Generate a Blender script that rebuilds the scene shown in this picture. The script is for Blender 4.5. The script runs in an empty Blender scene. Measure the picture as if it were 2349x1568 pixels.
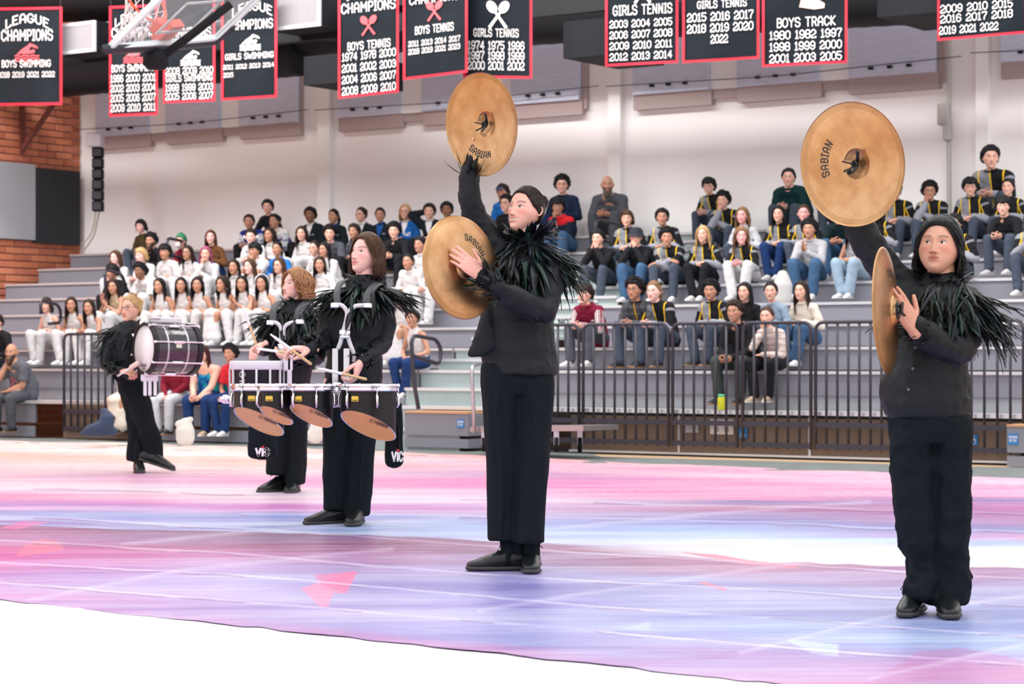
import bpy, bmesh, math, random
import numpy as np
from mathutils import Vector, Matrix, Euler
random.seed(7); RNG = np.random.default_rng(7)
PI = math.pi
SC = bpy.context.scene
COL = SC.collection

# ------------------------------------------------------------------ camera, world, lamps, exposure
F, HX, HY, CAMH = 5217.0, 1174.5, 824.0, 0.95        # focal length in pixels of a 2349x1568 frame, horizon row
cam = bpy.data.cameras.new('camera'); camo = bpy.data.objects.new('camera', cam); COL.objects.link(camo)
cam.sensor_width = 36.0; cam.lens = 36.0 * F / 2349.0
cam.shift_y = (HY - 784.0) / 2349.0
camo.location = (0, 0, CAMH); camo.rotation_euler = (PI / 2, 0, 0)
cam.clip_end = 200; cam.dof.use_dof = True; cam.dof.focus_distance = 10.3; cam.dof.aperture_fstop = 6.0
SC.camera = camo
SC.view_settings.view_transform = 'Standard'; SC.view_settings.look = 'None'
SC.view_settings.gamma = 1.0; SC.view_settings.use_curve_mapping = False
SC.view_settings.exposure = 0.3
world = bpy.data.worlds.new('gym_air'); SC.world = world; world.use_nodes = True
wn = world.node_tree.nodes; wn['Background'].inputs[0].default_value = (1.0, 0.985, 1.0, 1); wn['Background'].inputs[1].default_value = 1.12

def lamp(name, loc, size, energy, rot=(0, 0, 0), col=(1, .985, .97), sy=None):
    l = bpy.data.lights.new(name, 'AREA'); l.energy = energy; l.size = size; l.color = col
    l.shape = 'RECTANGLE'; l.size_y = sy or size
    o = bpy.data.objects.new(name, l); COL.objects.link(o); o.location = loc; o.rotation_euler = rot
    return o
for ix in range(4):
    for iy in range(4):
        lamp('high_bay_light', (-9 + ix * 6.0, 1.0 + iy * 6.6, 8.6), 1.5, 75)

# ------------------------------------------------------------------ frame of the hall: u along the bleachers, v into the back wall
TH = 0.6011; CT, ST = math.cos(TH), math.sin(TH); B0 = 23.44
def P(u, v, z): return Vector((u * CT + v * ST, B0 - u * ST + v * CT, z))
def at(x, y, D): return Vector(((x - HX) / F * D, D, CAMH - (y - HY) / F * D))
def ray_uv(x, v):
    k = (x - HX) / F
    u = (k * (B0 + v * CT) - v * ST) / (CT + k * ST)
    return u, B0 - u * ST + v * CT
def atv(x, y, v):
    u, D = ray_uv(x, v); return P(u, v, CAMH - (y - HY) / F * D)
def gdep(y): return CAMH * F / (y - HY)
for _u, _w in ((-8.5, 900), (-1.5, 560), (6.5, 430)): lamp('added_wall_fill', P(_u, -1.4, 9.0), 7.0, _w, (math.radians(62), 0, -TH), sy=1.4)  # unseen area lamps added only to brighten the back wall
ROT_UV = -TH    # z rotation that takes +X to the u direction

# ------------------------------------------------------------------ materials
MATS = {}
def mat(name, col, rough=.6, metal=0., noise=0., nscale=30., bump=0., bscale=60., spec=.5, coat=0., emit=None, estr=1., alpha=1., trans=0., sheen=0., stretch=None):
    if name in MATS: return MATS[name]
    m = bpy.data.materials.new(name); m.use_nodes = True; MATS[name] = m
    nt = m.node_tree; b = nt.nodes['Principled BSDF']
    b.inputs['Base Color'].default_value = (*col, 1); b.inputs['Roughness'].default_value = rough
    b.inputs['Metallic'].default_value = metal; b.inputs['Specular IOR Level'].default_value = spec
    b.inputs['Coat Weight'].default_value = coat; b.inputs['Transmission Weight'].default_value = trans
    b.inputs['Sheen Weight'].default_value = sheen; b.inputs['Alpha'].default_value = alpha
    if emit: b.inputs['Emission Color'].default_value = (*emit, 1); b.inputs['Emission Strength'].default_value = estr
    if noise or bump:
        tc = nt.nodes.new('ShaderNodeTexCoord'); src = tc.outputs['Object']
        if stretch:
            mp = nt.nodes.new('ShaderNodeMapping'); mp.inputs['Scale'].default_value = stretch
            nt.links.new(src, mp.inputs[0]); src = mp.outputs[0]
    if noise:
        n = nt.nodes.new('ShaderNodeTexNoise'); n.inputs['Scale'].default_value = nscale; n.inputs['Detail'].default_value = 4
        nt.links.new(src, n.inputs['Vector'])
        mx = nt.nodes.new('ShaderNodeMix'); mx.data_type = 'RGBA'
        mx.inputs['A'].default_value = (*[max(0, c * (1 - noise)) for c in col], 1); mx.inputs['B'].default_value = (*[min(1, c * (1 + noise)) for c in col], 1)
        nt.links.new(n.outputs['Fac'], mx.inputs['Factor']); nt.links.new(mx.outputs['Result'], b.inputs['Base Color'])
    if bump:
        n2 = nt.nodes.new('ShaderNodeTexNoise'); n2.inputs['Scale'].default_value = bscale; n2.inputs['Detail'].default_value = 5
        nt.links.new(src, n2.inputs['Vector'])
        bp = nt.nodes.new('ShaderNodeBump'); bp.inputs['Strength'].default_value = bump; bp.inputs['Distance'].default_value = .01
        nt.links.new(n2.outputs['Fac'], bp.inputs['Height']); nt.links.new(bp.outputs[0], b.inputs['Normal'])
    return m
class G:
    """little expression builder on a material's node tree"""
    def __init__(s, m): s.nt = m.node_tree; s.b = m.node_tree.nodes['Principled BSDF']
    def _in(s, sock, v):
        if isinstance(v, (int, float)): sock.default_value = v
        else: s.nt.links.new(v, sock)
    def m(s, op, a, b=None, c=None):
        n = s.nt.nodes.new('ShaderNodeMath'); n.operation = op; s._in(n.inputs[0], a)
        if b is not None: s._in(n.inputs[1], b)
        if c is not None: s._in(n.inputs[2], c)
        return n.outputs[0]
    def attr(s, name):
        n = s.nt.nodes.new('ShaderNodeAttribute'); n.attribute_name = name
        sp = s.nt.nodes.new('ShaderNodeSeparateXYZ'); s.nt.links.new(n.outputs['Vector'], sp.inputs[0]); return sp.outputs
    def attrcol(s, name):
        n = s.nt.nodes.new('ShaderNodeAttribute'); n.attribute_name = name; return n.outputs['Color']
    def near(s, a, c, w): return s.m('LESS_THAN', s.m('ABSOLUTE', s.m('SUBTRACT', a, c)), w)
    def lt(s, a, b): return s.m('LESS_THAN', a, b)
    def gt(s, a, b): return s.m('GREATER_THAN', a, b)
    def mul(s, *a):
        r = a[0]
        for x in a[1:]: r = s.m('MULTIPLY', r, x)
        return r
    def mix(s, f, A, B):
        n = s.nt.nodes.new('ShaderNodeMix'); n.data_type = 'RGBA'; s._in(n.inputs['Factor'], f)
        for k, v in (('A', A), ('B', B)):
            if isinstance(v, tuple): n.inputs[k].default_value = (*v[:3], 1)
            else: s.nt.links.new(v, n.inputs[k])
        return n.outputs['Result']
    def coord(s, kind='Object'): return s.nt.nodes.new('ShaderNodeTexCoord').outputs[kind]
    def map(s, vec, scale, loc=(0, 0, 0), rot=(0, 0, 0)):
        n = s.nt.nodes.new('ShaderNodeMapping'); n.inputs['Scale'].default_value = scale; n.inputs['Location'].default_value = loc
        n.inputs['Rotation'].default_value = rot; s.nt.links.new(vec, n.inputs[0]); return n.outputs[0]
    def noise(s, vec, scale, detail=4, rough=.5, out='Fac', dist=0.):
        n = s.nt.nodes.new('ShaderNodeTexNoise'); n.inputs['Scale'].default_value = scale; n.inputs['Detail'].default_value = detail
        n.inputs['Roughness'].default_value = rough; n.inputs['Distortion'].default_value = dist; s.nt.links.new(vec, n.inputs['Vector']); return n.outputs[out]
    def ramp(s, fac, *stops):
        n = s.nt.nodes.new('ShaderNodeValToRGB'); s.nt.links.new(fac, n.inputs[0]); e = n.color_ramp.elements
        while len(e) < len(stops): e.new(.5)
        for el, (p, c) in zip(e, stops): el.position = p; el.color = (*c, 1) if isinstance(c, tuple) else (c, c, c, 1)
        return n.outputs['Color']
    def bump(s, h, strength=.3, dist=.01):
        n = s.nt.nodes.new('ShaderNodeBump'); n.inputs['Strength'].default_value = strength; n.inputs['Distance'].default_value = dist
        s.nt.links.new(h, n.inputs['Height']); s.nt.links.new(n.outputs[0], s.b.inputs['Normal'])
    def base(s, c): s.nt.links.new(c, s.b.inputs['Base Color'])

# ------------------------------------------------------------------ objects
def addattrs(me, attrs):
    for k, (typ, arr) in attrs.items():
        a = me.attributes.new(k, typ, 'POINT')
        if typ == 'FLOAT_VECTOR': a.data.foreach_set('vector', np.asarray(arr, np.float32).ravel())
        else:
            arr = np.asarray(arr, np.float32)
            if arr.shape[1] == 3: arr = np.hstack([arr, np.ones((len(arr), 1), np.float32)])
            a.data.foreach_set('color', arr.ravel())
def mesh(name, V, Fc, mats, smooth=True, fm=None, attrs=None, sharp=None):
    me = bpy.data.meshes.new(name)
    V = np.asarray(V, np.float32)
    if isinstance(Fc, np.ndarray) and Fc.ndim == 2:
        n, k = Fc.shape
        me.vertices.add(len(V)); me.vertices.foreach_set('co', V.ravel())
        me.loops.add(n * k); me.loops.foreach_set('vertex_index', Fc.astype(np.int32).ravel())
        me.polygons.add(n); me.polygons.foreach_set('loop_start', np.arange(0, n * k, k, dtype=np.int32))
        me.polygons.foreach_set('loop_total', np.full(n, k, np.int32)); me.update(calc_edges=True)
    else: me.from_pydata([tuple(map(float, v)) for v in V], [], [tuple(map(int, f)) for f in Fc]); me.update()
    for m in (mats if isinstance(mats, (list, tuple)) else [mats]): me.materials.append(m)
    if smooth: me.polygons.foreach_set('use_smooth', [True] * len(me.polygons))
    if fm is not None: me.polygons.foreach_set('material_index', np.asarray(fm, np.int32))
    if sharp: me.set_sharp_from_angle(angle=math.radians(sharp))
    if attrs: addattrs(me, attrs)
    return me
def link(name, me, parent=None, loc=None, rot=None, scale=None, M=None):
    o = bpy.data.objects.new(name, me); COL.objects.link(o)
    if parent is not None: o.parent = parent
    if loc is not None: o.location = loc
    if rot is not None: o.rotation_euler = rot
    if scale is not None: o.scale = scale if hasattr(scale, '__len__') else (scale,) * 3
    if M is not None: o.matrix_local = M
    return o
def tag(o, label=None, cat=None, group=None, kind=None):
    if label: o['label'] = label
    if cat: o['category'] = cat
    if group: o['group'] = group
    if kind: o['kind'] = kind
    return o
def thing(name, label, cat, loc=(0, 0, 0), rz=0., group=None, scale=1.):
    o = bpy.data.objects.new(name, None); COL.objects.link(o); o.location = loc; o.rotation_euler = (0, 0, rz); o.scale = (scale,) * 3
    o.empty_display_size = .1
    return tag(o, label, cat, group)
class MB:
    """collects shapes into one mesh"""
    def __init__(s): s.V = []; s.F = []; s.M = []
    def add(s, V, Fc, mi=0):
        b = len(s.V); s.V.extend([tuple(v) for v in V]); s.F.extend([tuple(i + b for i in f) for f in Fc]); s.M.extend([mi] * len(Fc)); return s
    def box(s, c, d, R=None, mi=0, bev=0.):
        c = Vector(c); h = [x / 2 for x in d]; vs = []
        if bev:
            for sx in (-1, 1):
                for sy in (-1, 1):
                    for sz in (-1, 1):
                        for k in range(3):
                            q = [sx * h[0], sy * h[1], sz * h[2]]; 
                            for j in range(3):
                                if j != k: q[j] -= (sx, sy, sz)[j] * min(bev, h[j] * .9)
                            vs.append(Vector(q))
            bm = bmesh.new()
            for v in vs: bm.verts.new(v)
            bmesh.ops.convex_hull(bm, input=bm.verts[:]); bm.verts.index_update()
            V = [v.co.copy() for v in bm.verts]; Fc = [[v.index for v in f.verts] for f in bm.faces]; bm.free()
        else:
            V = [Vector((sx * h[0], sy * h[1], sz * h[2])) for sx in (-1, 1) for sy in (-1, 1) for sz in (-1, 1)]
            Fc = [(0, 1, 3, 2), (4, 6, 7, 5), (0, 4, 5, 1), (2, 3, 7, 6), (0, 2, 6, 4), (1, 5, 7, 3)]
        if R is not None: V = [R @ v for v in V]
        return s.add([v + c for v in V], Fc, mi)
    def pbox(s, o, a, b, c, mi=0):
        o, a, b, c = map(Vector, (o, a, b, c)); V = [o + a * i + b * j + c * k for i in (0, 1) for j in (0, 1) for k in (0, 1)]
        return s.add(V, [(0, 1, 3, 2), (4, 6, 7, 5), (0, 4, 5, 1), (2, 3, 7, 6), (0, 2, 6, 4), (1, 5, 7, 3)], mi)
    def tube(s, pts, r, n=8, mi=0, closed=False):
        V, Fc = loft([Vector(p) for p in pts], r, n, closed=closed, cap=0); return s.add(V, Fc, mi)
    def lathe(s, prof, n=24, M=None, mi=0, a0=0., a1=2 * PI):
        full = abs(a1 - a0 - 2 * PI) < 1e-6; k = n if full else n + 1; V = []; Fc = []
        for i in range(k):
            a = a0 + (a1 - a0) * i / n
            for r, z in prof: V.append(Vector((r * math.cos(a), r * math.sin(a), z)))
        m = len(prof)
        for i in range(n):
            j = (i + 1) % k
            for q in range(m - 1): Fc.append((i * m + q, j * m + q, j * m + q + 1, i * m + q + 1))
        if M is not None: V = [M @ v for v in V]
        return s.add(V, Fc, mi)
    def mesh(s, name, mats, smooth=False, sharp=None): return mesh(name, s.V, s.F, mats, smooth, s.M, sharp=sharp)
    def build(s, name, mats, parent=None, smooth=False, sharp=None, **k):
        return link(name, s.mesh(name, mats, smooth, sharp), parent, **k)
def frames(pts, hint=None):
    pts = [Vector(p) for p in pts]; T = []
    for i in range(len(pts)):
        a = pts[max(0, i - 1)]; b = pts[min(len(pts) - 1, i + 1)]; t = (b - a)
        T.append(t.normalized() if t.length > 1e-9 else Vector((0, 0, 1)))
    X = Vector(hint) if hint is not None else (Vector((1, 0, 0)) if abs(T[0].x) < .9 else Vector((0, 1, 0)))
    out = []
    for t in T:
        X = X - t * X.dot(t)
        if X.length < 1e-6: X = t.orthogonal()
        X.normalize(); out.append((X.copy(), t.cross(X).normalized(), t))
    return out
def loft(pts, r, n=10, closed=False, cap=2, hint=None, flat=False, sq=1.):
    """rings along pts; r number / list / list of (rx, ry); cap rounds the ends"""
    pts = [Vector(p) for p in pts]; m = len(pts)
    if not hasattr(r, '__len__'): r = [r] * m
    R = [(x, x) if not hasattr(x, '__len__') else x for x in r]
    if flat:
        h = Vector(hint or (1, 0, 0)); up = Vector((0, 0, 1)); fr = [(h, up.cross(h), up)] * m
    else: fr = frames(pts, hint)
    if closed:
        V = []; Fc = []
        T = [(pts[(i + 1) % m] - pts[i - 1]).normalized() for i in range(m)]
        nrm = sum(((pts[i] - pts[0]).cross(pts[(i + 1) % m] - pts[0]) for i in range(m)), Vector()); nrm = nrm.normalized() if nrm.length > 1e-12 else Vector((0, 0, 1))
        for i in range(m):
            X = nrm; Y = T[i].cross(X).normalized()
            for k in range(n):
                a = 2 * PI * k / n; V.append(pts[i] + X * R[i][0] * math.cos(a) + Y * R[i][1] * math.sin(a))
        for i in range(m):
            j = (i + 1) % m
            for k in range(n): q = (k + 1) % n; Fc.append((i * n + k, i * n + q, j * n + q, j * n + k))
        return V, Fc
    P2 = []; R2 = []; F2 = []
    if cap:
        for q in range(cap):
            a = PI / 2 * (q + .35) / (cap + .35) if cap > 1 else .6
            rr = min(R[0]); P2.append(pts[0] - fr[0][2] * rr * math.cos(a)); R2.append((R[0][0] * math.sin(a), R[0][1] * math.sin(a))); F2.append(fr[0])
    P2 += pts; R2 += R; F2 += fr
    if cap:
        for q in reversed(range(cap)):
            a = PI / 2 * (q + .35) / (cap + .35) if cap > 1 else .6
            rr = min(R[-1]); P2.append(pts[-1] + fr[-1][2] * rr * math.cos(a)); R2.append((R[-1][0] * math.sin(a), R[-1][1] * math.sin(a))); F2.append(fr[-1])
    V = []; Fc = []
    for p, (rx, ry), (X, Y, t) in zip(P2, R2, F2):
        for k in range(n):
            a = 2 * PI * k / n; ca, sa = math.cos(a), math.sin(a)
            if sq != 1.: ca = math.copysign(abs(ca) ** sq, ca); sa = math.copysign(abs(sa) ** sq, sa)
            V.append(p + X * rx * ca + Y * ry * sa)
    for i in range(len(P2) - 1):
        for k in range(n): q = (k + 1) % n; Fc.append((i * n + k, i * n + q, (i + 1) * n + q, (i + 1) * n + k))
    Fc.append(tuple(reversed(range(n)))); Fc.append(tuple(range((len(P2) - 1) * n, len(P2) * n)))
    return V, Fc
def cat(*parts):
    V = []; Fc = []
    for v, f in parts:
        b = len(V); V.extend([tuple(p) for p in v]); Fc.extend([tuple(i + b for i in q) for q in f])
    return V, Fc
def remesh(parts, voxel, smooth=3):
    V, Fc = cat(*parts)
    me = bpy.data.meshes.new('tmp'); me.from_pydata(V, [], Fc); o = bpy.data.objects.new('tmp', me); COL.objects.link(o)
    md = o.modifiers.new('r', 'REMESH'); md.mode = 'VOXEL'; md.voxel_size = voxel; md.adaptivity = 0
    if smooth: sm = o.modifiers.new('s', 'SMOOTH'); sm.factor = .6; sm.iterations = smooth
    dg = bpy.context.evaluated_depsgraph_get(); dg.update(); ev = o.evaluated_get(dg); m2 = ev.to_mesh()
    nv = len(m2.vertices); co = np.empty(nv * 3, np.float32); m2.vertices.foreach_get('co', co)
    lt = np.empty(len(m2.polygons), np.int32); m2.polygons.foreach_get('loop_total', lt)
    vi = np.empty(len(m2.loops), np.int32); m2.loops.foreach_get('vertex_index', vi)
    Fq = vi.reshape(-1, 4) if (lt == 4).all() else [list(p.vertices) for p in m2.polygons]
    ev.to_mesh_clear(); bpy.data.objects.remove(o); bpy.data.meshes.remove(me)
    return co.reshape(-1, 3), Fq
def npcat(parts):
    V = []; Fs = []; b = 0; ids = []
    for i, (v, f) in enumerate(parts):
        v = np.asarray([tuple(p) for p in v] if not isinstance(v, np.ndarray) else v, np.float32); V.append(v)
        Fs.extend([[j + b for j in q] for q in (f.tolist() if isinstance(f, np.ndarray) else f)]); b += len(v); ids.append(np.full(len(v), i))
    return np.vstack(V), Fs, np.concatenate(ids)
def normals(V, Fc):
    N = np.zeros_like(V); Fq = np.asarray(Fc)
    n = np.cross(V[Fq[:, 1]] - V[Fq[:, 0]], V[Fq[:, 2]] - V[Fq[:, 0]])
    for k in range(Fq.shape[1]): np.add.at(N, Fq[:, k], n)
    return N / (np.linalg.norm(N, axis=1, keepdims=True) + 1e-12)
def vnoise(Pn, seed=0):
    Pn = np.asarray(Pn, np.float64); i = np.floor(Pn).astype(np.int64); f = Pn - i; f = f * f * (3 - 2 * f); r = 0
    def h(a, b, c):
        x = (a * 73856093) ^ (b * 19349663) ^ (c * 83492791) ^ (seed * 2654435761 & 0xffffffff); x = (x ^ (x >> 13)) * 1274126177 & 0x7fffffff; x = (x ^ (x >> 15)) & 0xffff
        return x / 32767.5 - 1
    for dx in (0, 1):
        for dy in (0, 1):
            for dz in (0, 1):
                w = (f[:, 0] if dx else 1 - f[:, 0]) * (f[:, 1] if dy else 1 - f[:, 1]) * (f[:, 2] if dz else 1 - f[:, 2])
                r = r + w * h(i[:, 0] + dx, i[:, 1] + dy, i[:, 2] + dz)
    return r
def sstep(a, b, x): t = np.clip((x - a) / (b - a), 0, 1); return t * t * (3 - 2 * t)
def gs(x, s): return np.exp(-(x / s) ** 2)
def bez(p0, p1, p2, n=8): return [Vector(p0) * (1 - t) ** 2 + Vector(p1) * 2 * t * (1 - t) + Vector(p2) * t * t for t in [i / n for i in range(n + 1)]]
def smoothpath(pts, k=4):
    pts = [Vector(p) for p in pts]; out = []
    for i in range(len(pts) - 1):
        p0 = pts[max(0, i - 1)]; p1 = pts[i]; p2 = pts[i + 1]; p3 = pts[min(len(pts) - 1, i + 2)]
        for j in range(k):
            t = j / k; out.append(.5 * ((2 * p1) + (p2 - p0) * t + (2 * p0 - 5 * p1 + 4 * p2 - p3) * t * t + (3 * p1 - p0 - 3 * p2 + p3) * t ** 3))
    return out + [pts[-1]]
def rounded(pts, r, k=5):
    """polyline with rounded corners"""
    pts = [Vector(p) for p in pts]; out = [pts[0]]
    for i in range(1, len(pts) - 1):
        a = (pts[i - 1] - pts[i]); b = (pts[i + 1] - pts[i]); rr = min(r, a.length * .49, b.length * .49)
        out += bez(pts[i] + a.normalized() * rr, pts[i], pts[i] + b.normalized() * rr, k)
    return out + [pts[-1]]

# ------------------------------------------------------------------ stroke font (block lettering)
GL = {}
def _g(ch, w, *st): GL[ch] = (w, st)
c = .22
_g('0', .62, [(0, c), (0, 1 - c), (c, 1), (.62 - c, 1), (.62, 1 - c), (.62, c), (.62 - c, 0), (c, 0), (0, c)])
_g('1', .4, [(.04, .8), (.2, 1), (.2, 0)], [(0, 0), (.4, 0)])
_g('2', .62, [(0, .72), (0, 1 - c), (c, 1), (.62 - c, 1), (.62, 1 - c), (.62, .58), (0, .2), (0, 0), (.62, 0), (.62, .14)])
_g('3', .62, [(0, .78), (c, 1), (.62 - c, 1), (.62, 1 - c), (.62, .62), (.48, .52), (.22, .52)], [(.48, .52), (.62, .4), (.62, c), (.62 - c, 0), (c, 0), (0, .22)])
_g('4', .66, [(.48, 0), (.48, 1), (0, .3), (.66, .3)])
_g('5', .62, [(.62, 1), (0, 1), (0, .56), (.42, .6), (.62, .42), (.62, c), (.62 - c, 0), (c, 0), (0, .18)])
_g('6', .62, [(.62, .8), (.62 - c, 1), (c, 1), (0, 1 - c), (0, c), (c, 0), (.62 - c, 0), (.62, c), (.62, .4), (.44, .56), (.02, .56)])
_g('7', .62, [(0, .86), (0, 1), (.62, 1), (.62, .84), (.28, .3), (.28, 0)])
_g('8', .62, [(.14, .52), (0, .64), (0, .84), (.16, 1), (.46, 1), (.62, .84), (.62, .64), (.48, .52), (.14, .52), (0, .38), (0, .18), (.16, 0), (.46, 0), (.62, .18), (.62, .38), (.48, .52)])
_g('9', .62, [(0, .2), (c, 0), (.62 - c, 0), (.62, c), (.62, 1 - c), (.62 - c, 1), (c, 1), (0, 1 - c), (0, .6), (.18, .44), (.6, .44)])
_g('A', .7, [(.06, 0), (.06, .7), (.24, 1), (.46, 1), (.64, .7), (.64, 0)], [(.06, .4), (.64, .4)])
_g('B', .62, [(.08, 0), (.08, 1), (.44, 1), (.58, .88), (.58, .64), (.46, .53), (.08, .53)], [(.46, .53), (.62, .4), (.62, .14), (.46, 0), (.08, 0)])
_g('C', .62, [(.62, .76), (.62, 1 - c), (.62 - c, 1), (c, 1), (0, 1 - c), (0, c), (c, 0), (.62 - c, 0), (.62, c), (.62, .26)])
_g('D', .62, [(.06, 0), (.06, 1), (.42, 1), (.62, .78), (.62, .22), (.42, 0), (.06, 0)])
_g('E', .58, [(.58, 1), (.06, 1), (.06, 0), (.58, 0)], [(.06, .52), (.44, .52)])
_g('G', .64, [(.62, .76), (.62, 1 - c), (.62 - c, 1), (c, 1), (0, 1 - c), (0, c), (c, 0), (.62 - c, 0), (.62, c), (.62, .45), (.36, .45)])
_g('H', .66, [(.06, 0), (.06, 1)], [(.6, 0), (.6, 1)], [(.06, .5), (.6, .5)])
_g('I', .3, [(.15, 0), (.15, 1)], [(0, 0), (.3, 0)], [(0, 1), (.3, 1)])
_g('K', .64, [(.06, 0), (.06, 1)], [(.6, 1), (.1, .5), (.62, 0)])
_g('L', .54, [(.06, 1), (.06, 0), (.54, 0), (.54, .16)])
_g('M', .84, [(.06, 0), (.06, 1), (.42, .4), (.78, 1), (.78, 0)])
_g('N', .68, [(.06, 0), (.06, 1), (.6, 0), (.6, 1)])
_g('O', .62, *GL['0'][1])
_g('P', .6, [(.06, 0), (.06, 1), (.42, 1), (.6, .84), (.6, .6), (.44, .46), (.06, .46)])
_g('R', .62, [(.06, 0), (.06, 1), (.42, 1), (.6, .84), (.6, .62), (.44, .48), (.06, .48)], [(.34, .48), (.62, 0)])
_g('S', .62, [(.62, .78), (.46, 1), (.16, 1), (0, .84), (0, .64), (.14, .54), (.48, .47), (.62, .36), (.62, .16), (.46, 0), (.16, 0), (0, .22)])
_g('T', .62, [(0, 1), (.62, 1)], [(.31, 1), (.31, 0)])
_g('U', .64, [(.03, 1), (.03, c), (c, 0), (.64 - c, 0), (.61, c), (.61, 1)])
_g('V', .66, [(0, 1), (.33, 0), (.66, 1)])
_g('W', .9, [(0, 1), (.2, 0), (.45, .7), (.7, 0), (.9, 1)])
_g('Y', .66, [(0, 1), (.33, .5), (.66, 1)], [(.33, .5), (.33, 0)])
_g('i', .24, [(.12, 0), (.12, .66)], [(.06, .9), (.18, .9)])
_g(' ', .38)
def text_polys(s, h=1., tw=.145, gap=.2, width=None, mono=False):
    """quads of a line of text, centred on (0,0); fits width when given"""
    x = 0; Q = []
    for ch in s:
        w, st = GL.get(ch, GL.get(ch.upper(), GL[' ']))
        ww = w if not mono else .62
        for line in st:
            for (a, b) in zip(line[:-1], line[1:]):
                a = Vector((a[0] + x, a[1])); b = Vector((b[0] + x, b[1])); d = (b - a)
                if d.length < 1e-6: continue
                d.normalize(); n = Vector((-d.y, d.x)) * tw / 2; e = d * tw * .42
                Q.append([a - e - n, b + e - n, b + e + n, a - e + n])
        x += w + gap
    x -= gap; k = (width / (x * h)) if width else 1.
    return [[((p.x - x / 2) * h * k, (p.y - .5) * h) for p in q] for q in Q]
def poly_mesh(polys, fn, name, m, parent=None, thick=0., **kw):
    V = []; Fc = []
    for q in polys:
        b = len(V); V += [fn(*p) for p in q]; Fc.append(tuple(range(b, b + len(q))))
    o = link(name, mesh(name, V, Fc, m, False), parent, **kw)
    if len(polys) > 1: o['kind'] = 'stuff'     # flat print, far too small to pick apart
    return o
# ------------------------------------------------------------------ shared materials
M_WALL = mat('wall_paint', (.86, .825, .82), .75, noise=.03, nscale=.9, bump=.05, bscale=3)
M_PIL = mat('column_paint', (.86, .84, .825), .7)
M_WINB = mat('window_fabric', (.58, .61, .74), .8, noise=.14, nscale=5, bump=.35, bscale=9, stretch=(1, 1, 5))
M_MAUVE = mat('window_frame_mauve', (.40, .31, .30), .7)
M_BRICKJ = mat('mortar', (.45, .25, .2), .9, noise=.15)
M_BLACK = mat('matt_black', (.010, .011, .014), .7, spec=.2)
M_DUCT = mat('duct_black', (.012, .012, .015), .6, bump=.3, bscale=8, spec=.25)
M_CEIL = mat('ceiling_black', (.01, .011, .014), .8)
M_GREYP = mat('bleacher_grey', (.20, .20, .235), .55, noise=.05, nscale=4)
M_GREYT = mat('bleacher_tread', (.33, .33, .36), .5, noise=.06, nscale=6)
M_NOSE = mat('aluminium_nosing', (.62, .62, .64), .35, .5)
M_STEP = mat('aisle_step_green_grey', (.36, .42, .42), .5, noise=.08, nscale=7)
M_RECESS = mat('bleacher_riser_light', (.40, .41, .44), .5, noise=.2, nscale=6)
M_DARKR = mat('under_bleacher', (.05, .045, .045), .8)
M_SKIRT = mat('brown_skirt_panel', (.17, .115, .085), .55, noise=.25, nscale=5, stretch=(14, 14, .5))
M_WOODE = mat('plywood_edge', (.5, .27, .13), .6, noise=.2, nscale=20)
M_RAIL = mat('rail_charcoal', (.035, .032, .045), .42, .3)
M_FLOORW = mat('gym_floor_wood', (.62, .42, .25), .3, noise=.12, nscale=3, stretch=(1, 12, 1))
M_CHROME = mat('chrome', (.75, .74, .78), .16, 1.)
M_ALU = mat('brushed_aluminium', (.48, .47, .50), .32, .85)
M_WPLAST = mat('white_plastic', (.62, .60, .66), .38, spec=.3)
M_WHITE = mat('white_print', (.78, .76, .76), .7)
M_RED = mat('banner_red', (.56, .012, .035), .7, bump=.2, bscale=40)
M_PINK = mat('emblem_red', (.62, .10, .12), .7)
M_BAN = mat('banner_black', (.008, .012, .017), .8, noise=.5, nscale=3, bump=.5, bscale=6, spec=.15)
M_GOLD = mat('badge_gold', (.72, .52, .08), .35, .6)
M_BLUE = mat('sign_blue', (.015, .17, .45), .5)
M_ORANGE = mat('rim_orange', (.8, .09, .03), .4)
M_DRUM = mat('drum_shell_black', (.009, .008, .010), .35, spec=.3)
M_WOODIN = mat('drum_inside_maple', (.90, .40, .13), .5, noise=.2, nscale=6, stretch=(1, 1, 6))
M_HEADW = mat('drum_head_white', (.80, .78, .80), .35)
M_STICK = mat('stick_wood', (.66, .42, .22), .4, noise=.15, nscale=20)
M_STICKW = mat('stick_tape_white', (.78, .76, .78), .5)
M_LEATHER = mat('leather_black', (.008, .010, .011), .3, bump=.15, bscale=90, spec=.35)
M_SOLE = mat('shoe_sole', (.035, .03, .03), .6)
M_FABB = mat('black_twill', (.0065, .0095, .013), .8, noise=.25, nscale=60, bump=.15, bscale=300, spec=.12)
M_SHIRTB = mat('black_satin_shirt', (.009, .011, .014), .55, bump=.15, bscale=200, spec=.22)
M_LACE = mat('black_lace', (.009, .008, .010), .7, bump=.8, bscale=120, spec=.2)
M_FEA = [mat('feather_black', (.006, .007, .008), .3, spec=.3), mat('feather_green', (.004, .020, .017), .3, spec=.4), mat('feather_blue', (.006, .010, .018), .32, spec=.35)]
M_STRAP = mat('harness_strap', (.05, .052, .06), .5)
M_TEETH = mat('teeth', (.8, .76, .7), .3)
M_EYEW = mat('eye_white', (.72, .68, .66), .2)

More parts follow.
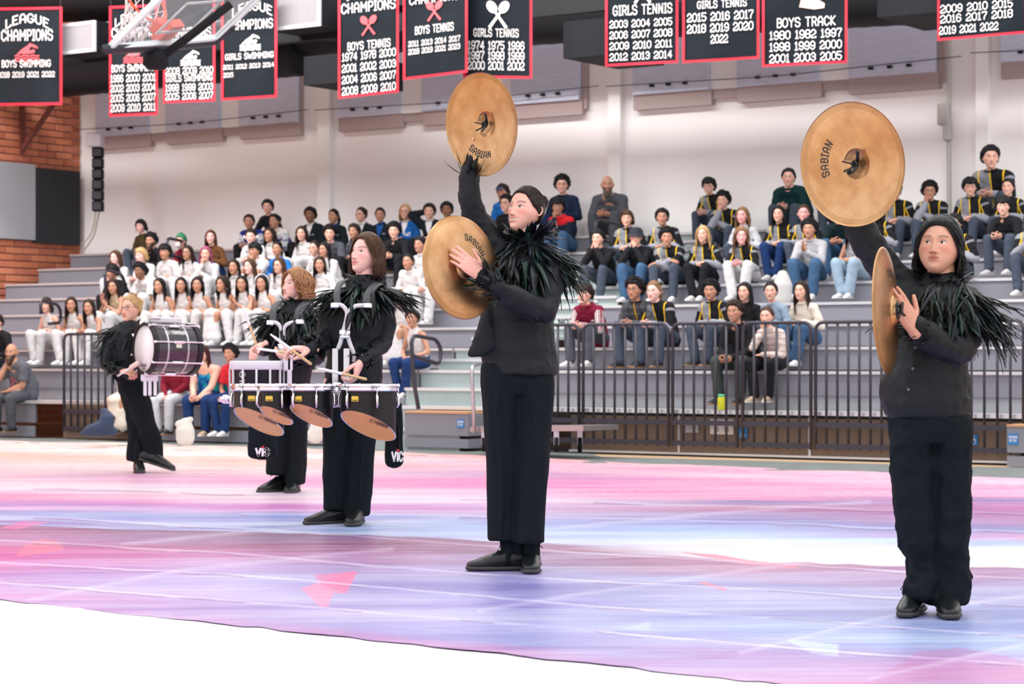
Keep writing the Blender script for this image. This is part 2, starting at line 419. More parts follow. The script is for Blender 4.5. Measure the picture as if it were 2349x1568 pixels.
def brass():
    m = mat('cymbal_bronze', (.80, .50, .24), .3, 1.); g = G(m); o = g.coord()
    sp = g.nt.nodes.new('ShaderNodeSeparateXYZ'); g.nt.links.new(o, sp.inputs[0]); x, y, z = sp.outputs
    r = g.m('SQRT', g.m('ADD', g.mul(x, x), g.mul(y, y)))
    cmb = g.nt.nodes.new('ShaderNodeCombineXYZ'); g._in(cmb.inputs[0], g.mul(r, 260.)); 
    n = g.noise(cmb.outputs[0], 1., 3); n2 = g.noise(o, 9, 4, .6); n3 = g.noise(o, 60, 2)
    c = g.mix(g.ramp(n2, (.38, 0.), (.66, 1.)), (.68, .41, .22), (.50, .265, .125)); c = g.mix(g.m('MULTIPLY', n, .35), c, (.36, .19, .075))
    c = g.mix(g.m('MULTIPLY', g.gt(r, .203), .28), c, (.24, .135, .05)); g.base(c)
    g.nt.links.new(g.m('ADD', g.mul(n, .12), g.m('ADD', .22, g.mul(n2, .10))), g.b.inputs['Roughness'])
    g.bump(g.m('ADD', n, g.mul(n3, .25)), .10, .004)
    return m
M_BRASS = brass()

def skin(name, col, lips=None):
    if name in MATS: return MATS[name]
    m = mat(name, col, .48, spec=.35); g = G(m); a = g.attr('paint'); o = g.coord()
    n = g.noise(o, 14, 3)
    c = g.mix(g.m('MULTIPLY', n, .30), col, tuple(x * k for x, k in zip(col, (1.02, .72, .70))))
    b = g.attr('blush')
    c = g.mix(g.m('MULTIPLY', b[0], .5), c, (col[0] * 1.0, col[1] * .55, col[2] * .55))
    lips = lips or (col[0] * .72, col[1] * .36, col[2] * .36)
    c = g.mix(a[0], c, lips); c = g.mix(a[1], c, (.62, .58, .55)); c = g.mix(a[2], c, (.018, .011, .009)); g.base(c)
    m.node_tree.nodes['Principled BSDF'].inputs['Subsurface Weight'].default_value = 0.0
    return m
SKIN = {'pale': (.80, .50, .44), 'fair': (.70, .42, .32), 'light': (.60, .34, .245), 'tan': (.46, .245, .16), 'olive': (.38, .20, .125), 'brown': (.24, .115, .065), 'rosy': (.78, .40, .38), 'rosyfair': (.80, .46, .38)}
def SK(k): return skin('skin_' + k, SKIN[k])
HAIRC = {'black': (.008, .007, .009), 'dark': (.022, .013, .010), 'brown': (.07, .033, .018), 'auburn': (.10, .028, .014), 'light': (.22, .12, .06), 'blond': (.50, .32, .15), 'copper': (.34, .17, .08), 'pink': (.32, .07, .14), 'grey': (.13, .13, .13), 'burg': (.05, .012, .014)}
def HR(k):
    if 'hair_' + k in MATS: return MATS['hair_' + k]
    col = HAIRC[k]; m = mat('hair_' + k, col, .5, spec=.22); g = G(m); a = g.attr('strand')
    n = g.noise(g.map(g.coord(), (1, 1, .12)), 160, 3)
    cc = g.mix(g.ramp(n, (.3, 0.), (.75, 1.)), tuple(x * .55 for x in col), tuple(min(1, x * 1.6 + .004) for x in col)); g.base(cc); g.bump(n, .5, .004)
    return m
def cloth(name, col, rough=.8, bump=.35): return mat('cloth_' + name, col, rough, noise=.10, nscale=25, bump=bump, bscale=26, sheen=.1)
# ------------------------------------------------------------------ heads
def head(nu=76, nv=60, smile=0., gaze=0., fat=0., eyes=True, mouthopen=0., narrow=1., lids=1., beard=0.):
    t = np.linspace(-PI, PI, nu, endpoint=False); a = t - .5 * np.sin(t)
    b = np.linspace(-PI / 2 + .02, PI / 2 - .02, nv)
    A, B = np.meshgrid(a, b); A = A.ravel(); B = B.ravel()
    d = np.stack([np.sin(A) * np.cos(B), np.cos(A) * np.cos(B), np.sin(B)], 1)
    x, y, z = d[:, 0] * .0765, d[:, 1] * .098, d[:, 2] * .119
    tt = np.clip(-z / .119, 0, 1); fr = sstep(-.25, .55, np.cos(A) * np.cos(B))
    x = x * (1 - (.30 - .16 * fat) * tt ** 1.9) * (1 + .03 * gs(z - .045, .04)) * narrow
    y = np.where(y < 0, y * (1 - .66 * tt ** 1.3), y)
    y = y + .052 * tt ** 2.2 - .004 * sstep(.03, .11, z) * (y > 0)
    # fill the lower face forward
    low = sstep(0, -.09, z); cx = np.abs(x)
    y = y + fr * low * .006
    ax = np.abs(x)
    dy = .0045 * gs(z - .027, .009) * gs(ax - .024, .018)
    dy -= .0105 * gs(ax - .031, .0165) * gs(z - .006, .012)
    if eyes: dy += .0052 * gs(ax - .031, .0105) * gs(z - .005, .0068)
    k = np.clip((.022 - z) / .058, 0, 1); h = .003 + .0205 * k ** 1.25; sg = .0058 + .0062 * k ** 2
    nose = h * gs(x, 1) * np.exp(-(x / sg) ** 2) * sstep(-.048, -.038, z) * sstep(.04, .018, z)
    dy += nose + .0085 * gs(ax - .0125, .0062) * gs(z + .0375, .0058)
    dy += .0045 * gs(ax - .044, .02) * gs(z + .016 - .004 * smile, .02) * (1 + .8 * smile)
    zs = z - smile * 7.5 * ax ** 2 * (ax < .035)
    mw = .0235 + .006 * smile
    mo = .0022 * mouthopen
    dy += .0062 * gs(x, mw * .85) * gs(zs + .0575 - mo * .4, .0048) + .0068 * gs(x, mw * .75) * gs(zs + .0695 + mo, .0058)
    dy -= .0052 * gs(x, mw * .72) * gs(zs + .0632 + mo * .3, .0028 + mo * .7)
    dy -= .003 * gs(x, .02) * gs(z + .082, .006); dy += .0085 * gs(x, .019) * gs(z + .102, .014)
    dy -= .0016 * gs(x, .004) * gs(z + .050, .006)
    dy += .003 * smile * gs(ax - .040, .012) * gs(z + .045, .016) - .0025 * smile * gs(ax - .030, .006) * gs(z + .052, .014)
    y = y + dy * fr
    x = x + np.sign(x) * fr * (.004 * gs(z + .02, .02) * sstep(.03, .06, ax) + fat * .006 * gs(z + .055, .03) * sstep(.02, .05, ax))
    if beard: y = y + fr * beard * gs(z + .10, .04) * .03; z = z - beard * .07 * sstep(-.06, -.12, z)
    V = np.stack([x, y, z], 1)
    # paint masks
    ex = (ax - .031) / .0135; lid = .0062 * lids * np.clip(1 - ex ** 2, 0, 1); ez = z - .0055 - .0012 * ex
    eye = (np.abs(ex) < 1) * sstep(.0016, -.0008, np.abs(ez) - lid) * (fr > .5)
    irx = x - np.sign(x) * .031 - gaze
    iris = sstep(.0062, .0045, np.sqrt(irx ** 2 + (ez) ** 2)) * eye
    lash = (np.abs(ex) < 1.12) * gs(ez - lid - .0008, .0020) * (fr > .5)
    bz = z - .0275 - .004 * (1 - ((ax - .034) / .02) ** 2); brow = sstep(.021, .015, np.abs(ax - .033)) * gs(bz, .0036) * (fr > .5)
    lip = sstep(1.08, .92, np.abs(x) / mw) * (gs(zs + .0580 - mo * .4, .0048 * np.sqrt(np.clip(1.15 - (x / mw) ** 2, .05, 2))) + gs(zs + .0685 + mo, .0054 * np.sqrt(np.clip(1.1 - (x / mw) ** 2, .05, 2)))) * (fr > .5)
    line = sstep(1.1, .9, ax / mw) * gs(zs + .0632 + mo * .3, .0018 + mo * .25) * (fr > .5)
    nost = gs(ax - .008, .0032) * gs(z + .0445, .0025) * (fr > .5)
    teeth = 0 * x
    if nu < 100: eye = eye * .55; lash = np.clip(gs(ez - lid * .6, .0034) * (np.abs(ex) < 1.1) * (fr > .5), 0, 1); brow = np.clip(brow * 1.2, 0, 1); lip = lip * .75; iris = sstep(.0085, .005, np.sqrt(irx ** 2 + (ez * 1.3) ** 2)) * (fr > .5); line = sstep(1.1, .8, ax / mw) * gs(zs + .0632, .0028) * (fr > .5) * 1.3
    if mouthopen: teeth = sstep(.95, .75, ax / mw) * sstep(.0036 * mouthopen, .002 * mouthopen, np.abs(zs + .0625 + mo * .3)) * (fr > .5)
    dark = np.clip(iris + .85 * lash + .8 * brow + .45 * line + .7 * nost, 0, 1)
    if beard: dark = np.maximum(dark, sstep(-.035, -.055, z - .25 * ax) * (1 - np.clip(lip, 0, 1)) * sstep(-.1, .2, np.cos(A)) * .9)
    paint = np.stack([np.clip(lip * .8, 0, 1) * (1 - teeth), np.clip(eye + teeth, 0, 1), dark * (1 - teeth)], 1)
    blush = np.clip(gs(ax - .042, .02) * gs(z + .02, .022) + .7 * gs(x, .012) * gs(z + .035, .014), 0, 1) * fr + .0
    blush = np.stack([blush] * 3, 1)
    idx = np.arange(nu * nv).reshape(nv, nu); q = np.stack([idx[:-1], np.roll(idx, -1, 1)[:-1], np.roll(idx, -1, 1)[1:], idx[1:]], -1).reshape(-1, 4)
    Fc = q.tolist(); Fc.append(idx[0][::-1].tolist()); Fc.append(idx[-1].tolist())
    # ears
    Vs = [V]; ps = [paint]; bs = [blush]; nb = len(V)
    ne, mr = (16, 6) if nu < 100 else (28, 12)
    for s in (-1, 1):
        ev = []
        for i in range(mr + 1):
            r = i / mr
            for k2 in range(ne):
                th = 2 * PI * k2 / ne; rad_y = .0165 * (1 + .15 * math.sin(th)); rad_z = .0315
                h = .013 + .009 * math.exp(-((r - .78) / .16) ** 2) - .009 * math.exp(-(r / .4) ** 2) if r < .95 else .004
                if i == mr: h = -.004
                rr = min(1., r if i < mr else .92)
                ev.append((s * (.069 * narrow + h * .8 + .006 * math.cos(th + PI)), -.012 + rad_y * rr * math.cos(th) + .006 * math.sin(th) * -rr, -.004 + rad_z * rr * math.sin(th) * (1 if math.sin(th) > 0 else .85)))
        ev = np.array(ev); Vs.append(ev)
        for i in range(mr):
            for k2 in range(ne):
                j = (k2 + 1) % ne; f = [nb + i * ne + k2, nb + i * ne + j, nb + (i + 1) * ne + j, nb + (i + 1) * ne + k2]
                Fc.append(f if s < 0 else f[::-1])
        nb += len(ev); ps.append(np.zeros((len(ev), 3))); bs.append(np.full((len(ev), 3), .45))
    return np.vstack(Vs), Fc, np.vstack(ps), np.vstack(bs)
def eh(a):
    """hairline elevation by azimuth from the front"""
    return np.interp(abs(a), [0, .6, .9, 1.2, 1.45, 1.7, 2.2, PI], [.72, .66, .42, .12, .02, -.18, -.5, -.62])
def sdir(a, e): return Vector((math.sin(a) * math.cos(e), math.cos(a) * math.cos(e), math.sin(e)))
def surf(d, off):
    tt = max(0, -d.z); y = d.y * (.098 + off)
    if y < 0: y *= 1 - .5 * tt ** 1.3
    return Vector((d.x * (.0765 + off), y - .004 * (d.z > 0) * max(0, d.y), d.z * (.119 + off)))
def slerp(a, b, t):
    w = math.acos(max(-1, min(1, a.dot(b)))) or 1e-6
    return (a * math.sin((1 - t) * w) + b * math.sin(t * w)) / math.sin(w) if math.sin(w) > 1e-4 else a
def scap(thick, fringe=0., nu=48, nv=26):
    V = []; Fc = []
    for layer in (0, 1):
        for i in range(nv + 1):
            for k in range(nu):
                a = -PI + 2 * PI * k / nu; e0 = eh(a) - fringe * math.exp(-(a / .8) ** 2)
                e = PI / 2 - (PI / 2 - e0) * i / nv; ed = min(1, (nv - i) / 3)
                V.append(surf(sdir(a, min(e, PI / 2 - .01)), (.0035 + (thick) * ed ** .5) if layer == 0 else .0005))
    n = (nv + 1) * nu
    for i in range(nv):
        for k in range(nu):
            j = (k + 1) % nu; Fc.append((i * nu + k, (i + 1) * nu + k, (i + 1) * nu + j, i * nu + j))
    for k in range(nu): j = (k + 1) % nu; Fc.append((nv * nu + k, n + nv * nu + k, n + nv * nu + j, nv * nu + j))
    Fc.append(tuple(range(nu)))
    return V, Fc
def clump(pts, w, ns=4):
    m = len(pts); r = []
    for i in range(m):
        t = i / (m - 1); k = min(1, .45 + 3 * t) * (1 - .75 * max(0, (t - .6) / .4) ** 1.5); r.append((w * k, w * k * .45))
    return loft(pts, r, ns, cap=0)
def hair(style, N=90, seg=8, w=.011, seed=1, L=None, curl=None):
    rg = random.Random(seed * 17 + len(style)); parts = []
    thick = {'short': .015, 'crop': .008, 'curlyshort': .027, 'mop': .023, 'long': .010, 'wavy': .013, 'curlylong': .02, 'bob': .013, 'bun': .005, 'pony': .006, 'shag': .016, 'fro': .03, 'shoulder': .012}[style]
    fringe = {'mop': .46, 'shag': .3, 'bob': .0, 'curlyshort': .16, 'fro': .1, 'short': .12}.get(style, 0)
    hang = {'long': .27, 'wavy': .25, 'curlylong': .24, 'bob': .09, 'shag': .05, 'shoulder': .12, 'pony': 0}.get(style, 0) if L is None else L
    amp = {'short': .006, 'crop': .002, 'curlyshort': .013, 'mop': .007, 'wavy': .010, 'curlylong': .016, 'shag': .008, 'fro': .014, 'bob': .003}.get(style, .003) if curl is None else curl
    parts.append(scap(thick, fringe))
    for i in range(N):
        pts = []; f = i / N
        if style in ('long', 'wavy', 'curlylong', 'bob', 'shag', 'shoulder'):
            s = 1 if i % 2 else -1; q = rg.random()
            st = Vector((s * .06, math.cos(.85 + q * 1.6), math.sin(.85 + q * 1.6))).normalized()
            ea = 1.22 + 1.85 * (q * .8 + .2 * rg.random()) - .1 * rg.random()
            if style == 'shag' and rg.random() < .3: ea = .4 + .9 * rg.random(); e_end = .45; hg = 0
            else: e_end = -.12 - .2 * rg.random(); hg = hang * (.75 + .3 * rg.random())
            en = sdir(s * ea, e_end); ns_ = max(4, seg // 2 + 1); off = thick + .002 + .006 * rg.random()
            for k in range(ns_): t = k / (ns_ - 1); pts.append(surf(slerp(st, en, t), off * (.6 + .5 * t)))
            if hg > 0:
                p0 = pts[-1].copy(); out = Vector((p0.x, p0.y, 0)).normalized(); mm = max(3, seg - ns_ + 2)
                for k in range(1, mm + 1):
                    t = k / mm; pts.append(p0 + Vector((0, -.012 * t, -hg * t)) + out * (.012 * math.sin(t * 2.2) - .012 * t * t) )
        elif style in ('bun', 'pony'):
            a = -PI + 2 * PI * rg.random(); st = sdir(a, eh(a) + .02 + .5 * rg.random() ** 3); bunp = sdir(PI, .35 if style == 'bun' else .15)
            for k in range(seg): pts.append(surf(slerp(st, bunp, k / (seg - 1)), thick + .001 + .002 * rg.random()))
        else:
            a = -PI + 2 * PI * rg.random(); e1 = eh(a) - fringe * math.exp(-(a / .8) ** 2) + (.5 * rg.random() if amp > .006 else .25 * rg.random())
            e0 = min(1.4, e1 + .5 + .5 * rg.random())
            st = sdir(a + rg.uniform(-.5, .5), e0); en = sdir(a + rg.uniform(-.25, .25), e1)
            for k in range(seg): t = k / (seg - 1); pts.append(surf(slerp(st, en, t), thick + (.002 + .007 * rg.random() * (amp / .006)) * math.sin(PI * min(t + .2, 1))))
        if amp:
            ph = rg.random() * 6; fq = {'curlyshort': 1.3, 'curlylong': 1.15, 'fro': 1.5, 'wavy': .8}.get(style, .7) * 8 / seg
            for k in range(1, len(pts)):
                g = min(1, k / 4); pts[k] = pts[k] + Vector((math.sin(ph + k * fq * 1.7), math.cos(ph * 2 + k * fq * 1.5), .4 * math.sin(ph + k * fq))) * amp * g
        parts.append(clump(pts, w * (.7 + .6 * rg.random())))
    if style == 'bun':
        c0 = surf(sdir(PI, .42), .022)
        for k in range(14):
            ph = rg.random() * 6; ax = Vector((rg.uniform(-.4, .4), 1, rg.uniform(-.3, .5))).normalized(); X = ax.orthogonal().normalized(); Y = ax.cross(X)
            ring = [c0 + (X * math.cos(q * PI / 6 + ph) + Y * math.sin(q * PI / 6 + ph)) * (.018 + .018 * k / 14) + ax * rg.uniform(-.01, .01) for q in range(11)]
            parts.append(loft(ring, [(.010, .010)] * 11, 6, cap=1))
        parts.append(loft([c0 - Vector((0, .02, 0)), c0 + Vector((0, .006, 0)), c0 + Vector((0, .024, 0))], [.026, .037, .027], 12))
    if style == 'pony':
        c0 = surf(sdir(PI, .15), .01)
        for k in range(12):
            o = Vector((rg.uniform(-.02, .02), rg.uniform(-.02, .01), 0))
            parts.append(clump([c0, c0 + Vector((0, -.035, .005)) + o * .5, c0 + Vector((0, -.045, -.06)) + o, c0 + Vector((0, -.03, -.13)) + o, c0 + Vector((0, -.02, -.2)) + o * .5], .014))
    return cat(*parts)
# ------------------------------------------------------------------ hands
def hand(side, wrist, fdir, pnorm, s=1., curl=(.5, .5, .5, .5), thumb=.5, nseg=6, spread=.06, ring=3):
    fdir = Vector(fdir).normalized(); pn = Vector(pnorm); pn = (pn - fdir * pn.dot(fdir)).normalized(); th = fdir.cross(pn) * side
    W = Vector(wrist); P_ = lambda f, t, n: W + (fdir * f + th * t + pn * n) * s
    parts = [loft([P_(-.025, 0, 0), P_(0, 0, 0), P_(.03, .002, 0), P_(.065, .002, 0), P_(.092, 0, 0)], [(.021 * s, .026 * s), (.022 * s, .028 * s), (.017 * s, .037 * s), (.0145 * s, .041 * s), (.011 * s, .038 * s)], 10, hint=pn)]
    parts.append(loft([P_(.012, .02, .006), P_(.04, .028, .008), P_(.06, .03, .006)], [.015 * s, .016 * s, .012 * s], 8))
    for k, (off, ln, rr) in enumerate(((.029, .072, .0092), (.0095, .080, .0095), (-.010, .074, .0089), (-.029, .058, .0078))):
        a = (off / .03) * spread; d = (fdir * math.cos(a) + th * math.sin(a)); p = P_(.078, off * .96, 0); c_ = curl[k]; pts = [p, P_(.093, off, 0)]; ang = 0
        cur = pts[-1]
        for j, fr in enumerate((.46, .3, .24)):
            ang += c_ * (.8, 1.15, .8)[j]; dd = d * math.cos(ang) + pn * math.sin(ang)
            for q in range(1, ring): cur = cur + dd * ln * s * fr / (ring - 1); pts.append(cur)
        m = len(pts); parts.append(loft(pts, [rr * s * (1.02 - .30 * i / (m - 1)) for i in range(m)], nseg, cap=2))
    p0 = P_(.018, .020, .006); a = thumb
    d1 = (fdir * .62 + th * (.78 - .35 * a) + pn * (.10 + .55 * a)).normalized(); d2 = (fdir * .86 + th * (.42 - .5 * a) + pn * (.12 + .6 * a)).normalized()
    pts = [p0, p0 + d1 * .03 * s, p0 + d1 * .046 * s, p0 + d1 * .046 * s + d2 * .016 * s, p0 + d1 * .046 * s + d2 * .032 * s, p0 + d1 * .046 * s + d2 * .056 * s]
    parts.append(loft(pts, [.013 * s, .0125 * s, .0108 * s, .0105 * s, .0102 * s, .0085 * s], nseg, cap=2))
    return parts
def ik(S, T, l1, l2, pole):
    S, T, pole = Vector(S), Vector(T), Vector(pole); d = T - S; L = d.length; 
    if L > (l1 + l2) * .995: T = S + d * ((l1 + l2) * .995 / L); d = T - S; L = d.length
    n = d / L; a = (l1 * l1 - l2 * l2 + L * L) / (2 * L); h = math.sqrt(max(1e-6, l1 * l1 - a * a)); p = pole - n * pole.dot(n)
    p = p.normalized() if p.length > 1e-6 else n.orthogonal().normalized()
    return S + n * a + p * h, T
# ------------------------------------------------------------------ seated figures (templates)
def seg_t(V, A, B):
    A = np.array(A); B = np.array(B); d = B - A; t = np.clip(((V - A) @ d) / (d @ d), 0, 1); q = A + t[:, None] * d; return t, np.linalg.norm(V - q, axis=1), q
POSES = {  # lean, feet y, foot drop, knee spread, (right hand, left hand), palm dirs, curl
    'clasp': (30, .24, .14), 'lap': (16, .22, .10), 'chin': (27, .24, .12), 'mouth': (26, .24, .11), 'clap': (17, .22, .12), 'cross': (31, .24, .13), 'head': (12, .22, .13), 'upright': (8, .22, .11), 'leanr': (24, .26, .18)}
def skel(pose, build, drop, hyaw, hpitch):
    lean, fy, ks = POSES[pose]; le = math.radians(lean); J = {}
    hip = Vector((0, -.15, .105)); J['hip'] = hip; L = .47 if build != 1 else .445
    p = hip.copy(); sp = [p.copy()]
    for k in range(4):
        an = le * (.45, .8, 1.15, 1.5)[k]; p = p + Vector((0, math.sin(an), math.cos(an))) * L / 4; sp.append(p.copy())
    J['sp'] = sp; nb = sp[-1]; J['neck'] = nb + Vector((0, .028, .065)); hc = J['neck'] + Vector((0, .022, .108)); J['head'] = hc
    sw = .165 if build != 1 else .142
    sw += .025 * (build == 2)
    up = (sp[4] - sp[3]).normalized()
    for s, n in ((1, 'R'), (-1, 'L')): J['sh' + n] = nb + Vector((s * sw, 0, 0)) - up * .05
    for s, n in ((1, 'R'), (-1, 'L')):
        h0 = hip + Vector((s * .085, 0, 0)); ft = Vector((s * (ks if build != 1 else ks * .6), fy + .04 * (s if pose in ('chin', 'cross') else 0), -drop + .085))
        kn, ft = ik(h0, ft, .42, .405, Vector((s * .25, 1, 1))); J['h' + n] = h0; J['k' + n] = kn; J['a' + n] = ft
    kz = (J['kR'].z + J['kL'].z) / 2; ky = J['kR'].y; up1 = Vector((0, 0, 1)); fw = Vector((0, 1, 0)); H = {}
    if pose == 'clasp': H = {'R': ((.035, ky + .02, kz + .045), (-.75, .6, -.3), (-.5, 0, .2), .9), 'L': ((-.035, ky + .02, kz + .035), (.75, .6, -.35), (.6, 0, .3), .9)}
    elif pose in ('lap', 'upright'): H = {'R': ((.07, ky - .16, kz + .06), (-.8, .55, -.15), (0, -.4, -1), .4), 'L': ((-.075, ky - .15, kz + .075), (.85, .5, -.15), (0, -.4, -1), .4)}
    elif pose == 'chin': H = {'R': ((hc.x + .03, hc.y + .055, hc.z - .175), (-.15, .25, 1), (-.3, -1, 0), .8), 'L': ((.02, ky - .09, kz + .10), (1, .25, -.1), (0, -.2, -1), .4)}
    elif pose == 'mouth': H = {'R': ((hc.x + .045, hc.y + .115, hc.z - .165), (-.25, -.1, 1), (-.8, -.4, 0), .9), 'L': ((hc.x - .045, hc.y + .12, hc.z - .165), (.25, -.1, 1), (.8, -.4, 0), .9)}
    elif pose == 'clap': H = {'R': ((.03, ky - .02, kz + .17), (-.2, .5, .85), (-1, 0, 0), .1), 'L': ((-.03, ky - .02, kz + .16), (.2, .5, .85), (1, 0, 0), .1)}
    elif pose == 'cross': H = {'R': ((-.08, ky - .02, kz + .10), (-.9, .3, -.1), (0, -.3, -1), .3), 'L': ((.09, ky + .0, kz + .07), (.85, .25, -.2), (0, -.3, -1), .3)}
    elif pose == 'head': H = {'R': ((hc.x + .11, hc.y - .04, hc.z + .0), (-.5, -.1, 1), (-1, 0, -.2), .3), 'L': ((-.08, ky - .15, kz + .075), (.8, .55, -.2), (0, -.4, -1), .4)}
    elif pose == 'leanr': H = {'R': ((J['kR'].x - .03, ky + .05, kz + .0), (-.1, .7, -.7), (-.6, -.3, -.5), .5), 'L': ((.05, ky + .02, kz + .0), (.9, .3, -.4), (.2, -.3, -1), .5)}
    J['H'] = H
    for s, n in ((1, 'R'), (-1, 'L')):
        pole = Vector((s * .9, -.5, -.8)) if pose not in ('head',) or n == 'L' else Vector((1, .2, .1))
        if pose in ('chin', 'mouth') and (n == 'R' or pose == 'mouth'): pole = Vector((s * .5, .3, -1))
        J['e' + n], J['w' + n] = ik(J['sh' + n], H[n][0], .265, .245, pole)
    J['Mh'] = Matrix.Translation(hc) @ Euler((math.radians(hpitch - lean * .1), 0, math.radians(hyaw))).to_matrix().to_4x4() @ Matrix.Scale(1.04 if build != 1 else 1.0, 4)
    return J
def body_parts(J, build, add=0., sleeves='long', which='body'):
    sp = J['sp']; b = {0: 1., 1: .88, 2: 1.28}[build]; parts = []
    if which in ('body', 'shirt'):
        R = [(.155, .115), (.145 if build != 1 else .125, .108), (.158, .112), (.158, .100), (.085, .075)]
        R = [(x * b + add, y * b + add) for x, y in R]
        if build == 2: R[1] = (R[1][0] + .02, R[1][1] + .05)
        mid = [sp[0] + (sp[1] - sp[0]) * .0, sp[1], sp[2], sp[3] + (sp[4] - sp[3]) * .15, sp[4]]
        if which == 'shirt': mid[0] = sp[0] + Vector((0, 0, -.03)); R[0] = (R[0][0] + .008, R[0][1] + .01); R[4] = (.066 + add, .06 + add)
        parts.append(loft(mid, R, 14, hint=(1, 0, 0)))
        rs = (.052 if build != 1 else .043) * (1 if build != 2 else 1.25) + add
        if sleeves != 'none': parts.append(loft([J['shR'], (J['shR'] + J['shL']) / 2 + (sp[4] - sp[3]) * .22, J['shL']], [rs * 1.05, rs * 1.25, rs * 1.05], 10))
        elif which == 'body': parts.append(loft([J['shR'], (J['shR'] + J['shL']) / 2 + (sp[4] - sp[3]) * .15, J['shL']], [rs * .95, rs * 1.1, rs * .95], 10))
        else:
            for s in (-1, 1): parts.append(loft([sp[3] + Vector((s * .07, .05, -.03)), (J['shR'] + J['shL']) / 2 + Vector((s * .085, 0, .045)), sp[3] + Vector((s * .07, -.07, -.03))], [.03, .022, .03], 8))
        for n in 'RL':
            s, e, w = J['sh' + n], J['e' + n], J['w' + n]; k = (1 if build != 1 else .86) * (1.2 if build == 2 else 1)
            ra = [.052 * k + add, .047 * k + add, .040 * k + add]; rf = [.040 * k + add, .038 * k + add, .027 * k + add * .8]
            if which == 'body' or sleeves == 'long': parts += [loft([s, s.lerp(e, .5), e], ra, 9), loft([e, e.lerp(w, .4), w], rf, 9)]
            elif sleeves == 'short': parts.append(loft([s, s.lerp(e, .45), s.lerp(e, .78)], [ra[0], ra[1] + .008, ra[1] + .012], 9, cap=0))
    if which == 'body': parts.append(loft([sp[4] - Vector((0, .0, .03)), J['neck'], J['head'] + Vector((0, -.02, -.03))], [.056 * (b ** .5), .050 * b ** .5, .05 * b ** .5], 10))
    if which in ('body', 'pants', 'skirt'):
        if which != 'skirt':
            parts.append(loft([J['hip'] + Vector((0, -.02, .07)), J['hip'] + Vector((0, 0, -.0)), J['hip'] + Vector((0, .03, -.035))], [(.135 * b + add, .10 * b + add), (.165 * b + add, .115 * b + add), (.15 * b + add, .08 * b)], 12, hint=(1, 0, 0)))
        for n in 'RL':
            h, k, a = J['h' + n], J['k' + n], J['a' + n]; q = b ** .6
            if which == 'skirt': continue
            parts.append(loft([h, h.lerp(k, .5), k], [.088 * q + add, .077 * q + add, .060 * q + add], 10))
            a2 = a + (a - k).normalized() * (-.0 if which == 'pants' else .02)
            parts.append(loft([k, k.lerp(a, .35), a2], [.060 * q + add, (.056 * q + add), (.036 * q if which == 'body' else .058) + add * .5], 10, cap=(2 if which == 'body' else 1)))
        if which == 'skirt':
            mk = (J['kR'] + J['kL']) / 2; ma = (J['aR'] + J['aL']) / 2
            parts.append(loft([J['hip'] + Vector((0, -.02, .06)), J['hip'], mk * .5 + J['hip'] * .5 + Vector((0, 0, .0)), mk], [(.15, .11), (.18, .12), (.17, .105), (.155, .085)], 14, hint=(1, 0, 0)))
            parts.append(loft([mk + Vector((0, -.02, .01)), mk.lerp(ma, .5), ma + Vector((0, 0, .03))], [(.15, .08), (.17, .09), (.20, .11)], 14, hint=(1, 0, 0)))
    return parts
def wrinkle(V, Fc, amp, sc, seed=0, stretch=(1, 1, 1)):
    N = normals(V, Fc); q = V * np.array(stretch) * sc + seed * 3.7; n = vnoise(q, seed) + .5 * vnoise(q * 2.1, seed + 1); n = 1 - np.abs(n) * 1.6
    return V + N * (n * amp)[:, None]
def sh_attrs(V, J, build):
    hip, nb = np.array(J['sp'][0]), np.array(J['sp'][4]); best = None
    sp = [np.array(q) for q in J['sp']]; d = np.full(len(V), 9.); zl = np.zeros(len(V)); ctr = np.zeros_like(V)
    for i in range(4):
        t, dd, q = seg_t(V, sp[i], sp[i + 1]); m = dd < d; d = np.where(m, dd, d); zl = np.where(m, (i + t) / 4, zl); ctr = np.where(m[:, None], q, ctr)
    fr = V[:, 1] - ctr[:, 1] + .3 * (V[:, 2] - ctr[:, 2]); at_ = np.zeros(len(V)); af = np.zeros(len(V)); ou = np.zeros(len(V)); da = np.full(len(V), 9.)
    for n, s in (('R', 1), ('L', -1)):
        for j, (a, b) in enumerate((('sh', 'e'), ('e', 'w'))):
            t, dd, q = seg_t(V, J[a + n], J[b + n]); m = dd < da; da = np.where(m, dd, da); at_ = np.where(m, j + t, at_)
            r = (V - q) / (np.linalg.norm(V - q, axis=1, keepdims=True) + 1e-9); ou = np.where(m, r @ (np.array((s * .75, .5, .45))), ou)
    arm = (da / .058 < d / .14) & ((np.abs(V[:, 0]) > .11 * (1 if build != 1 else .9)) | (at_ > .5)) & (at_ > .06)
    return {'rt': ('FLOAT_VECTOR', np.stack([V[:, 0] - ctr[:, 0], zl, fr], 1)), 'ra': ('FLOAT_VECTOR', np.stack([arm * 1., at_, ou], 1))}
TPL = {}
def tpl_skel(key):
    if ('J',) + key not in TPL: TPL[('J',) + key] = skel(*key)
    return TPL[('J',) + key]
HEADKIND = {'n': dict(), 's': dict(smile=1., mouthopen=.9, lids=.75), 'f': dict(smile=.25, fat=.1, narrow=.95), 'F': dict(smile=.9, mouthopen=.8, fat=.2, narrow=.95, lids=.75), 'b': dict(beard=1., fat=.6)}
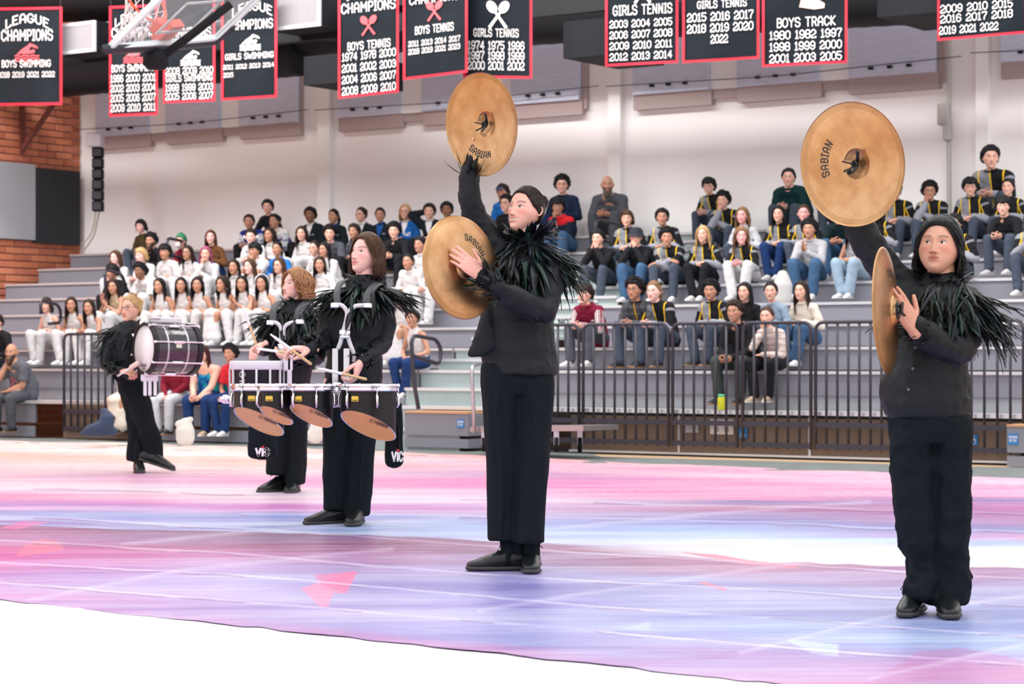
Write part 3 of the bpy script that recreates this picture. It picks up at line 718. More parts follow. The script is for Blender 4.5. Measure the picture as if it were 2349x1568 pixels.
def tpl_body(key, hk, vox=.021):
    k = ('B', key, hk)
    if k in TPL: return TPL[k]
    J = tpl_skel(key); build = key[1]; V, Fc = remesh(body_parts(J, build, 0, 'long', 'body'), vox, 2)
    hV, hF, hp, hb = head(**HEADKIND[hk]); M = np.array(J['Mh']); hV = hV @ M[:3, :3].T + M[:3, 3]
    parts = [(V, Fc), (hV, hF)]
    for n, s in (('R', 1), ('L', -1)):
        T, fd, pn, cu = J['H'][n]; parts.append(cat(*hand(s, J['w' + n], fd, pn, .95 if build != 1 else .86, (cu,) * 4, .4, nseg=5, ring=2)))
    VV, FF, ids = npcat(parts); paint = np.zeros((len(VV), 3)); blush = np.zeros((len(VV), 3)); sel = ids == 1; paint[sel] = hp; blush[sel] = hb; blush[ids >= 2] = .25
    me = mesh('body', VV, FF, SK('fair'), True, attrs={'paint': ('FLOAT_COLOR', paint), 'blush': ('FLOAT_COLOR', blush)})
    TPL[k] = me; return me
def tpl_shirt(key, sleeves, loose=.013, vox=.0155):
    k = ('S', key, sleeves, loose)
    if k in TPL: return TPL[k]
    J = tpl_skel(key); build = key[1]; V, Fc = remesh(body_parts(J, build, loose, sleeves, 'shirt'), vox, 3)
    at_ = sh_attrs(V, J, build); V = wrinkle(V, Fc, .006, 9., len(TPL), (1, 1, 1.6))
    me = mesh('shirt', V, np.asarray(Fc), MATS['matt_black'], True, attrs=at_); TPL[k] = me; return me
def tpl_pants(key, kind, loose=.012, vox=.0175):
    k = ('P', key, kind, loose)
    if k in TPL: return TPL[k]
    J = tpl_skel(key); V, Fc = remesh(body_parts(J, key[1], loose, 'long', kind), vox, 3); V = wrinkle(V, Fc, .006, 8., len(TPL) + 5, (1.5, 1, 1))
    me = mesh(kind, V, np.asarray(Fc), MATS['matt_black'], True); TPL[k] = me; return me
def tpl_hair(style, var=0):
    k = ('H', style, var)
    if k not in TPL: V, Fc = hair(style, 84, 8, .0115, seed=var + 3); TPL[k] = mesh('hair', V, Fc, MATS['matt_black'], True)
    return TPL[k]
def shoe_parts(L=.27, w=.048, h=.075):
    up = loft([(0, -.07, .042), (0, -.03, .05), (0, .03, .048), (0, .09, .036), (0, .145, .026), (0, .18, .022)], [(.036, .040), (.040, .048), (.041, .046), (.044, .034), (.043, .024), (.030, .016)], 12, hint=(1, 0, 0))
    so = loft([(0, -.085, .009), (0, -.03, .009), (0, .05, .009), (0, .12, .009), (0, .19, .009)], [(.034, .011), (.038, .011), (.040, .011), (.048, .011), (.032, .011)], 12, hint=(1, 0, 0), sq=.6)
    return up, so
def shoe_mesh(mup, mso, name='shoe'):
    u, s = shoe_parts(); V, Fc = cat(u, s); fm = [0] * len(u[1]) + [1] * len(s[1]); return mesh(name, V, Fc, [mup, mso], True, fm)
# ------------------------------------------------------------------ garments
CC = {'white': (.58, .565, .57), 'cream': (.62, .56, .48), 'black': (.012, .012, .015), 'grey': (.30, .31, .34), 'lgrey': (.50, .51, .54), 'dgrey': (.07, .075, .09), 'navy': (.012, .02, .05), 'dgreen': (.008, .035, .035), 'blue': (.02, .16, .50), 'royal': (.01, .035, .25), 'teal': (.01, .22, .33), 'maroon': (.20, .012, .03), 'red': (.60, .03, .04), 'olive': (.07, .055, .025), 'brown': (.12, .05, .02), 'jeans': (.045, .10, .19), 'ljeans': (.26, .35, .44), 'djeans': (.012, .035, .12), 'slate': (.055, .07, .10), 'sweat': (.38, .38, .40), 'forest': (.05, .065, .06), 'tanp': (.4, .3, .2)}
def top_mat(st):
    k = 'garment_' + st
    if k in MATS: return MATS[k]
    if st in CC: m = mat(k, CC[st], .82, noise=.08, nscale=18, bump=.4, bscale=22, spec=.15); return m
    m = mat(k, (.012, .012, .015), .8, spec=.12); g = G(m); x, z, f = g.attr('rt'); a, t, o = g.attr('ra')
    n = g.noise(g.coord(), 24, 4); g.bump(n, .4, .01)
    tor = g.lt(a, .5); arm = g.gt(a, .5); front = g.gt(f, .02); ax = g.m('ABSOLUTE', x)
    B = (.012, .012, .015)
    if st == 'track':
        Gy = (.23, .24, .27); Y = (.78, .50, .02)
        c = g.mix(g.mul(tor, g.gt(x, .0), g.gt(f, -.03), g.gt(z, .12)), B, Gy)
        c = g.mix(g.mul(arm, g.gt(t, .95)), c, (.27, .28, .32)); c = g.mix(g.mul(arm, g.lt(t, .18)), c, Gy)
        c = g.mix(g.mul(tor, front, g.near(x, 0., .0085)), c, Y)
        c = g.mix(g.mul(tor, g.near(g.m('SUBTRACT', ax, g.mul(z, .02)), .118, .008), g.gt(z, .35), g.gt(f, -.02)), c, Y)
        c = g.mix(g.mul(arm, g.near(o, .12, .13), g.lt(t, 1.0)), c, Y)
    elif st in ('varsity', 'varsityw'):
        W = (.62, .62, .66); c = g.mix(arm, (.008, .025, .22), W); pt = g.noise(g.coord(), 26, 2)
        c = g.mix(g.mul(arm, g.gt(pt, .56)), c, (.10, .12, .25)); c = g.mix(g.mul(tor, front, g.near(x, -.07, .05), g.near(z, .62, .14), g.gt(pt, .48)), c, (.75, .75, .78))
        c = g.mix(g.mul(tor, front, g.near(x, .0, .012)), c, (.75, .75, .78)); c = g.mix(g.mul(tor, g.lt(z, .1)), c, (.7, .7, .74))
        if st == 'varsityw': c = g.mix(g.mul(tor, g.gt(z, .84)), c, (.72, .70, .68)); c = g.mix(g.mul(tor, front, g.lt(ax, .05)), c, (.02, .03, .03))
    elif st in ('jacket', 'jacketb'):
        w = g.m('MULTIPLY', g.m('SUBTRACT', z, .55), .14)
        c = g.mix(g.mul(tor, front, g.near(x, 0, .009)), (.010, .016, .022), (.02, .10, .35))
        c = g.mix(g.mul(tor, front, g.lt(ax, w)), c, (.75, .75, .78) if st == 'jacket' else (.02, .10, .35))
        c = g.mix(g.mul(tor, front, g.near(x, -.08, .025), g.near(z, .72, .02)), c, (.35, .38, .45))
    elif st == 'letter':
        pt = g.noise(g.coord(), 40, 1); c = g.mix(arm, (.01, .11, .36), (.01, .09, .30)); w = g.m('MULTIPLY', g.m('SUBTRACT', z, .55), .14)
        c = g.mix(g.mul(tor, front, g.near(x, -.075, .045), g.near(z, .55, .14), g.gt(pt, .47)), c, (.75, .75, .78)); c = g.mix(g.mul(tor, front, g.lt(ax, w)), c, (.78, .78, .8))
    elif st == 'maroon3':
        s1 = g.m('LESS_THAN', g.m('FRACT', g.mul(o, 3.2)), .62)
        c = g.mix(g.mul(arm, g.near(o, .5, .47), s1), (.19, .012, .035), (.75, .72, .73)); c = g.mix(g.mul(tor, front, g.near(x, -.08, .02), g.near(z, .7, .035)), c, (.7, .68, .7))
    elif st in ('plaidcream', 'plaidgrey'):
        A_, B_, C_ = ((.62, .54, .50), (.33, .24, .24), (.52, .36, .28)) if st == 'plaidcream' else ((.07, .075, .085), (.13, .135, .15), (.03, .03, .035))
        p = g.coord(); sp = g.nt.nodes.new('ShaderNodeSeparateXYZ'); g.nt.links.new(p, sp.inputs[0])
        h = g.lt(g.m('FRACT', g.mul(sp.outputs[2], 13.)), .3); v = g.lt(g.m('FRACT', g.mul(sp.outputs[0], 13.)), .3)
        c = g.mix(g.mul(h, .6), A_, B_); c = g.mix(g.mul(v, .5), c, C_)
        if st == 'plaidgrey': c = g.mix(g.mul(tor, front, g.near(x, 0, .01)), c, (.6, .35, .02))
    elif st == 'hoodlogo':
        e = g.m('ADD', g.m('POWER', g.m('DIVIDE', g.m('ADD', x, .07), .034), 2.), g.m('POWER', g.m('DIVIDE', g.m('SUBTRACT', z, .62), .09), 2.))
        c = g.mix(g.mul(tor, front, g.lt(e, 1.)), (.006, .03, .032), (.75, .62, .02))
    elif st == 'printtee':
        e = g.m('ADD', g.m('POWER', g.m('DIVIDE', x, .075), 2.), g.m('POWER', g.m('DIVIDE', g.m('SUBTRACT', z, .5), .17), 2.)); p = g.noise(g.coord(), 30, 1, out='Color')
        c = g.mix(g.mul(tor, front, g.lt(e, 1.), g.gt(z, .5)), (.006, .016, .018), p)
    elif st == 'tiedye':
        p = g.noise(g.coord(), 7, 3, dist=1.2); c = g.ramp(p, (.3, (.01, .03, .18)), (.45, (.01, .16, .45)), (.55, (.02, .35, .40)), (.68, (.10, .45, .20)))
    elif st == 'redhood':
        c = g.mix(g.mul(tor, g.gt(z, .88)), (.012, .02, .035), (.65, .02, .03)); c = g.mix(g.mul(tor, front, g.near(x, .03, .012)), c, (.6, .6, .6))
    elif st == 'tattee':
        p = g.noise(g.coord(), 30, 3); c = g.mix(g.mul(tor, front, g.near(x, 0, .07), g.near(z, .5, .25), g.gt(p, .52)), (.10, .105, .125), (.4, .1, .12))
    g.base(c); return m
def glasses_mesh():
    mb = MB()
    for s in (-1, 1):
        ring = [Vector((s * .033 + .021 * math.cos(q * PI / 7), .103 - .006 * abs(math.cos(q * PI / 7)), .004 + .0165 * math.sin(q * PI / 7))) for q in range(14)]
        V, Fc = loft(ring, .0016, 5, closed=True); mb.add(V, Fc); mb.tube([(s * .054, .100, .008), (s * .074, .06, .010), (s * .080, .0, .008)], .0014, 5)
    mb.tube([(-.012, .104, .008), (0, .107, .011), (.012, .104, .008)], .0014, 5)
    return mb.mesh('glasses', mat('glasses_frame', (.02, .015, .02), .3), True)
GLM = [None]
def cap_mesh(kind):
    mb = MB()
    if kind == 'cap':
        V, Fc = scap(.014, .2, 32, 14); mb.add(V, Fc)
        mb.add(*loft([(-.0, .085, .052), (0, .12, .050), (0, .165, .042)], [(.062, .006), (.060, .006), (.035, .004)], 14, hint=(1, 0, 0)))
    elif kind == 'beanie': V, Fc = scap(.016, .25, 32, 14); mb.add(V, Fc); mb.add(*loft([(0, 0, .122), (0, 0, .138)], [.05, .02], 12))
    elif kind == 'bucket':
        mb.lathe([(.001, .140), (.055, .136), (.082, .118), (.092, .06), (.098, .045), (.128, .018), (.130, .014), (.094, .036), (.086, .06), (.078, .10)], 28, Matrix.Translation((0, -.005, .0)) @ Matrix.Diagonal((1, 1.15, 1, 1)))
    return mb.mesh(kind, MATS['matt_black'], True)
CAPM = {}
def setm(o, *ms):
    for i, m in enumerate(ms):
        o.material_slots[i].link = 'OBJECT'; o.material_slots[i].material = m
SHOEC = {}
def shoe_of(c):
    if c not in SHOEC: SHOEC[c] = shoe_mesh(mat('shoe_' + c, CC[c], .5), mat('shoe_sole_' + c, (.6, .58, .56) if c != 'black' else (.3, .16, .07), .6))
    return SHOEC[c]
def collar_mesh(key, kind):
    k = ('C', key, kind)
    if k in TPL: return TPL[k]
    J = tpl_skel(key); n = J['neck'] + Vector((0, -.006, -.03)); b = {0: 1., 1: .88, 2: 1.2}[key[1]]; pts = []; rad = []
    for i in range(18):
        a = 2 * PI * i / 18; back = .5 - .5 * math.sin(a)
        if kind == 'hood': pts.append(n + Vector((.078 * b * math.cos(a), .068 * math.sin(a) - .018 * back, -.020 + .030 * back))); rad.append((.017 + .022 * back, .020 + .020 * back))
        elif kind == 'collar': pts.append(n + Vector((.063 * b * math.cos(a), .060 * math.sin(a) - .004, -.012 + .022 * back))); rad.append((.008, .024))
        else: pts.append(n + Vector((.064 * b * math.cos(a), .060 * math.sin(a), -.026 + .018 * back))); rad.append((.007, .009))
    V, Fc = loft(pts, rad, 8, closed=True); TPL[k] = mesh(kind, V, Fc, MATS['matt_black'], True); return TPL[k]
COLLAR = {'track': ('collar', 'black'), 'jacket': ('collar', 'white'), 'jacketb': ('collar', 'black'), 'letter': ('collar', 'white'), 'varsity': ('collar', 'royal'), 'varsityw': ('hood', 'cream'), 'maroon3': ('hood', 'maroon'), 'hoodlogo': ('hood', 'dgreen'), 'redhood': ('hood', 'red'), 'plaidcream': ('collar', 'cream'), 'plaidgrey': ('collar', 'black'), 'tiedye': None, 'printtee': ('neckband', 'black'), 'tattee': ('neckband', 'dgrey')}
ZR, VR, RISE, TREAD = .8346, .528, .2411, .652
def row_vz(n): return (0.0, .4547) if n < 0 else (VR + TREAD * n, ZR + RISE * n)
NPEOPLE = 0
def seated(x, ytop, row, pose, build, hk, sk, hs, hc, top, bot, shoe, extra, label, group=None, byaw=None, hyaw=None):
    global NPEOPLE
    NPEOPLE += 1; rg = random.Random(int(x * 7 + ytop))
    if hyaw is None: hyaw = (8, 25)[(NPEOPLE + int(x)) % 2]
    sleeves = 'long'
    if ':' in top: top, sl = top.split(':'); sleeves = {'s': 'short', 'n': 'none'}[sl]
    best = None
    for n in ([row] if row is not None else range(-1, 8)):
        drop = RISE if n > 0 else (.38 if n == 0 else .4547)
        key = (pose, build, drop, hyaw, 0); J = tpl_skel(key); hs_ = J['head'].z + .13; v, z = row_vz(n)
        u, D = ray_uv(x, v - J['head'].y); need = CAMH - (ytop - HY) / F * D - z; e = abs(need / hs_ - (1.0 if build != 1 else .97))
        if best is None or e < best[0]: best = (e, n, key, need / hs_, u, v, z)
    e, n, key, s, u, v, z = best; s = max(.80, min(1.16, s)); J = tpl_skel(key)
    by = byaw if byaw is not None else rg.uniform(-9, 9)
    root = thing('person', label, 'person', P(u, v, z), PI - TH + math.radians(by), group, s)
    if n > 0 and abs(s - 1) > .02:   # keep soles on the tier below
        pass
    ob = link('body', tpl_body(key, hk), root); setm(ob, SK(sk))
    sm = link('shirt', tpl_shirt(key, sleeves, .020 if top in ('track', 'jacket', 'jacketb', 'hoodlogo', 'varsity', 'varsityw') else .014), root); setm(sm, top_mat(top)); sm.name = 'jacket' if top in ('track', 'jacket', 'jacketb', 'varsity', 'varsityw', 'letter', 'plaidgrey') else ('hoodie' if top in ('maroon3', 'hoodlogo', 'redhood') else 'shirt')
    kind = 'pants'
    if ':' in bot: bot = bot.split(':')[0]; kind = 'skirt'
    wide = .024 if bot in ('white', 'ljeans', 'jeans') else .012
    pm = link('trousers' if kind == 'pants' else 'skirt', tpl_pants(key, kind, wide), root); setm(pm, top_mat(bot))
    cl = COLLAR.get(top, ('neckband', top) if sleeves != 'none' else None)
    if cl: c_ = link(cl[0], collar_mesh(key, cl[0]), root); setm(c_, top_mat(cl[1]))
    for nm in 'RL':
        a = J['a' + nm]; so = link('shoe', shoe_of(shoe), root, loc=(a.x, a.y, a.z - .085), rot=(0, 0, math.radians(-8 if nm == 'R' else 8))); so.scale = (.95,) * 3
    if hs: h = link('hair', tpl_hair(hs, (NPEOPLE % 2) if hs in ('short', 'long', 'wavy', 'curlyshort') else 0), root, M=J['Mh']); setm(h, HR(hc))
    for ex in extra.split(','):
        if ex == 'g':
            if GLM[0] is None: GLM[0] = glasses_mesh()
            link('glasses', GLM[0], root, M=J['Mh'])
        elif ex in ('cap', 'beanie', 'bucket'):
            if ex not in CAPM: CAPM[ex] = cap_mesh(ex)
            c_ = link('hat', CAPM[ex], root, M=J['Mh']); setm(c_, mat('hat_' + ex, {'cap': (.01, .08, .22), 'beanie': (.02, .16, .07), 'bucket': (.008, .010, .02)}[ex], .8))
        elif ex == 'mask':
            V, Fc = loft([(0, .085, -.035), (0, .10, -.055), (0, .098, -.085), (0, .07, -.115)], [(.04, .02), (.052, .026), (.05, .026), (.03, .02)], 12, hint=(1, 0, 0)); link('face_mask', mesh('face_mask', V, Fc, mat('mask_white', (.75, .74, .74), .8)), root, M=J['Mh'])
        elif ex == 'phones':
            mb = MB(); mb.tube([Vector((.092 * math.cos(q), -.01, .0 + .135 * math.sin(q))) for q in np.linspace(0, PI, 14)], .006, 6)
            for s_ in (-1, 1): mb.add(*loft([(s_ * .078, -.01, -.005), (s_ * .105, -.01, -.005)], [.034, .03], 12))
            mb.build('headphones', mat('headphones_white', (.7, .7, .7), .4), root, True, M=J['Mh'])
        elif ex == 'beard':
            pts = []; rg2 = random.Random(3); ps = [loft([(0, .078, -.075), (0, .082, -.12), (0, .078, -.17), (0, .07, -.205)], [(.052, .034), (.05, .035), (.036, .026), (.014, .012)], 12, hint=(1, 0, 0))]
            for q in range(60):
                a = rg2.uniform(-.06, .06); b_ = rg2.uniform(0, .02); ps.append(clump([(a, .10 - abs(a) * .6, -.07 - b_), (a * .9, .108 - abs(a) * .6, -.12 - b_), (a * .6, .10 - abs(a) * .5, -.17 - b_), (a * .4, .085, -.20 - b_)], .007))
            link('beard', mesh('beard', *cat(*ps), HR('grey')), root, M=J['Mh'])
    return root
CROWD = """
323,503,6|lap,1,f|pale|shag,black|olive|slate|black||person with dark shaggy bob in fuzzy olive coat sitting alone on the high left tier
567,491,6|clasp,0,n|tan|crop,black|varsity|black|black||person in blue varsity jacket with white patched sleeves, leftmost of the upper group
612,466,7|leanr,0,n|fair|short,black|black|black|black||person in black jacket leaning over the shoulder of a varsity jacket wearer
628,494,6|clasp,0,n|tan|bun,black|varsityw|black|black||person in varsity jacket with cream hood down and hair tied back
712,475,6|upright,0,n|brown|short,black|jacket|black|black||short-haired person in dark jacket and white collar, right of the varsity jackets
766,478,6|upright,1,n|tan|pony,black|jacketb|black|black||person with low ponytail in dark zip jacket, upper group
829,474,6|upright,1,f|fair|bun,dark|jacket|black|black|g|person with pinned-up dark hair and glasses in dark jacket with white collar
873,475,6|upright,1,n|tan|bun,black|jacketb|black|black||person with sleek bun in dark zip jacket beside the one in the blue letter jacket
930,468,6|upright,0,n|fair|shoulder,blond|letter|black|black|g|blond person in bright blue letter jacket with white lettering
985,472,6|head,0,n|fair|short,dark|jacket|black|black||person in black jacket with one hand raised to the head
1026,463,6|upright,0,n|brown|short,black|jacket|black|black||short-haired person in dark jacket at the right end of the upper left group
345,575,5|clasp,0,b|tan|curlyshort,black|black|black|black||person with short dark hair in black jacket below the olive coat
413,592,5|clasp,1,n|fair||maroon|black|black|beanie,mask|person in green beanie with a white face mask at the chin
483,583,5|lap,1,f|pale|long,auburn|brown|djeans|white||person with long auburn hair in brown coat
263,632,4|clasp,1,f|pale|wavy,brown|white|white|white||person with long brown hair leaning forward in white, left edge of the white-clad group
322,624,4|clasp,0,n|pale|shag,blond|white|white|white||person with fluffy blond hair in white shirt
378,624,4|lap,0,n|tan|mop,black|white:s|white|white||person with black fringe in white tee between the blond one and the glasses wearer
430,627,4|lap,1,f|tan|long,dark|white:s|white|white|g|person with long dark hair and glasses in white tee
468,634,4|chin,1,n|fair|wavy,pink|white|white|white||person with pink hair resting chin on hand
536,628,3|lap,1,f|tan|long,dark|white|white|white||person with long dark hair in white blouse beside the pink-haired one
572,583,5|clasp,0,n|pale|short,dark|white|white|white|phones|person with white headphones over dark hair
618,553,5|lap,1,f|tan|wavy,dark|white|black|black||person with long wavy dark hair below the varsity jackets
583,611,4|mouth,0,n|tan|mop,black|white:s|white|white||person in white tee with both hands at the mouth behind the snare player's sticks
638,582,4|upright,1,f|tan|pony,black|blue|white|white||person with tied-back dark hair in bright blue top
692,549,5|lap,1,f|fair|wavy,dark|white|white|white||person with wavy dark hair in white above the snare player's head
722,580,4|lap,1,f|fair|bun,dark|white|white|white|g|person with glasses and hair up between the snare and tenor players
752,545,5|clasp,0,n|fair|curlyshort,black|dgrey:s|black|black||person with messy black hair in dark grey tee
744,590,4|chin,1,f|tan|long,black|white|white|white||person with long black hair looking down, left of the tenor player's head
900,529,5|clasp,0,n|fair|curlyshort,black|black|black|black||curly-haired person in black hoodie right of the tenor player's head
733,617,3|lap,1,f|tan|long,dark|white|white|white||person with long dark hair in white just right of the snare player
573,657,3|lap,1,f|pale|long,brown|white|white|white||person with brown plaits in white blouse
640,640,3|lap,1,f|fair|wavy,brown|white|white|white|g|brown-haired person with glasses half hidden by the snare player
255,657,3|clasp,0,n|tan|mop,black|black:s|black|black||person with black fringe in black tee above the left railing
320,657,3|clasp,0,n|brown|curlyshort,black|white:s|white|white||person with tight black curls in white tee
106,714,1|lap,1,f|fair|bob,dark|white:n|white|white||person with dark bob in sleeveless white top at the far left of the white-clad row
163,716,1|lap,1,f|tan|long,dark|white:n|white|white||person with long dark hair in white vest beside the dark bob
202,711,1|clasp,1,f|tan|long,dark|white:n|white|white||person with long dark hair in white vest behind the left railing
259,696,2|clap,1,f|tan|long,dark|tanp:n|white|white||person with long dark hair and bare arms, hands together near the bass player's shoulder
365,712,2|lap,1,f|tan|long,black|white:n|white|white||dark-haired person whose head shows over the bass drum
415,704,2|lap,1,f|tan|long,black|white:n|white|white||long-haired person peering over the right end of the bass drum
452,708,2|lap,1,f|tan|wavy,black|white:n|white|white||person with black hair in white vest right of the bass drum
510,692,2|lap,1,f|tan|curlylong,dark|white:n|white:d|white||person with long dark curls in white tube top
554,709,2|clap,1,f|tan|long,black|white:n|white|white||person with long black hair clapping beside the curls
460,792,-1|clasp,2,n|fair|long,burg|tiedye:n|djeans|tanp|g|person with burgundy hair and glasses in blue-green sleeveless top and jeans on the front bench
527,794,-1|lap,1,f|tan|curlyshort,black|red:s|djeans|white||person with curly black hair in red top on the front bench
395,800,-1|lap,0,n|fair|short,black|maroon|lgrey|black||person in maroon top and grey trousers hidden behind the bass drum
292,800,-1|lap,1,n|tan|short,dark|cream|cream:d|black||person in long cream skirt sitting behind the bass player
25,787,-1|chin,2,b|tan||tattee:s|dgrey|black||bald bearded person in grey tee with chin on hand at the far left
-8,752,0|lap,0,n|fair|short,dark|black|black|black||person in black jacket cut by the left edge of the photo
936,620,3|lap,1,n|tan|bun,black|white|white|white||person with hair scraped back and white face paint right of the tenor player
963,584,4|lap,1,f|tan|short,black|white|white|white||person in white left of the lower cymbal, higher of two
986,622,3|clasp,1,f|fair|long,auburn|white|white|white||person with reddish plaits in loose white clothes beside the lower cymbal
914,664,1|lap,1,f|tan|long,dark|white:n|white:d|white||person in white dress sitting behind the tenor player's feather collar
812,540,5|lap,1,f|tan|short,dark|dgrey|black|black||person behind the tenor player's head
1153,422,7|lap,0,n|tan|short,dark|blue|black|black|cap|person in blue cap and bright blue hoodie behind the raised arm
1162,446,6|lap,0,n|fair|short,black|black|black|black|g|person with glasses just behind the smiling cymbal player's forehead
1290,403,7|upright,0,n|fair|curlyshort,black|navy|djeans|black|g|person with glasses and curly hair in navy hoodie on the top tier
1277,455,6|chin,0,n|olive|mop,black|redhood|jeans|black||person in navy jacket with red hood lining, hand at the mouth
1390,402,7|clasp,2,b|tan||dgrey:s|dgrey|black|beard|bald person with long grey beard in dark polo shirt
1437,513,5|lap,0,n|fair|shag,brown|track|slate|white||person with shaggy brown hair in black and grey track jacket beside the stair rail
1518,510,5|lap,0,n|tan|short,black|track|slate|white||person with slicked-back black hair and goatee in track jacket
1455,553,4|mouth,0,n|fair||black|jeans|white|bucket|person in navy bucket hat with hands at the mouth
1369,573,4|mouth,0,n|fair|short,black|black|slate|white||person in black hoodie with both hands folded over the mouth
1525,544,4|cross,0,n|tan|curlyshort,black|track|slate|white||person with black mullet in track jacket leaning on crossed arms
1626,430,7|clasp,0,n|fair|mop,black|track|slate|white|g|person with black bowl cut and glasses in track jacket
1656,472,6|chin,0,n|fair|curlyshort,black|track|slate|white||curly-haired person in track jacket propping chin on fist
1703,508,5|lap,1,n|rosy|wavy,light|lgrey|slate|white||person with light brown wavy hair in pale grey top
1612,557,4|lap,1,F|fair|wavy,blond|track|black|white||person with blond fringe smiling in open track jacket
1696,549,4|clasp,1,F|rosy|curlylong,light|track|white|white||person with long light curls laughing, in track jacket and white trousers
1786,503,5|lap,1,F|fair|long,black|track|djeans|white||person with very long black hair in track jacket below the dark green hoodie
1808,385,7|clasp,2,n|fair|crop,black|hoodlogo|slate|white||broad person in dark green hoodie with a yellow chest emblem
1843,506,5|lap,1,n|rosy|bun,brown|track|slate|white||pink-faced person with tied-up brown hair in track jacket
1855,532,4|clap,0,n|tan|curlyshort,black|sweat|jeans|white||person with moustache in light grey sweatshirt pressing palms together
1920,491,5|clasp,0,n|tan|mop,black|printtee:s|jeans|white|g|person with glasses in black tee with a colourful print and jeans
1956,546,4|lap,1,F|tan|long,black|grey:n|ljeans|white|g|smiling person with long black hair and glasses in grey vest and pale jeans
1340,651,1|clasp,0,n|fair|mop,dark|maroon3|dgrey|white||person in maroon hoodie with white sleeve stripes behind the railing
1455,638,1|clasp,0,n|tan|curlyshort,black|plaidgrey|slate|black|g|person with glasses and messy black hair in dark checked jacket
1500,643,1|clasp,0,n|pale|pony,light|track|slate|black||person with light ponytail in track jacket frowning behind the railing
1630,661,1|lap,0,n|tan|curlyshort,black|track|slate|black||person with black curls in track jacket looking aside behind the railing
1686,688,0|clasp,0,s|tan|short,dark|black|forest|black||grinning person in black windbreaker and green trousers behind the railing
1757,702,0|chin,1,n|fair|bun,brown|plaidcream|black|tanp||person with brown bun in cream checked shirt, chin on hand
1708,672,1|lap,1,f|fair|long,black|black|black|black||black-haired person peeking between the windbreaker and the checked shirt
1768,668,1|lap,1,f|fair|bun,black|ljeans|slate|black||person with tied-back black hair in pale blue top behind the checked shirt
1838,669,1|lap,1,F|fair|long,dark|cream|jeans|white||smiling person with long dark hair in white hooded top
2130,433,6|chin,0,n|tan|curlyshort,black|track|slate|white|g|curly-haired person with glasses in track jacket covering the mouth
2225,435,6|lap,0,n|fair|mop,black|track|slate|white|g|person with black mop and glasses in track jacket right of the chin-holder
2270,334,7|clasp,0,n|fair|short,black|track|slate|white||black-haired person in track jacket perched highest at the far right
2312,440,6|lap,1,F|fair|bun,black|track|slate|white||smiling person with hair up below the one perched highest
2302,470,5|clasp,0,n|fair|mop,black|black|slate|white||person with straight black hair in black zip jacket at the right
2366,530,4|clap,0,n|fair|short,black|track|slate|white||person in track jacket cut by the right edge of the photo
2052,450,6|lap,0,n|fair|short,black|track|slate|white||person in track jacket half hidden by the raised right cymbal
2008,498,5|lap,1,f|fair|curlylong,dark|track|slate|white||person with long dark curls showing under the raised right cymbal
1912,392,7|clasp,0,n|fair|short,dark|lgrey|slate|white||person in pale grey top hidden behind the raised right cymbal
2190,540,4|lap,0,n|fair|short,black|track|slate|white||person in track jacket hidden behind the head of the black-bobbed cymbal player
600,690,2|lap,1,f|tan|long,black|white:n|white|white||person in white behind the snare player's arm
945,768,0|lap,1,f|tan|short,dark|white:n|djeans|white||person in jeans tucked behind the tenor player's elbow
"""
def build_crowd():
    for ln in CROWD.strip().split('\n'):
        a, b, sk, h, top, bot, shoe, ex, lab = [q.strip() for q in ln.split('|')]
        x, y, n = a.split(','); pose, bld, hk = b.split(','); hs, hc = (h.split(',') + [''])[:2] if h else ('', '')
        seated(float(x), float(y), int(n) if n != '-' else None, pose, int(bld), hk, sk, hs, hc, top, bot, shoe, ex, lab)
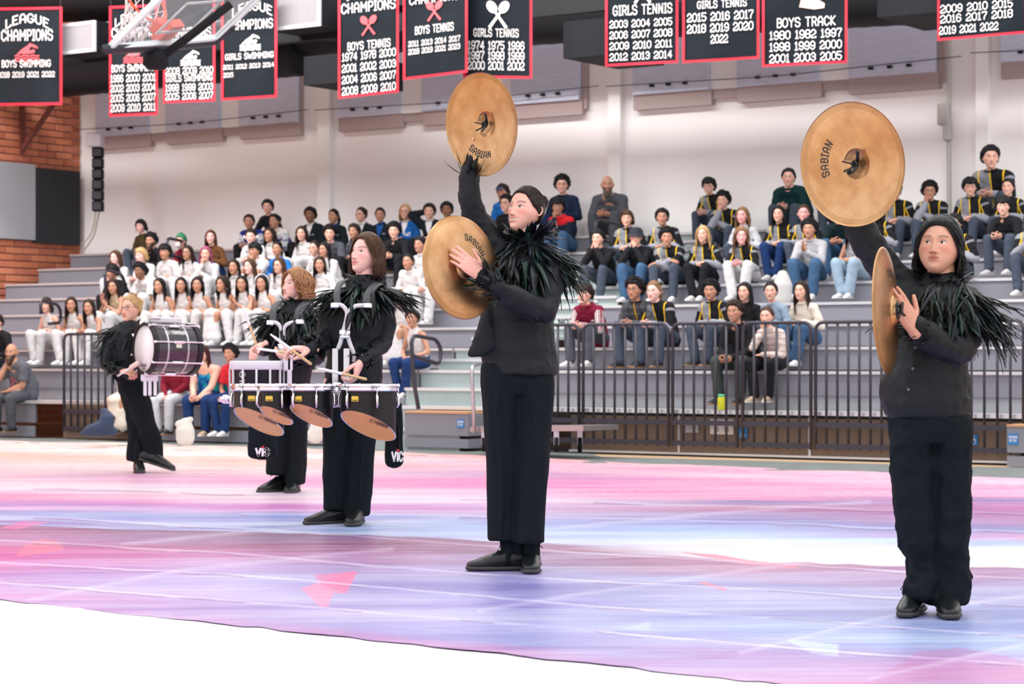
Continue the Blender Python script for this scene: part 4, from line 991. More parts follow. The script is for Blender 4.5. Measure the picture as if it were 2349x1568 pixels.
# ------------------------------------------------------------------ the hall
Rv = Matrix.Rotation(ROT_UV, 3, 'Z')
VW = 5.55; UB = -11.78
def struct(name, mb_, m, parent=None, smooth=False, kind='structure'):
    o = mb_.build(name, m, parent, smooth)
    if parent is None: o['kind'] = kind
    return o
def uvbox(mb, u0, u1, v0, v1, z0, z1, mi=0): return mb.pbox(P(u0, v0, z0), P(u1, v0, z0) - P(u0, v0, z0), P(u0, v1, z0) - P(u0, v0, z0), Vector((0, 0, z1 - z0)), mi)
def build_hall():
    mb = MB(); mb.pbox((-26, -6, -.12), (56, 0, 0), (0, 46, 0), (0, 0, .12)); struct('floor', mb, M_FLOORW)
    mb = MB(); uvbox(mb, -12.2, 22, VW, VW + .3, 0, 10.5); struct('wall_back', mb, M_WALL)
    # pilasters of the back wall
    for i, (xa, xb) in enumerate(((738, 766), (1404, 1432), (2246, 2274))):
        ua, ub = ray_uv(xa, VW)[0], ray_uv(xb, VW)[0]; mb = MB(); uvbox(mb, ua, ub, VW - .10, VW + .02, 2.4, 10); struct('trim_%d' % (i + 1), mb, M_PIL)
    # window bays covered with fabric
    n = 1
    for bay, (x0, x1, y0, y1, panels) in enumerate(((232, 697, 328, 300, [(234, 352), (394, 516), (562, 694)]), (786, 1352, 291, 245, [(788, 928), (981, 1130), (1185, 1340)]), (1460, 2170, 238, 186, [(1464, 1636), (1703, 1887), (1958, 2156)]), (2302, 2640, 166, 140, [(2306, 2480)]))):
        zb0 = atv(x0, y0, VW).z; zb1 = atv(x1, y1, VW).z; zb = (zb0 + zb1) / 2; ua, ub = ray_uv(x0, VW)[0], ray_uv(x1, VW)[0]
        mb = MB(); th = .09
        uvbox(mb, ua, ub, VW - .07, VW + .02, zb - .02, zb + .11); uvbox(mb, ub - .11, ub, VW - .07, VW + .02, zb + .11, 7.5); uvbox(mb, ua, ua + .04, VW - .07, VW + .02, zb + .11, 7.5)
        fo = struct('window_%d' % (bay + 1), mb, M_MAUVE)
        for (pa, pb) in panels:
            a_, b_ = ray_uv(pa, VW)[0], ray_uv(pb, VW)[0]; mb = MB(); uvbox(mb, a_, b_, VW - .14, VW - .075, zb + .10, 7.5); mb.build('fabric_panel', M_WINB, fo)
            mb = MB(); uvbox(mb, a_ - .01, b_ + .03, VW - .10, VW - .0, zb - .09, zb + .10); mb.build('panel_sill', M_MAUVE, fo)
            for q in range(3):
                uu = a_ + (b_ - a_) * (.25 + .22 * q); mb = MB(); uvbox(mb, uu, uu + .05, VW - .19, VW - .14, zb + .18, zb + .21); mb.build('clip', M_BLACK, fo)
        mb = MB(); uvbox(mb, ua + .05, ub - .12, VW - .075, VW - .055, zb + .10, 7.5); mb.build('blind', M_PIL, fo)
        mb = MB(); mb.tube([P(ua - .3, VW - .25, zb + .22), P((ua + ub) / 2, VW - .25, zb + .18), P(ub + .3, VW - .25, zb + .24)], .006, 5); w = mb.build('curtain_cable', M_RAIL); tag(w, 'thin steel cable strung across the %s bay of fabric-covered windows' % ('first', 'second', 'third', 'fourth')[bay], 'cable')
    # brick wall, real bricks where the picture tells them apart
    mb = MB(); mb.pbox(P(UB - .35, -12, 0), P(UB - .02, -12, 0) - P(UB - .35, -12, 0), P(UB - .35, VW + .2, 0) - P(UB - .35, -12, 0), Vector((0, 0, 9)))
    bw = struct('wall_left', mb, brickmat())
    bmats = [mat('brick_%d' % i, c, .85, noise=.18, nscale=9, bump=.4, bscale=30) for i, c in enumerate(((.50, .155, .075), (.42, .12, .06), (.56, .19, .10), (.46, .14, .085)))]
    bm_ = [MB().box((0, 0, 0), (.05, .318, .088), bev=.006).mesh('brick', m, False) for m in bmats]
    ztop, zbot = atv(90, 215, VW - .9).z, 1.2; course = .1045; k = 0; z = zbot; nb = 0
    p0 = (3.25, 5.5)
    while z < 5.2:
        v = 3.0 + (.1675 if k % 2 else 0)
        while v < VW - .02:
            pz = z
            hide = (2.72 < pz < 3.74 and v < 5.50)
            if not hide and nb < 300:
                if v + .16 < VW + .1:
                    o = link('brick', bm_[(k * 7 + int(v * 10) * 3) % 4], bw, loc=P(UB, v, z), rot=(0, 0, ROT_UV)); nb += 1
            v += .335
        z += course; k += 1
    # acoustic panels on the brick wall
    def wp(name, v0, v1, z0, z1, m, label):
        mb = MB(); uvbox(mb, UB + .02, UB + .10, v0, v1, z0, z1); o = mb.build(name, m); tag(o, label, 'wall panel')
    vj = 4.52
    wp('acoustic_panel', vj + .01, 5.44, 2.68, 3.80, mat('panel_black', (.014, .015, .02), .8, noise=.3, nscale=40), 'black acoustic panel on the brick wall')
    wp('acoustic_panel', 2.6, vj, 2.72, 3.84, mat('panel_grey', (.33, .33, .36), .8, noise=.1, nscale=40), 'light grey acoustic panel on the brick wall')
    # brown steel bracket
    mb = MB(); s = .035; a = P(UB + .12, 4.35, 0)
    mb.tube([atv(50, 235, 4.30), atv(50, 352, 4.30)], .05, 4); mb.tube([atv(48, 348, 4.3), atv(122, 240, 4.3)], .04, 4); mb.tube([atv(0, 250, 4.3), atv(14, 232, 4.3)], .04, 4)
    o = mb.build('bracket', mat('bracket_rust', (.13, .03, .02), .6)); tag(o, 'rust-brown steel wall bracket with a diagonal strut on the brick wall', 'bracket')
    mb = MB(); c0 = atv(4, 284, 4.3); mb.box(c0, (.14, .1, .26), Rv, bev=.02); mb.box(c0 + Rv @ Vector((0, -.055, 0)), (.11, .01, .22), Rv); o = mb.build('wall_speaker', M_WPLAST); tag(o, 'small white wall speaker beside the rust-brown bracket', 'speaker')
    # line array + box + cables
    D = 33.0; t = thing('line_array', 'tall narrow black loudspeaker column on the white wall', 'speaker', at(224, 486, D))
    rl = t.location.copy()
    for i in range(6):
        y0 = 338 + i * 24.6; c0 = at(225, y0 + 12, D) - rl; mb = MB(); mb.box(c0, (.155, .16, .148), bev=.012); mb.build('cabinet', M_BLACK, t)
        mb = MB(); mb.box(c0 + Vector((0, -.085, 0)), (.12, .012, .11), bev=.004); mb.build('grille', M_RAIL, t)
    mb = MB(); mb.box(at(219, 322, D), (.22, .3, .20), bev=.02); o = mb.build('junction_box', M_WPLAST); tag(o, 'beige junction box above the black loudspeaker column', 'box')
    mb = MB(); mb.tube(smoothpath([at(228, 484, D), at(222, 510, D), at(215, 540, D), at(192, 575, D)]), .012, 5); mb.tube(smoothpath([at(220, 484, D), at(214, 520, D), at(203, 545, D), at(186, 560, D)]), .010, 5)
    o = mb.build('speaker_cable', mat('cable_tan', (.3, .27, .2), .6)); tag(o, 'pair of loose cables hanging below the black loudspeaker column', 'cable')
    mb = MB(); mb.tube([atv(2176, 60, VW - .12), atv(2178, 520, VW - .12)], .03, 8); mb.box(atv(2166, 262, VW - .15), (.14, .12, .26), Rv, bev=.02); mb.box(atv(2174, 300, VW - .15), (.1, .1, .24), Rv, bev=.02)
    o = mb.build('conduit', mat('conduit_grey', (.42, .40, .38), .5)); tag(o, 'grey vertical conduit with junction boxes on the white wall', 'pipe')
    # ceiling side: dark beams and ducts near the wall
    def duct(x0, y0, x1, y1, v, r, label, n=26):
        a = atv(x0, y0, v); b = atv(x1, y1, v); mb = MB(); L = (b - a).length; m = max(2, int(L / .12)); pts = [a + (b - a) * i / m for i in range(m + 1)]
        V, Fc = loft(pts, [r + (.006 if i % 2 else 0) for i in range(m + 1)], n, cap=0); mb.add(V, Fc); o = mb.build('round_duct', M_DUCT, None, True); tag(o, label, 'duct')
    duct(120, 168, 700, 112, 4.6, .36, 'black round duct behind the swimming banners'); duct(700, 60, 2420, -50, 4.6, .42, 'long black round duct behind the tennis and track banners')
    duct(-30, -30, 760, -50, 3.6, .52, 'large black duct running above the left banners')
    mb = MB(); uvbox(mb, -14, 22, 3.3, 3.42, 5.05, 5.35); uvbox(mb, -14, 22, 3.2, 3.5, 5.35, 5.40); o = mb.build('ceiling_beam', M_CEIL); tag(o, 'black steel beam that the championship banners hang in front of', 'beam')
    o.name = 'trim_9'; o['kind'] = 'structure'
    def vent(x0, y0, x1, y1, label, grille=True, dv=0.):
        v = 2.75; c0 = atv(x0, y1, v); c1 = atv(x1, y1, v); w = (c1 - c0).length; h = (y1 - y0) / F * c0.y
        t = thing('air_vent', label, 'vent', c0); mb = MB(); mb.pbox((0, 0, 0), Rv @ Vector((w, 0, 0)), Rv @ Vector((0, 1.2, 0)), (0, 0, h)); mb.build('duct_box', M_BLACK, t)
        if grille:
            fr = MB(); e = .045
            for (a, b, c_, d) in ((0, w, 0, e), (0, w, h - e, h), (0, e, e, h - e), (w - e, w, e, h - e)): fr.pbox(Rv @ Vector((a, -.03, c_)), Rv @ Vector((b - a, 0, 0)), Rv @ Vector((0, .03, 0)), (0, 0, d - c_))
            fr.build('frame', M_WPLAST, t); mb = MB(); mb.pbox(Rv @ Vector((e, -.004, e)), Rv @ Vector((w - 2 * e, 0, 0)), Rv @ Vector((0, .004, 0)), (0, 0, h - 2 * e)); mb.build('backing', mat('vent_grey', (.2, .19, .2), .6), t)
            k = int((w - 2 * e) / .03); sl = MB().pbox((0, 0, 0), Rv @ Vector((.012, 0, 0)), Rv @ Vector((0, .022, 0)), (0, 0, h - 2 * e)).mesh('slat', mat('slat_grey', (.42, .40, .42), .5))
            for i in range(k): link('slat', sl, t, loc=Rv @ Vector((e + .008 + i * .03, -.026, e)))
        return t
    vent(126, 58, 221, 128, 'air vent with white frame beside the first swimming banner'); vent(622, -6, 737, 72, 'air vent with white frame between the swimming and tennis banners')
    vent(1292, 50, 1400, 134, 'black duct outlet behind the girls tennis banner', False); vent(697, 130, 790, 196, 'black duct outlet left of the first boys tennis banner', False); vent(2012, -40, 2160, 40, 'black duct outlet left of the last banner', False)
def brickmat():
    m = mat('brick_wall_far', (.48, .15, .08), .85); g = G(m); n = g.nt.nodes.new('ShaderNodeTexBrick'); mp = g.map(g.coord(), (1, 1, 1), rot=(0, 0, TH))
    sp = g.nt.nodes.new('ShaderNodeSeparateXYZ'); g.nt.links.new(mp, sp.inputs[0]); cb = g.nt.nodes.new('ShaderNodeCombineXYZ'); g.nt.links.new(sp.outputs[1], cb.inputs[0]); g.nt.links.new(sp.outputs[2], cb.inputs[1])
    g.nt.links.new(cb.outputs[0], n.inputs['Vector']); n.inputs['Color1'].default_value = (.50, .155, .075, 1); n.inputs['Color2'].default_value = (.42, .12, .06, 1); n.inputs['Mortar'].default_value = (.48, .30, .25, 1)
    n.inputs['Scale'].default_value = 1.; n.inputs['Mortar Size'].default_value = .008; n.inputs['Brick Width'].default_value = .335; n.inputs['Row Height'].default_value = .1045
    g.base(n.outputs['Color']); g.bump(n.outputs['Fac'], -.4, .01); return m

# ------------------------------------------------------------------ bleachers
UL0, UL1, UR0, UR1 = -11.53, -1.6, -.45, 16.0
def build_bleachers():
    def section(label, u0, u1, rows, front=True):
        t = thing('bleacher_section', label, 'bleachers', P(u0, 0, 0)); o0 = t.location.copy()
        def part(name, m, *bx):
            mb = MB()
            for b in bx: mb.pbox(P(b[0], b[2], b[4]) - o0, P(b[1], b[2], 0) - P(b[0], b[2], 0), P(b[0], b[3], 0) - P(b[0], b[2], 0), Vector((0, 0, b[5] - b[4])))
            return mb.build(name, m, t)
        part('front_deck', M_GREYT, (u0, u1, .0, VR + .05, .425, .4547))
        part('deck_nosing', M_NOSE, (u0, u1, -.015, .0, .42, .458))
        for n in range(8):
            v, z = row_vz(n); zl = row_vz(n - 1)[1]; vb = v + TREAD if n < 7 else VW - .02
            part('seat_front', M_GREYP, (u0, u1, v, v + .03, zl + (.145 if n == 0 else .012), z - .012))
            part('seat_top', M_GREYT, (u0, u1, v - .012, vb, z - .03, z)); part('seat_nosing', M_NOSE, (u0, u1, v - .02, v - .012, z - .028, z + .001))
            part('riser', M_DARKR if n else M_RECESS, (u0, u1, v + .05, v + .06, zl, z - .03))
            part('end_panel', M_GREYP, (u1 - .02, u1, v + .03, vb, zl - .1, z - .03))
            part('end_trim', M_WOODE, (u1 - .0, u1 + .012, v, vb - .02, z - .05, z - .03))
        return t
    section('left section of grey tiered bleachers', UL0, UL1, 8); section('right section of grey tiered bleachers behind the charcoal railing', UR0, UR1, 8)
    # aisle stair
    t = thing('aisle_stair', 'grey-green metal stair between the two bleacher sections', 'stairs', P(UL1, -.3, 0)); o0 = t.location.copy(); h = RISE / 2
    st = [(-.30, .23), (-.02, .4547)] + [(.26, .645)] + [(VR + TREAD * n + d, ZR + RISE * n + e) for n in range(7) for d, e in ((0., 0.), (TREAD / 2, h))] + [(VR + TREAD * 7, ZR + RISE * 7)]
    for i, (v, z) in enumerate(st):
        zl = st[i - 1][1] if i else 0; vb = st[i + 1][0] + .03 if i < len(st) - 1 else VW
        mb = MB(); mb.pbox(P(UL1 + .02, v, z - .03) - o0, P(UR0 - .02, v, 0) - P(UL1 + .02, v, 0), P(0, vb, 0) - P(0, v, 0), (0, 0, .03)); mb.pbox(P(UL1 + .02, v + .02, zl) - o0, P(UR0 - .02, v, 0) - P(UL1 + .02, v, 0), P(0, .02, 0) - P(0, 0, 0), (0, 0, z - .03 - zl)); mb.build('step', M_STEP, t)
        mb = MB(); mb.pbox(P(UL1 + .02, v - .01, z - .03) - o0, P(UR0 - .02, v, 0) - P(UL1 + .02, v, 0), P(0, .01, 0) - P(0, 0, 0), (0, 0, .032)); mb.build('nosing', M_NOSE, t)
    # lettering on a riser
    pz = .645 + 0; v3 = VR + TREAD * 2 + TREAD / 2; zz = ZR + RISE * 2 + h
    fn = lambda a, b: P(-.72 + a, v3 - .004, zz - .062 + b) - o0
    poly_mesh(text_polys('DO NOT SIT', .05, .2, .25, width=.62), fn, 'lettering', mat('sign_black', (.02, .02, .03), .6), t)
    mb = MB(); mb.pbox(P(-1.06, v3 - .001, zz - .10) - o0, P(-.46, 0, 0) - P(-1.06, 0, 0), P(0, .02, 0) - P(0, 0, 0), (0, 0, .075)); mb.build('sign_strip', mat('sign_pale_green', (.45, .55, .50), .6), t)
    # skirt below the right section
    t = thing('skirt_wall', 'brown panelled skirt under the right bleachers', 'bleacher skirt', P(UR0, .03, 0)); o0 = t.location.copy(); xs = [ray_uv(x, .03)[0] for x in (1308, 1558, 1858, 2160, 2470)]
    for a, b in zip(xs[:-1], xs[1:]):
        mb = MB(); mb.pbox(P(a + .012, .03, .03) - o0, P(b - .012, 0, 0) - P(a + .012, 0, 0), P(0, .03, 0) - P(0, 0, 0), (0, 0, .36)); mb.build('panel', M_SKIRT, t)
        mb = MB(); mb.pbox(P(b - .012, .02, .02) - o0, P(b + .012, 0, 0) - P(b - .012, 0, 0), P(0, .04, 0) - P(0, 0, 0), (0, 0, .38)); mb.build('joint_strip', M_NOSE, t)
    mb = MB(); mb.pbox(P(xs[0], .005, .018) - o0, P(xs[-1], 0, 0) - P(xs[0], 0, 0), P(0, .03, 0) - P(0, 0, 0), (0, 0, .02)); mb.build('bottom_rail', M_NOSE, t)
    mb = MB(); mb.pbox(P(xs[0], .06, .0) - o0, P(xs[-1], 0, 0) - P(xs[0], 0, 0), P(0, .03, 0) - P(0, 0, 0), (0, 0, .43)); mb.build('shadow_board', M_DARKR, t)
    # left skirt under railing and grey front boards
    t = thing('skirt_wall', 'short brown skirt under the left railing', 'bleacher skirt', atv(150, 990, -.02)); o0 = t.location.copy(); a, b = ray_uv(148, 0)[0], ray_uv(300, 0)[0]
    mb = MB(); mb.pbox(P(a, -.02, .02) - o0, P(b, 0, 0) - P(a, 0, 0), P(0, .05, 0) - P(0, 0, 0), (0, 0, .40)); mb.build('panel', M_SKIRT, t)
    for i, (x0, x1, lab) in enumerate(((300, 640, 'grey front board of the bleachers under the seated jeans wearers'), (640, 905, 'grey front board of the bleachers behind the drummers'), (-60, 78, 'grey front board of the bleachers at the far left'))):
        a, b = ray_uv(x0, 0)[0], ray_uv(x1, 0)[0]; mb = MB(); uvbox(mb, a, b, .02, .05, .19, .42); uvbox(mb, a, b, .0, .03, .02, .15); o = mb.build('front_board', M_GREYP); tag(o, lab, 'board')
    # front end blocks with stickers
    def block(x0, x1, ya, yb, yc, yd, lab, sx):
        v = -.32; a, b = ray_uv(x0, v)[0], ray_uv(x1, v)[0]; A0 = P(a, v, 0); t = thing('end_block', lab, 'bleacher end', A0); D = A0.y; Z = lambda y, xx: max(0, CAMH - (y - HY) / F * ray_uv(xx, v)[1])
        for (y0, y1) in ((ya, yb), (yc, yd)):
            z0, z1 = Z(y1, x1), Z(y0, x1); mb = MB(); mb.pbox(P(a, v, z0) - A0, P(b, 0, 0) - P(a, 0, 0), P(0, .34, 0) - P(0, 0, 0), (0, 0, z1 - z0)); mb.build('box', M_GREYP, t)
        z1 = Z(ya, x1); mb = MB(); mb.pbox(P(a - .0, v - .012, z1) - A0, P(b, 0, 0) - P(a, 0, 0), P(0, .36, 0) - P(0, 0, 0), (0, 0, .02)); mb.build('top_trim', M_WOODE, t)
        s0, s1, sy0, sy1 = sx; su, sv = ray_uv(s0, v)[0], ray_uv(s1, v)[0]; z0, z1 = Z(sy1, s0), Z(sy0, s0)
        mb = MB(); mb.pbox(P(su, v - .006, z0) - A0, P(sv, 0, 0) - P(su, 0, 0), P(0, .005, 0) - P(0, 0, 0), (0, 0, z1 - z0)); st_ = mb.build('sticker', M_BLUE, t)
        w = (P(sv, 0, 0) - P(su, 0, 0)).length; cx = (su + sv) / 2; cz = (z0 + z1) / 2
        ps = [[(p[0], p[1] + .018) for p in q] for q in text_polys('COMPANION', .020, .2, .2, width=w * .86)] + [[(p[0], p[1] - .012) for p in q] for q in text_polys('SEAT ONLY', .020, .2, .2, width=w * .75)]
        poly_mesh(ps, lambda p, q: P(cx + p, v - .008, cz + q) - A0, 'lettering', M_WHITE, st_)
    block(928, 1074, 949, 1000, 1007, 1028, 'low grey bleacher end with blue sticker beside the flat trolley', (1049, 1065, 961, 981)); block(2310, 2420, 980, 1040, 1048, 1073, 'grey bleacher end with blue sticker at the right edge', (2313, 2336, 994, 1019))
def rail_panel(label, u0, u1, v=-.06, z0=.10, z1=1.30, zm=.335, n=None, group='charcoal railing panels'):
    A0 = P(u0, v, 0); t = thing('railing_panel', label, 'railing', A0, ROT_UV); w = u1 - u0; r = .017
    mb = MB(); path = rounded([(0, 0, z0), (0, 0, z1), (w, 0, z1), (w, 0, z0)], .09); mb.tube(path, r, 8); mb.build('frame', M_RAIL, t, True)
    for z in (z0 + .035, zm): mb = MB(); mb.box((w / 2, 0, z), (w, .03, .05)); mb.build('rail', M_RAIL, t)
    n = n or max(2, round(w / .118)); bal = MB().tube([(0, 0, z0), (0, 0, z1)], .0135, 8).mesh('baluster', M_RAIL, True)
    for i in range(1, n): link('baluster', bal, t, loc=(w * i / n, 0, 0))
    return t
def build_rails():
    U = lambda x: ray_uv(x, -.06)[0]
    for x0, x1, lab in ((1256, 1328, 'narrow charcoal railing panel nearest the aisle, by the maroon hoodie'), (1338, 1533, 'charcoal railing panel in front of the maroon hoodie and the ponytail'), (1543, 1691, 'charcoal railing panel in front of the grinning person in the windbreaker'), (1704, 1860, 'charcoal railing panel in front of the cream checked shirt'), (1871, 2100, 'charcoal railing panel directly behind the lower right cymbal'), (2112, 2348, 'charcoal railing panel at the right edge, behind the feathered shoulder')):
        rail_panel(lab, U(x0), U(x1))
    rail_panel('charcoal railing panel on the left, behind the bass drum player', U(147), U(306), z1=1.25)
    def loop(label, pts, D, r=.021):
        mb = MB(); P3 = [at(x, y, D + d) for x, y, d in pts]; mb.tube(rounded(P3, .12), r, 8); return mb
    def hr(label, pts, D, extra=()):
        mb = loop(label, pts, D)
        for e in extra: mb.tube(rounded([at(x, y, D + d) for x, y, d in e], .1), .021, 8)
        o = mb.build('handrail', M_RAIL, None, True); tag(o, label, 'handrail')
    hr('black tubular handrail loop on the aisle just left of the smiling cymbal player', [(960, 938, 0), (948, 868, 0), (943, 768, 0), (1000, 778, .5), (1012, 800, .55), (1008, 836, .5), (950, 816, 0)], 22.6)
    hr('black handrail loop in the aisle near the bearded man', [(1366, 584, 0), (1366, 502, 0), (1428, 516, .5), (1438, 532, .6), (1436, 566, .6), (1368, 548, 0)], 27.5)
    hr('black handrail loop on the high left tiers', [(388, 640, 0), (382, 545, 0), (420, 553, .5), (430, 570, .6), (428, 592, .6), (386, 585, 0)], 30.5)
    hr('black handrail loop behind the bass drum player', [(244, 700, 0), (240, 617, 0), (278, 628, .5), (286, 645, .6), (285, 672, .6)], 29.5)
    hr('black handrail loop on the lower left tiers', [(94, 720, 0), (93, 690, 0), (132, 698, .5), (140, 715, .6), (138, 740, .6), (112, 742, .3)], 28.2)
# ------------------------------------------------------------------ painted tarp
def lin(c): c = np.asarray(c, float) / 255.; return np.where(c <= .04045, c / 12.92, ((c + .055) / 1.055) ** 2.4)
BX = [-400, 0, 600, 1200, 1700, 2349, 2900]
BANDS = [
 ((1010, 1025, 1050, 1073, 1098), ((252,228,218), (250,214,200), (244,182,176), (248,188,208), (250,196,218))),
 ((1030, 1045, 1064, 1084, 1110), ((250,238,232), (252,236,228), (232,178,198), (246,172,206), (252,212,228))),
 ((1044, 1058, 1074, 1092, 1118), ((248,205,188), (248,200,184), (224,168,196), (250,206,222), (246,170,206))),
 ((1066, 1080, 1090, 1108, 1130), ((252,228,226), (253,226,226), (192,136,186), (246,156,200), (248,180,214))),
 ((1095, 1106, 1110, 1126, 1142), ((250,212,228), (243,170,212), (243,120,186), (249,178,212), (240,165,205))),
 ((1120, 1128, 1135, 1146, 1147), ((250,228,238), (254,238,246), (248,194,224), (244,160,200), (140,115,178))),
 ((1140, 1148, 1152, 1149, 1160), ((245,150,195), (254,222,238), (252,222,238), (150,125,180), (208,120,178))),
 ((1158, 1164, 1168, 1168, 1178), ((198,150,212), (222,100,182), (206,168,215), (186,120,162), (178,100,168))),
 ((1168, 1170, 1180, 1184, 1200), ((232,190,228), (205,160,215), (196,165,205), (160,140,190), (176,130,185))),
 ((1178, 1182, 1196, 1200, 1218), ((138,150,212), (140,152,215), (165,172,224), (144,150,208), (140,145,202))),
 ((1196, 1204, 1212, 1222, 1234), ((196,205,242), (188,204,244), (176,202,242), (168,196,240), (206,140,198))),
 ((1202, 1212, 1228, 1236, 1252), ((160,140,192), (150,170,222), (188,212,246), (206,230,250), (182,214,244))),
 ((1207, 1221, 1242, 1250, 1266), ((178,180,226), (176,196,238), (206,220,246), (248,251,254), (240,247,252))),
 ((1208, 1222, 1244, 1289, 1306), ((150,105,150), (120,70,106), (150,102,140), (252,253,254), (253,254,254))),
 ((1222, 1234, 1256, 1291, 1308), ((178,96,148), (128,72,112), (158,108,146), (176,116,152), (168,126,168))),
 ((1248, 1250, 1268, 1304, 1330), ((218,104,158), (146,82,126), (140,92,134), (190,140,176), (178,146,190))),
 ((1272, 1272, 1288, 1325, 1352), ((208,80,166), (184,116,172), (158,120,166), (196,168,204), (160,146,194))),
 ((1300, 1296, 1310, 1340, 1380), ((212,128,196), (198,172,218), (176,170,218), (172,172,218), (168,166,214))),
 ((1322, 1330, 1345, 1370, 1405), ((186,140,205), (184,176,224), (134,134,200), (190,190,230), (148,158,214))),
 ((1340, 1362, 1380, 1400, 1440), ((200,158,214), (200,192,232), (152,150,212), (160,166,218), (138,158,214))),
 ((1360, 1400, 1430, 1450, 1490), ((214,146,204), (172,156,212), (186,188,232), (160,178,230), (180,206,242))),
 ((1370, 1424, 1478, 1515, 1560), ((206,160,214), (166,148,206), (158,166,220), (184,150,204), (206,120,178))),
 ((1377, 1443, 1509, 1563, 1634), ((200,156,212), (186,140,200), (200,150,204), (206,146,198), (214,104,176)))]
def bandx(v): v = list(v); return [v[0] - (v[1] - v[0]) * .66] + v + [v[-1] + (v[-1] - v[-2]) * .85]
BY = np.array([bandx(b[0]) for b in BANDS]); BC = np.array([[b[1][0]] + list(b[1]) + [b[1][-1]] for b in BANDS], float)
def poly_mask(x, y, poly):
    m = np.zeros(len(x), bool); n = len(poly)
    for i in range(n):
        (x0, y0), (x1, y1) = poly[i], poly[(i + 1) % n]; c = ((y0 > y) != (y1 > y)) & (x < (x1 - x0) * (y - y0) / (y1 - y0 + 1e-9) + x0); m ^= c
    return m
SEAMS = [((0, 1186), (560, 1212), (1200, 1262), (2349, 1330)), ((0, 1240), (500, 1270), (1150, 1322), (2349, 1392)), ((0, 1292), (640, 1328), (1200, 1380), (2349, 1462)), ((0, 1338), (900, 1410), (1700, 1480), (2349, 1530)), ((560, 1180), (1200, 1186), (1700, 1200), (2349, 1222)), ((0, 1120), (900, 1140), (2349, 1180))]
CROSS = [((1100, 1402), (1630, 1322), (2060, 1262)), ((1180, 1222), (1640, 1180), (2000, 1152)), ((1700, 1500), (2100, 1400), (2349, 1370)), ((60, 1380), (420, 1310), (900, 1262)), ((2000, 1560), (2349, 1480)), ((280, 1250), (760, 1205), (1050, 1190))]
def dline(x, y, pl):
    yy = np.interp(x, [p[0] for p in pl], [p[1] for p in pl]); inside = (x > pl[0][0] - 5) & (x < pl[-1][0] + 400); return np.where(inside, y - yy, 999.)
def tarp_color(x, y, X, Y):
    wob = vnoise(np.stack([x * .006, y * .02, 0 * x], 1), 3) * 3.5 + vnoise(np.stack([x * .02, y * .05, 0 * x], 1), 5) * 1.6
    yy = y + wob * np.clip((y - 1000) / 250, .3, 1.5)
    j = np.clip(np.searchsorted(BX, x) - 1, 0, len(BX) - 2); fx = np.clip((x - np.array(BX)[j]) / np.diff(BX)[j], 0, 1)
    by = BY[:, j] * (1 - fx) + BY[:, j + 1] * fx; bc = BC[:, j] * (1 - fx)[None, :, None] + BC[:, j + 1] * fx[None, :, None]
    k = np.clip((by <= yy).sum(0) - 1, 0, len(BANDS) - 2); ar = np.arange(len(x)); f = np.clip((yy - by[k, ar]) / (by[k + 1, ar] - by[k, ar] + 1e-6), 0, 1)
    f = sstep(0, 1, f); c = bc[k, ar] * (1 - f)[:, None] + bc[k + 1, ar] * f[:, None]
    w = np.array([255., 252, 255])
    s1 = vnoise(np.stack([X * .8 + Y * .15, Y * 7 - X * .5, 0 * X], 1), 11); s2 = vnoise(np.stack([X * .5, Y * 3.2 - X * .35, 0 * X + 3], 1), 12); s3 = vnoise(np.stack([X * 1.6, Y * 20 - X * 1.2, 0 * X + 5], 1), 13)
    st = .55 * s1 + .35 * s3; up = np.clip(st, 0, 1)[:, None] * .42; c = c + (w - c) * up
    dn = np.clip(-st, 0, 1)[:, None] * .16; c = c * (1 - dn * np.array([.8, 1.3, .5]))
    bl = np.clip(s2 - .2, 0, 1)[:, None] * .5; c = c * (1 - bl) + np.array([172, 178, 228.]) * bl * (y > 1150)[:, None] + c * bl * (y <= 1150)[:, None]
    # brush marks with hard ends
    bm_ = vnoise(np.stack([X * 1.3 + 9, Y * 2.4 - X * .7, 0 * X], 1), 21); m = (bm_ > .42) & (y > 1290); c[m] = c[m] * .75 + np.array([196, 208, 244.]) * .25
    for pl, col, al in (([(690, 1352), (760, 1330), (815, 1312), (812, 1330), (795, 1362), (780, 1366), (768, 1362), (748, 1398), (735, 1396)], (248, 150, 190), .75), ([(720, 1322), (820, 1312), (795, 1365), (740, 1345)], (252, 110, 165), .6), ([(35, 1278), (62, 1250), (100, 1236), (130, 1242), (150, 1262), (70, 1276)], (250, 130, 150), .55), ([(0, 1212), (50, 1198), (110, 1200), (40, 1216)], (235, 120, 180), .7), ([(1560, 1268), (1650, 1276), (1720, 1288), (1835, 1300), (1820, 1306), (1700, 1296), (1590, 1276)], (245, 135, 165), .8), ([(1600, 1338), (1620, 1337), (1668, 1356), (1660, 1360)], (245, 140, 170), .75), ([(1450, 1440), (1490, 1430), (1490, 1448), (1420, 1446)], (200, 215, 248), .7), ([(1800, 1470), (1920, 1480), (1925, 1508), (1860, 1500)], (205, 225, 250), .8), ([(2100, 1500), (2200, 1488), (2349, 1520), (2349, 1568), (2000, 1568)], (206, 110, 170), .3)):
        m = poly_mask(x, y, pl); c[m] = c[m] * (1 - al) + np.array(col, float) * al
    for s in SEAMS:
        d = dline(x, y + .5 * wob, s); w_ = gs(d, 1.6)[:, None] * .55; c = c * (1 - w_) + np.array([232, 226, 248.]) * w_; w_ = gs(d - 3.2, 1.1)[:, None] * .35 * (vnoise(np.stack([x * .01, y * 0, x * 0], 1), 7) > -.2)[:, None]; c = c * (1 - w_) + np.array([90, 50, 90.]) * w_
    for s in CROSS: d = dline(x, y, s); w_ = (gs(d, 4.5) * (x < s[-1][0]))[:, None] * .38; c = c * (1 - w_) + np.array([232, 226, 248.]) * w_
    return np.clip(c, 0, 255)
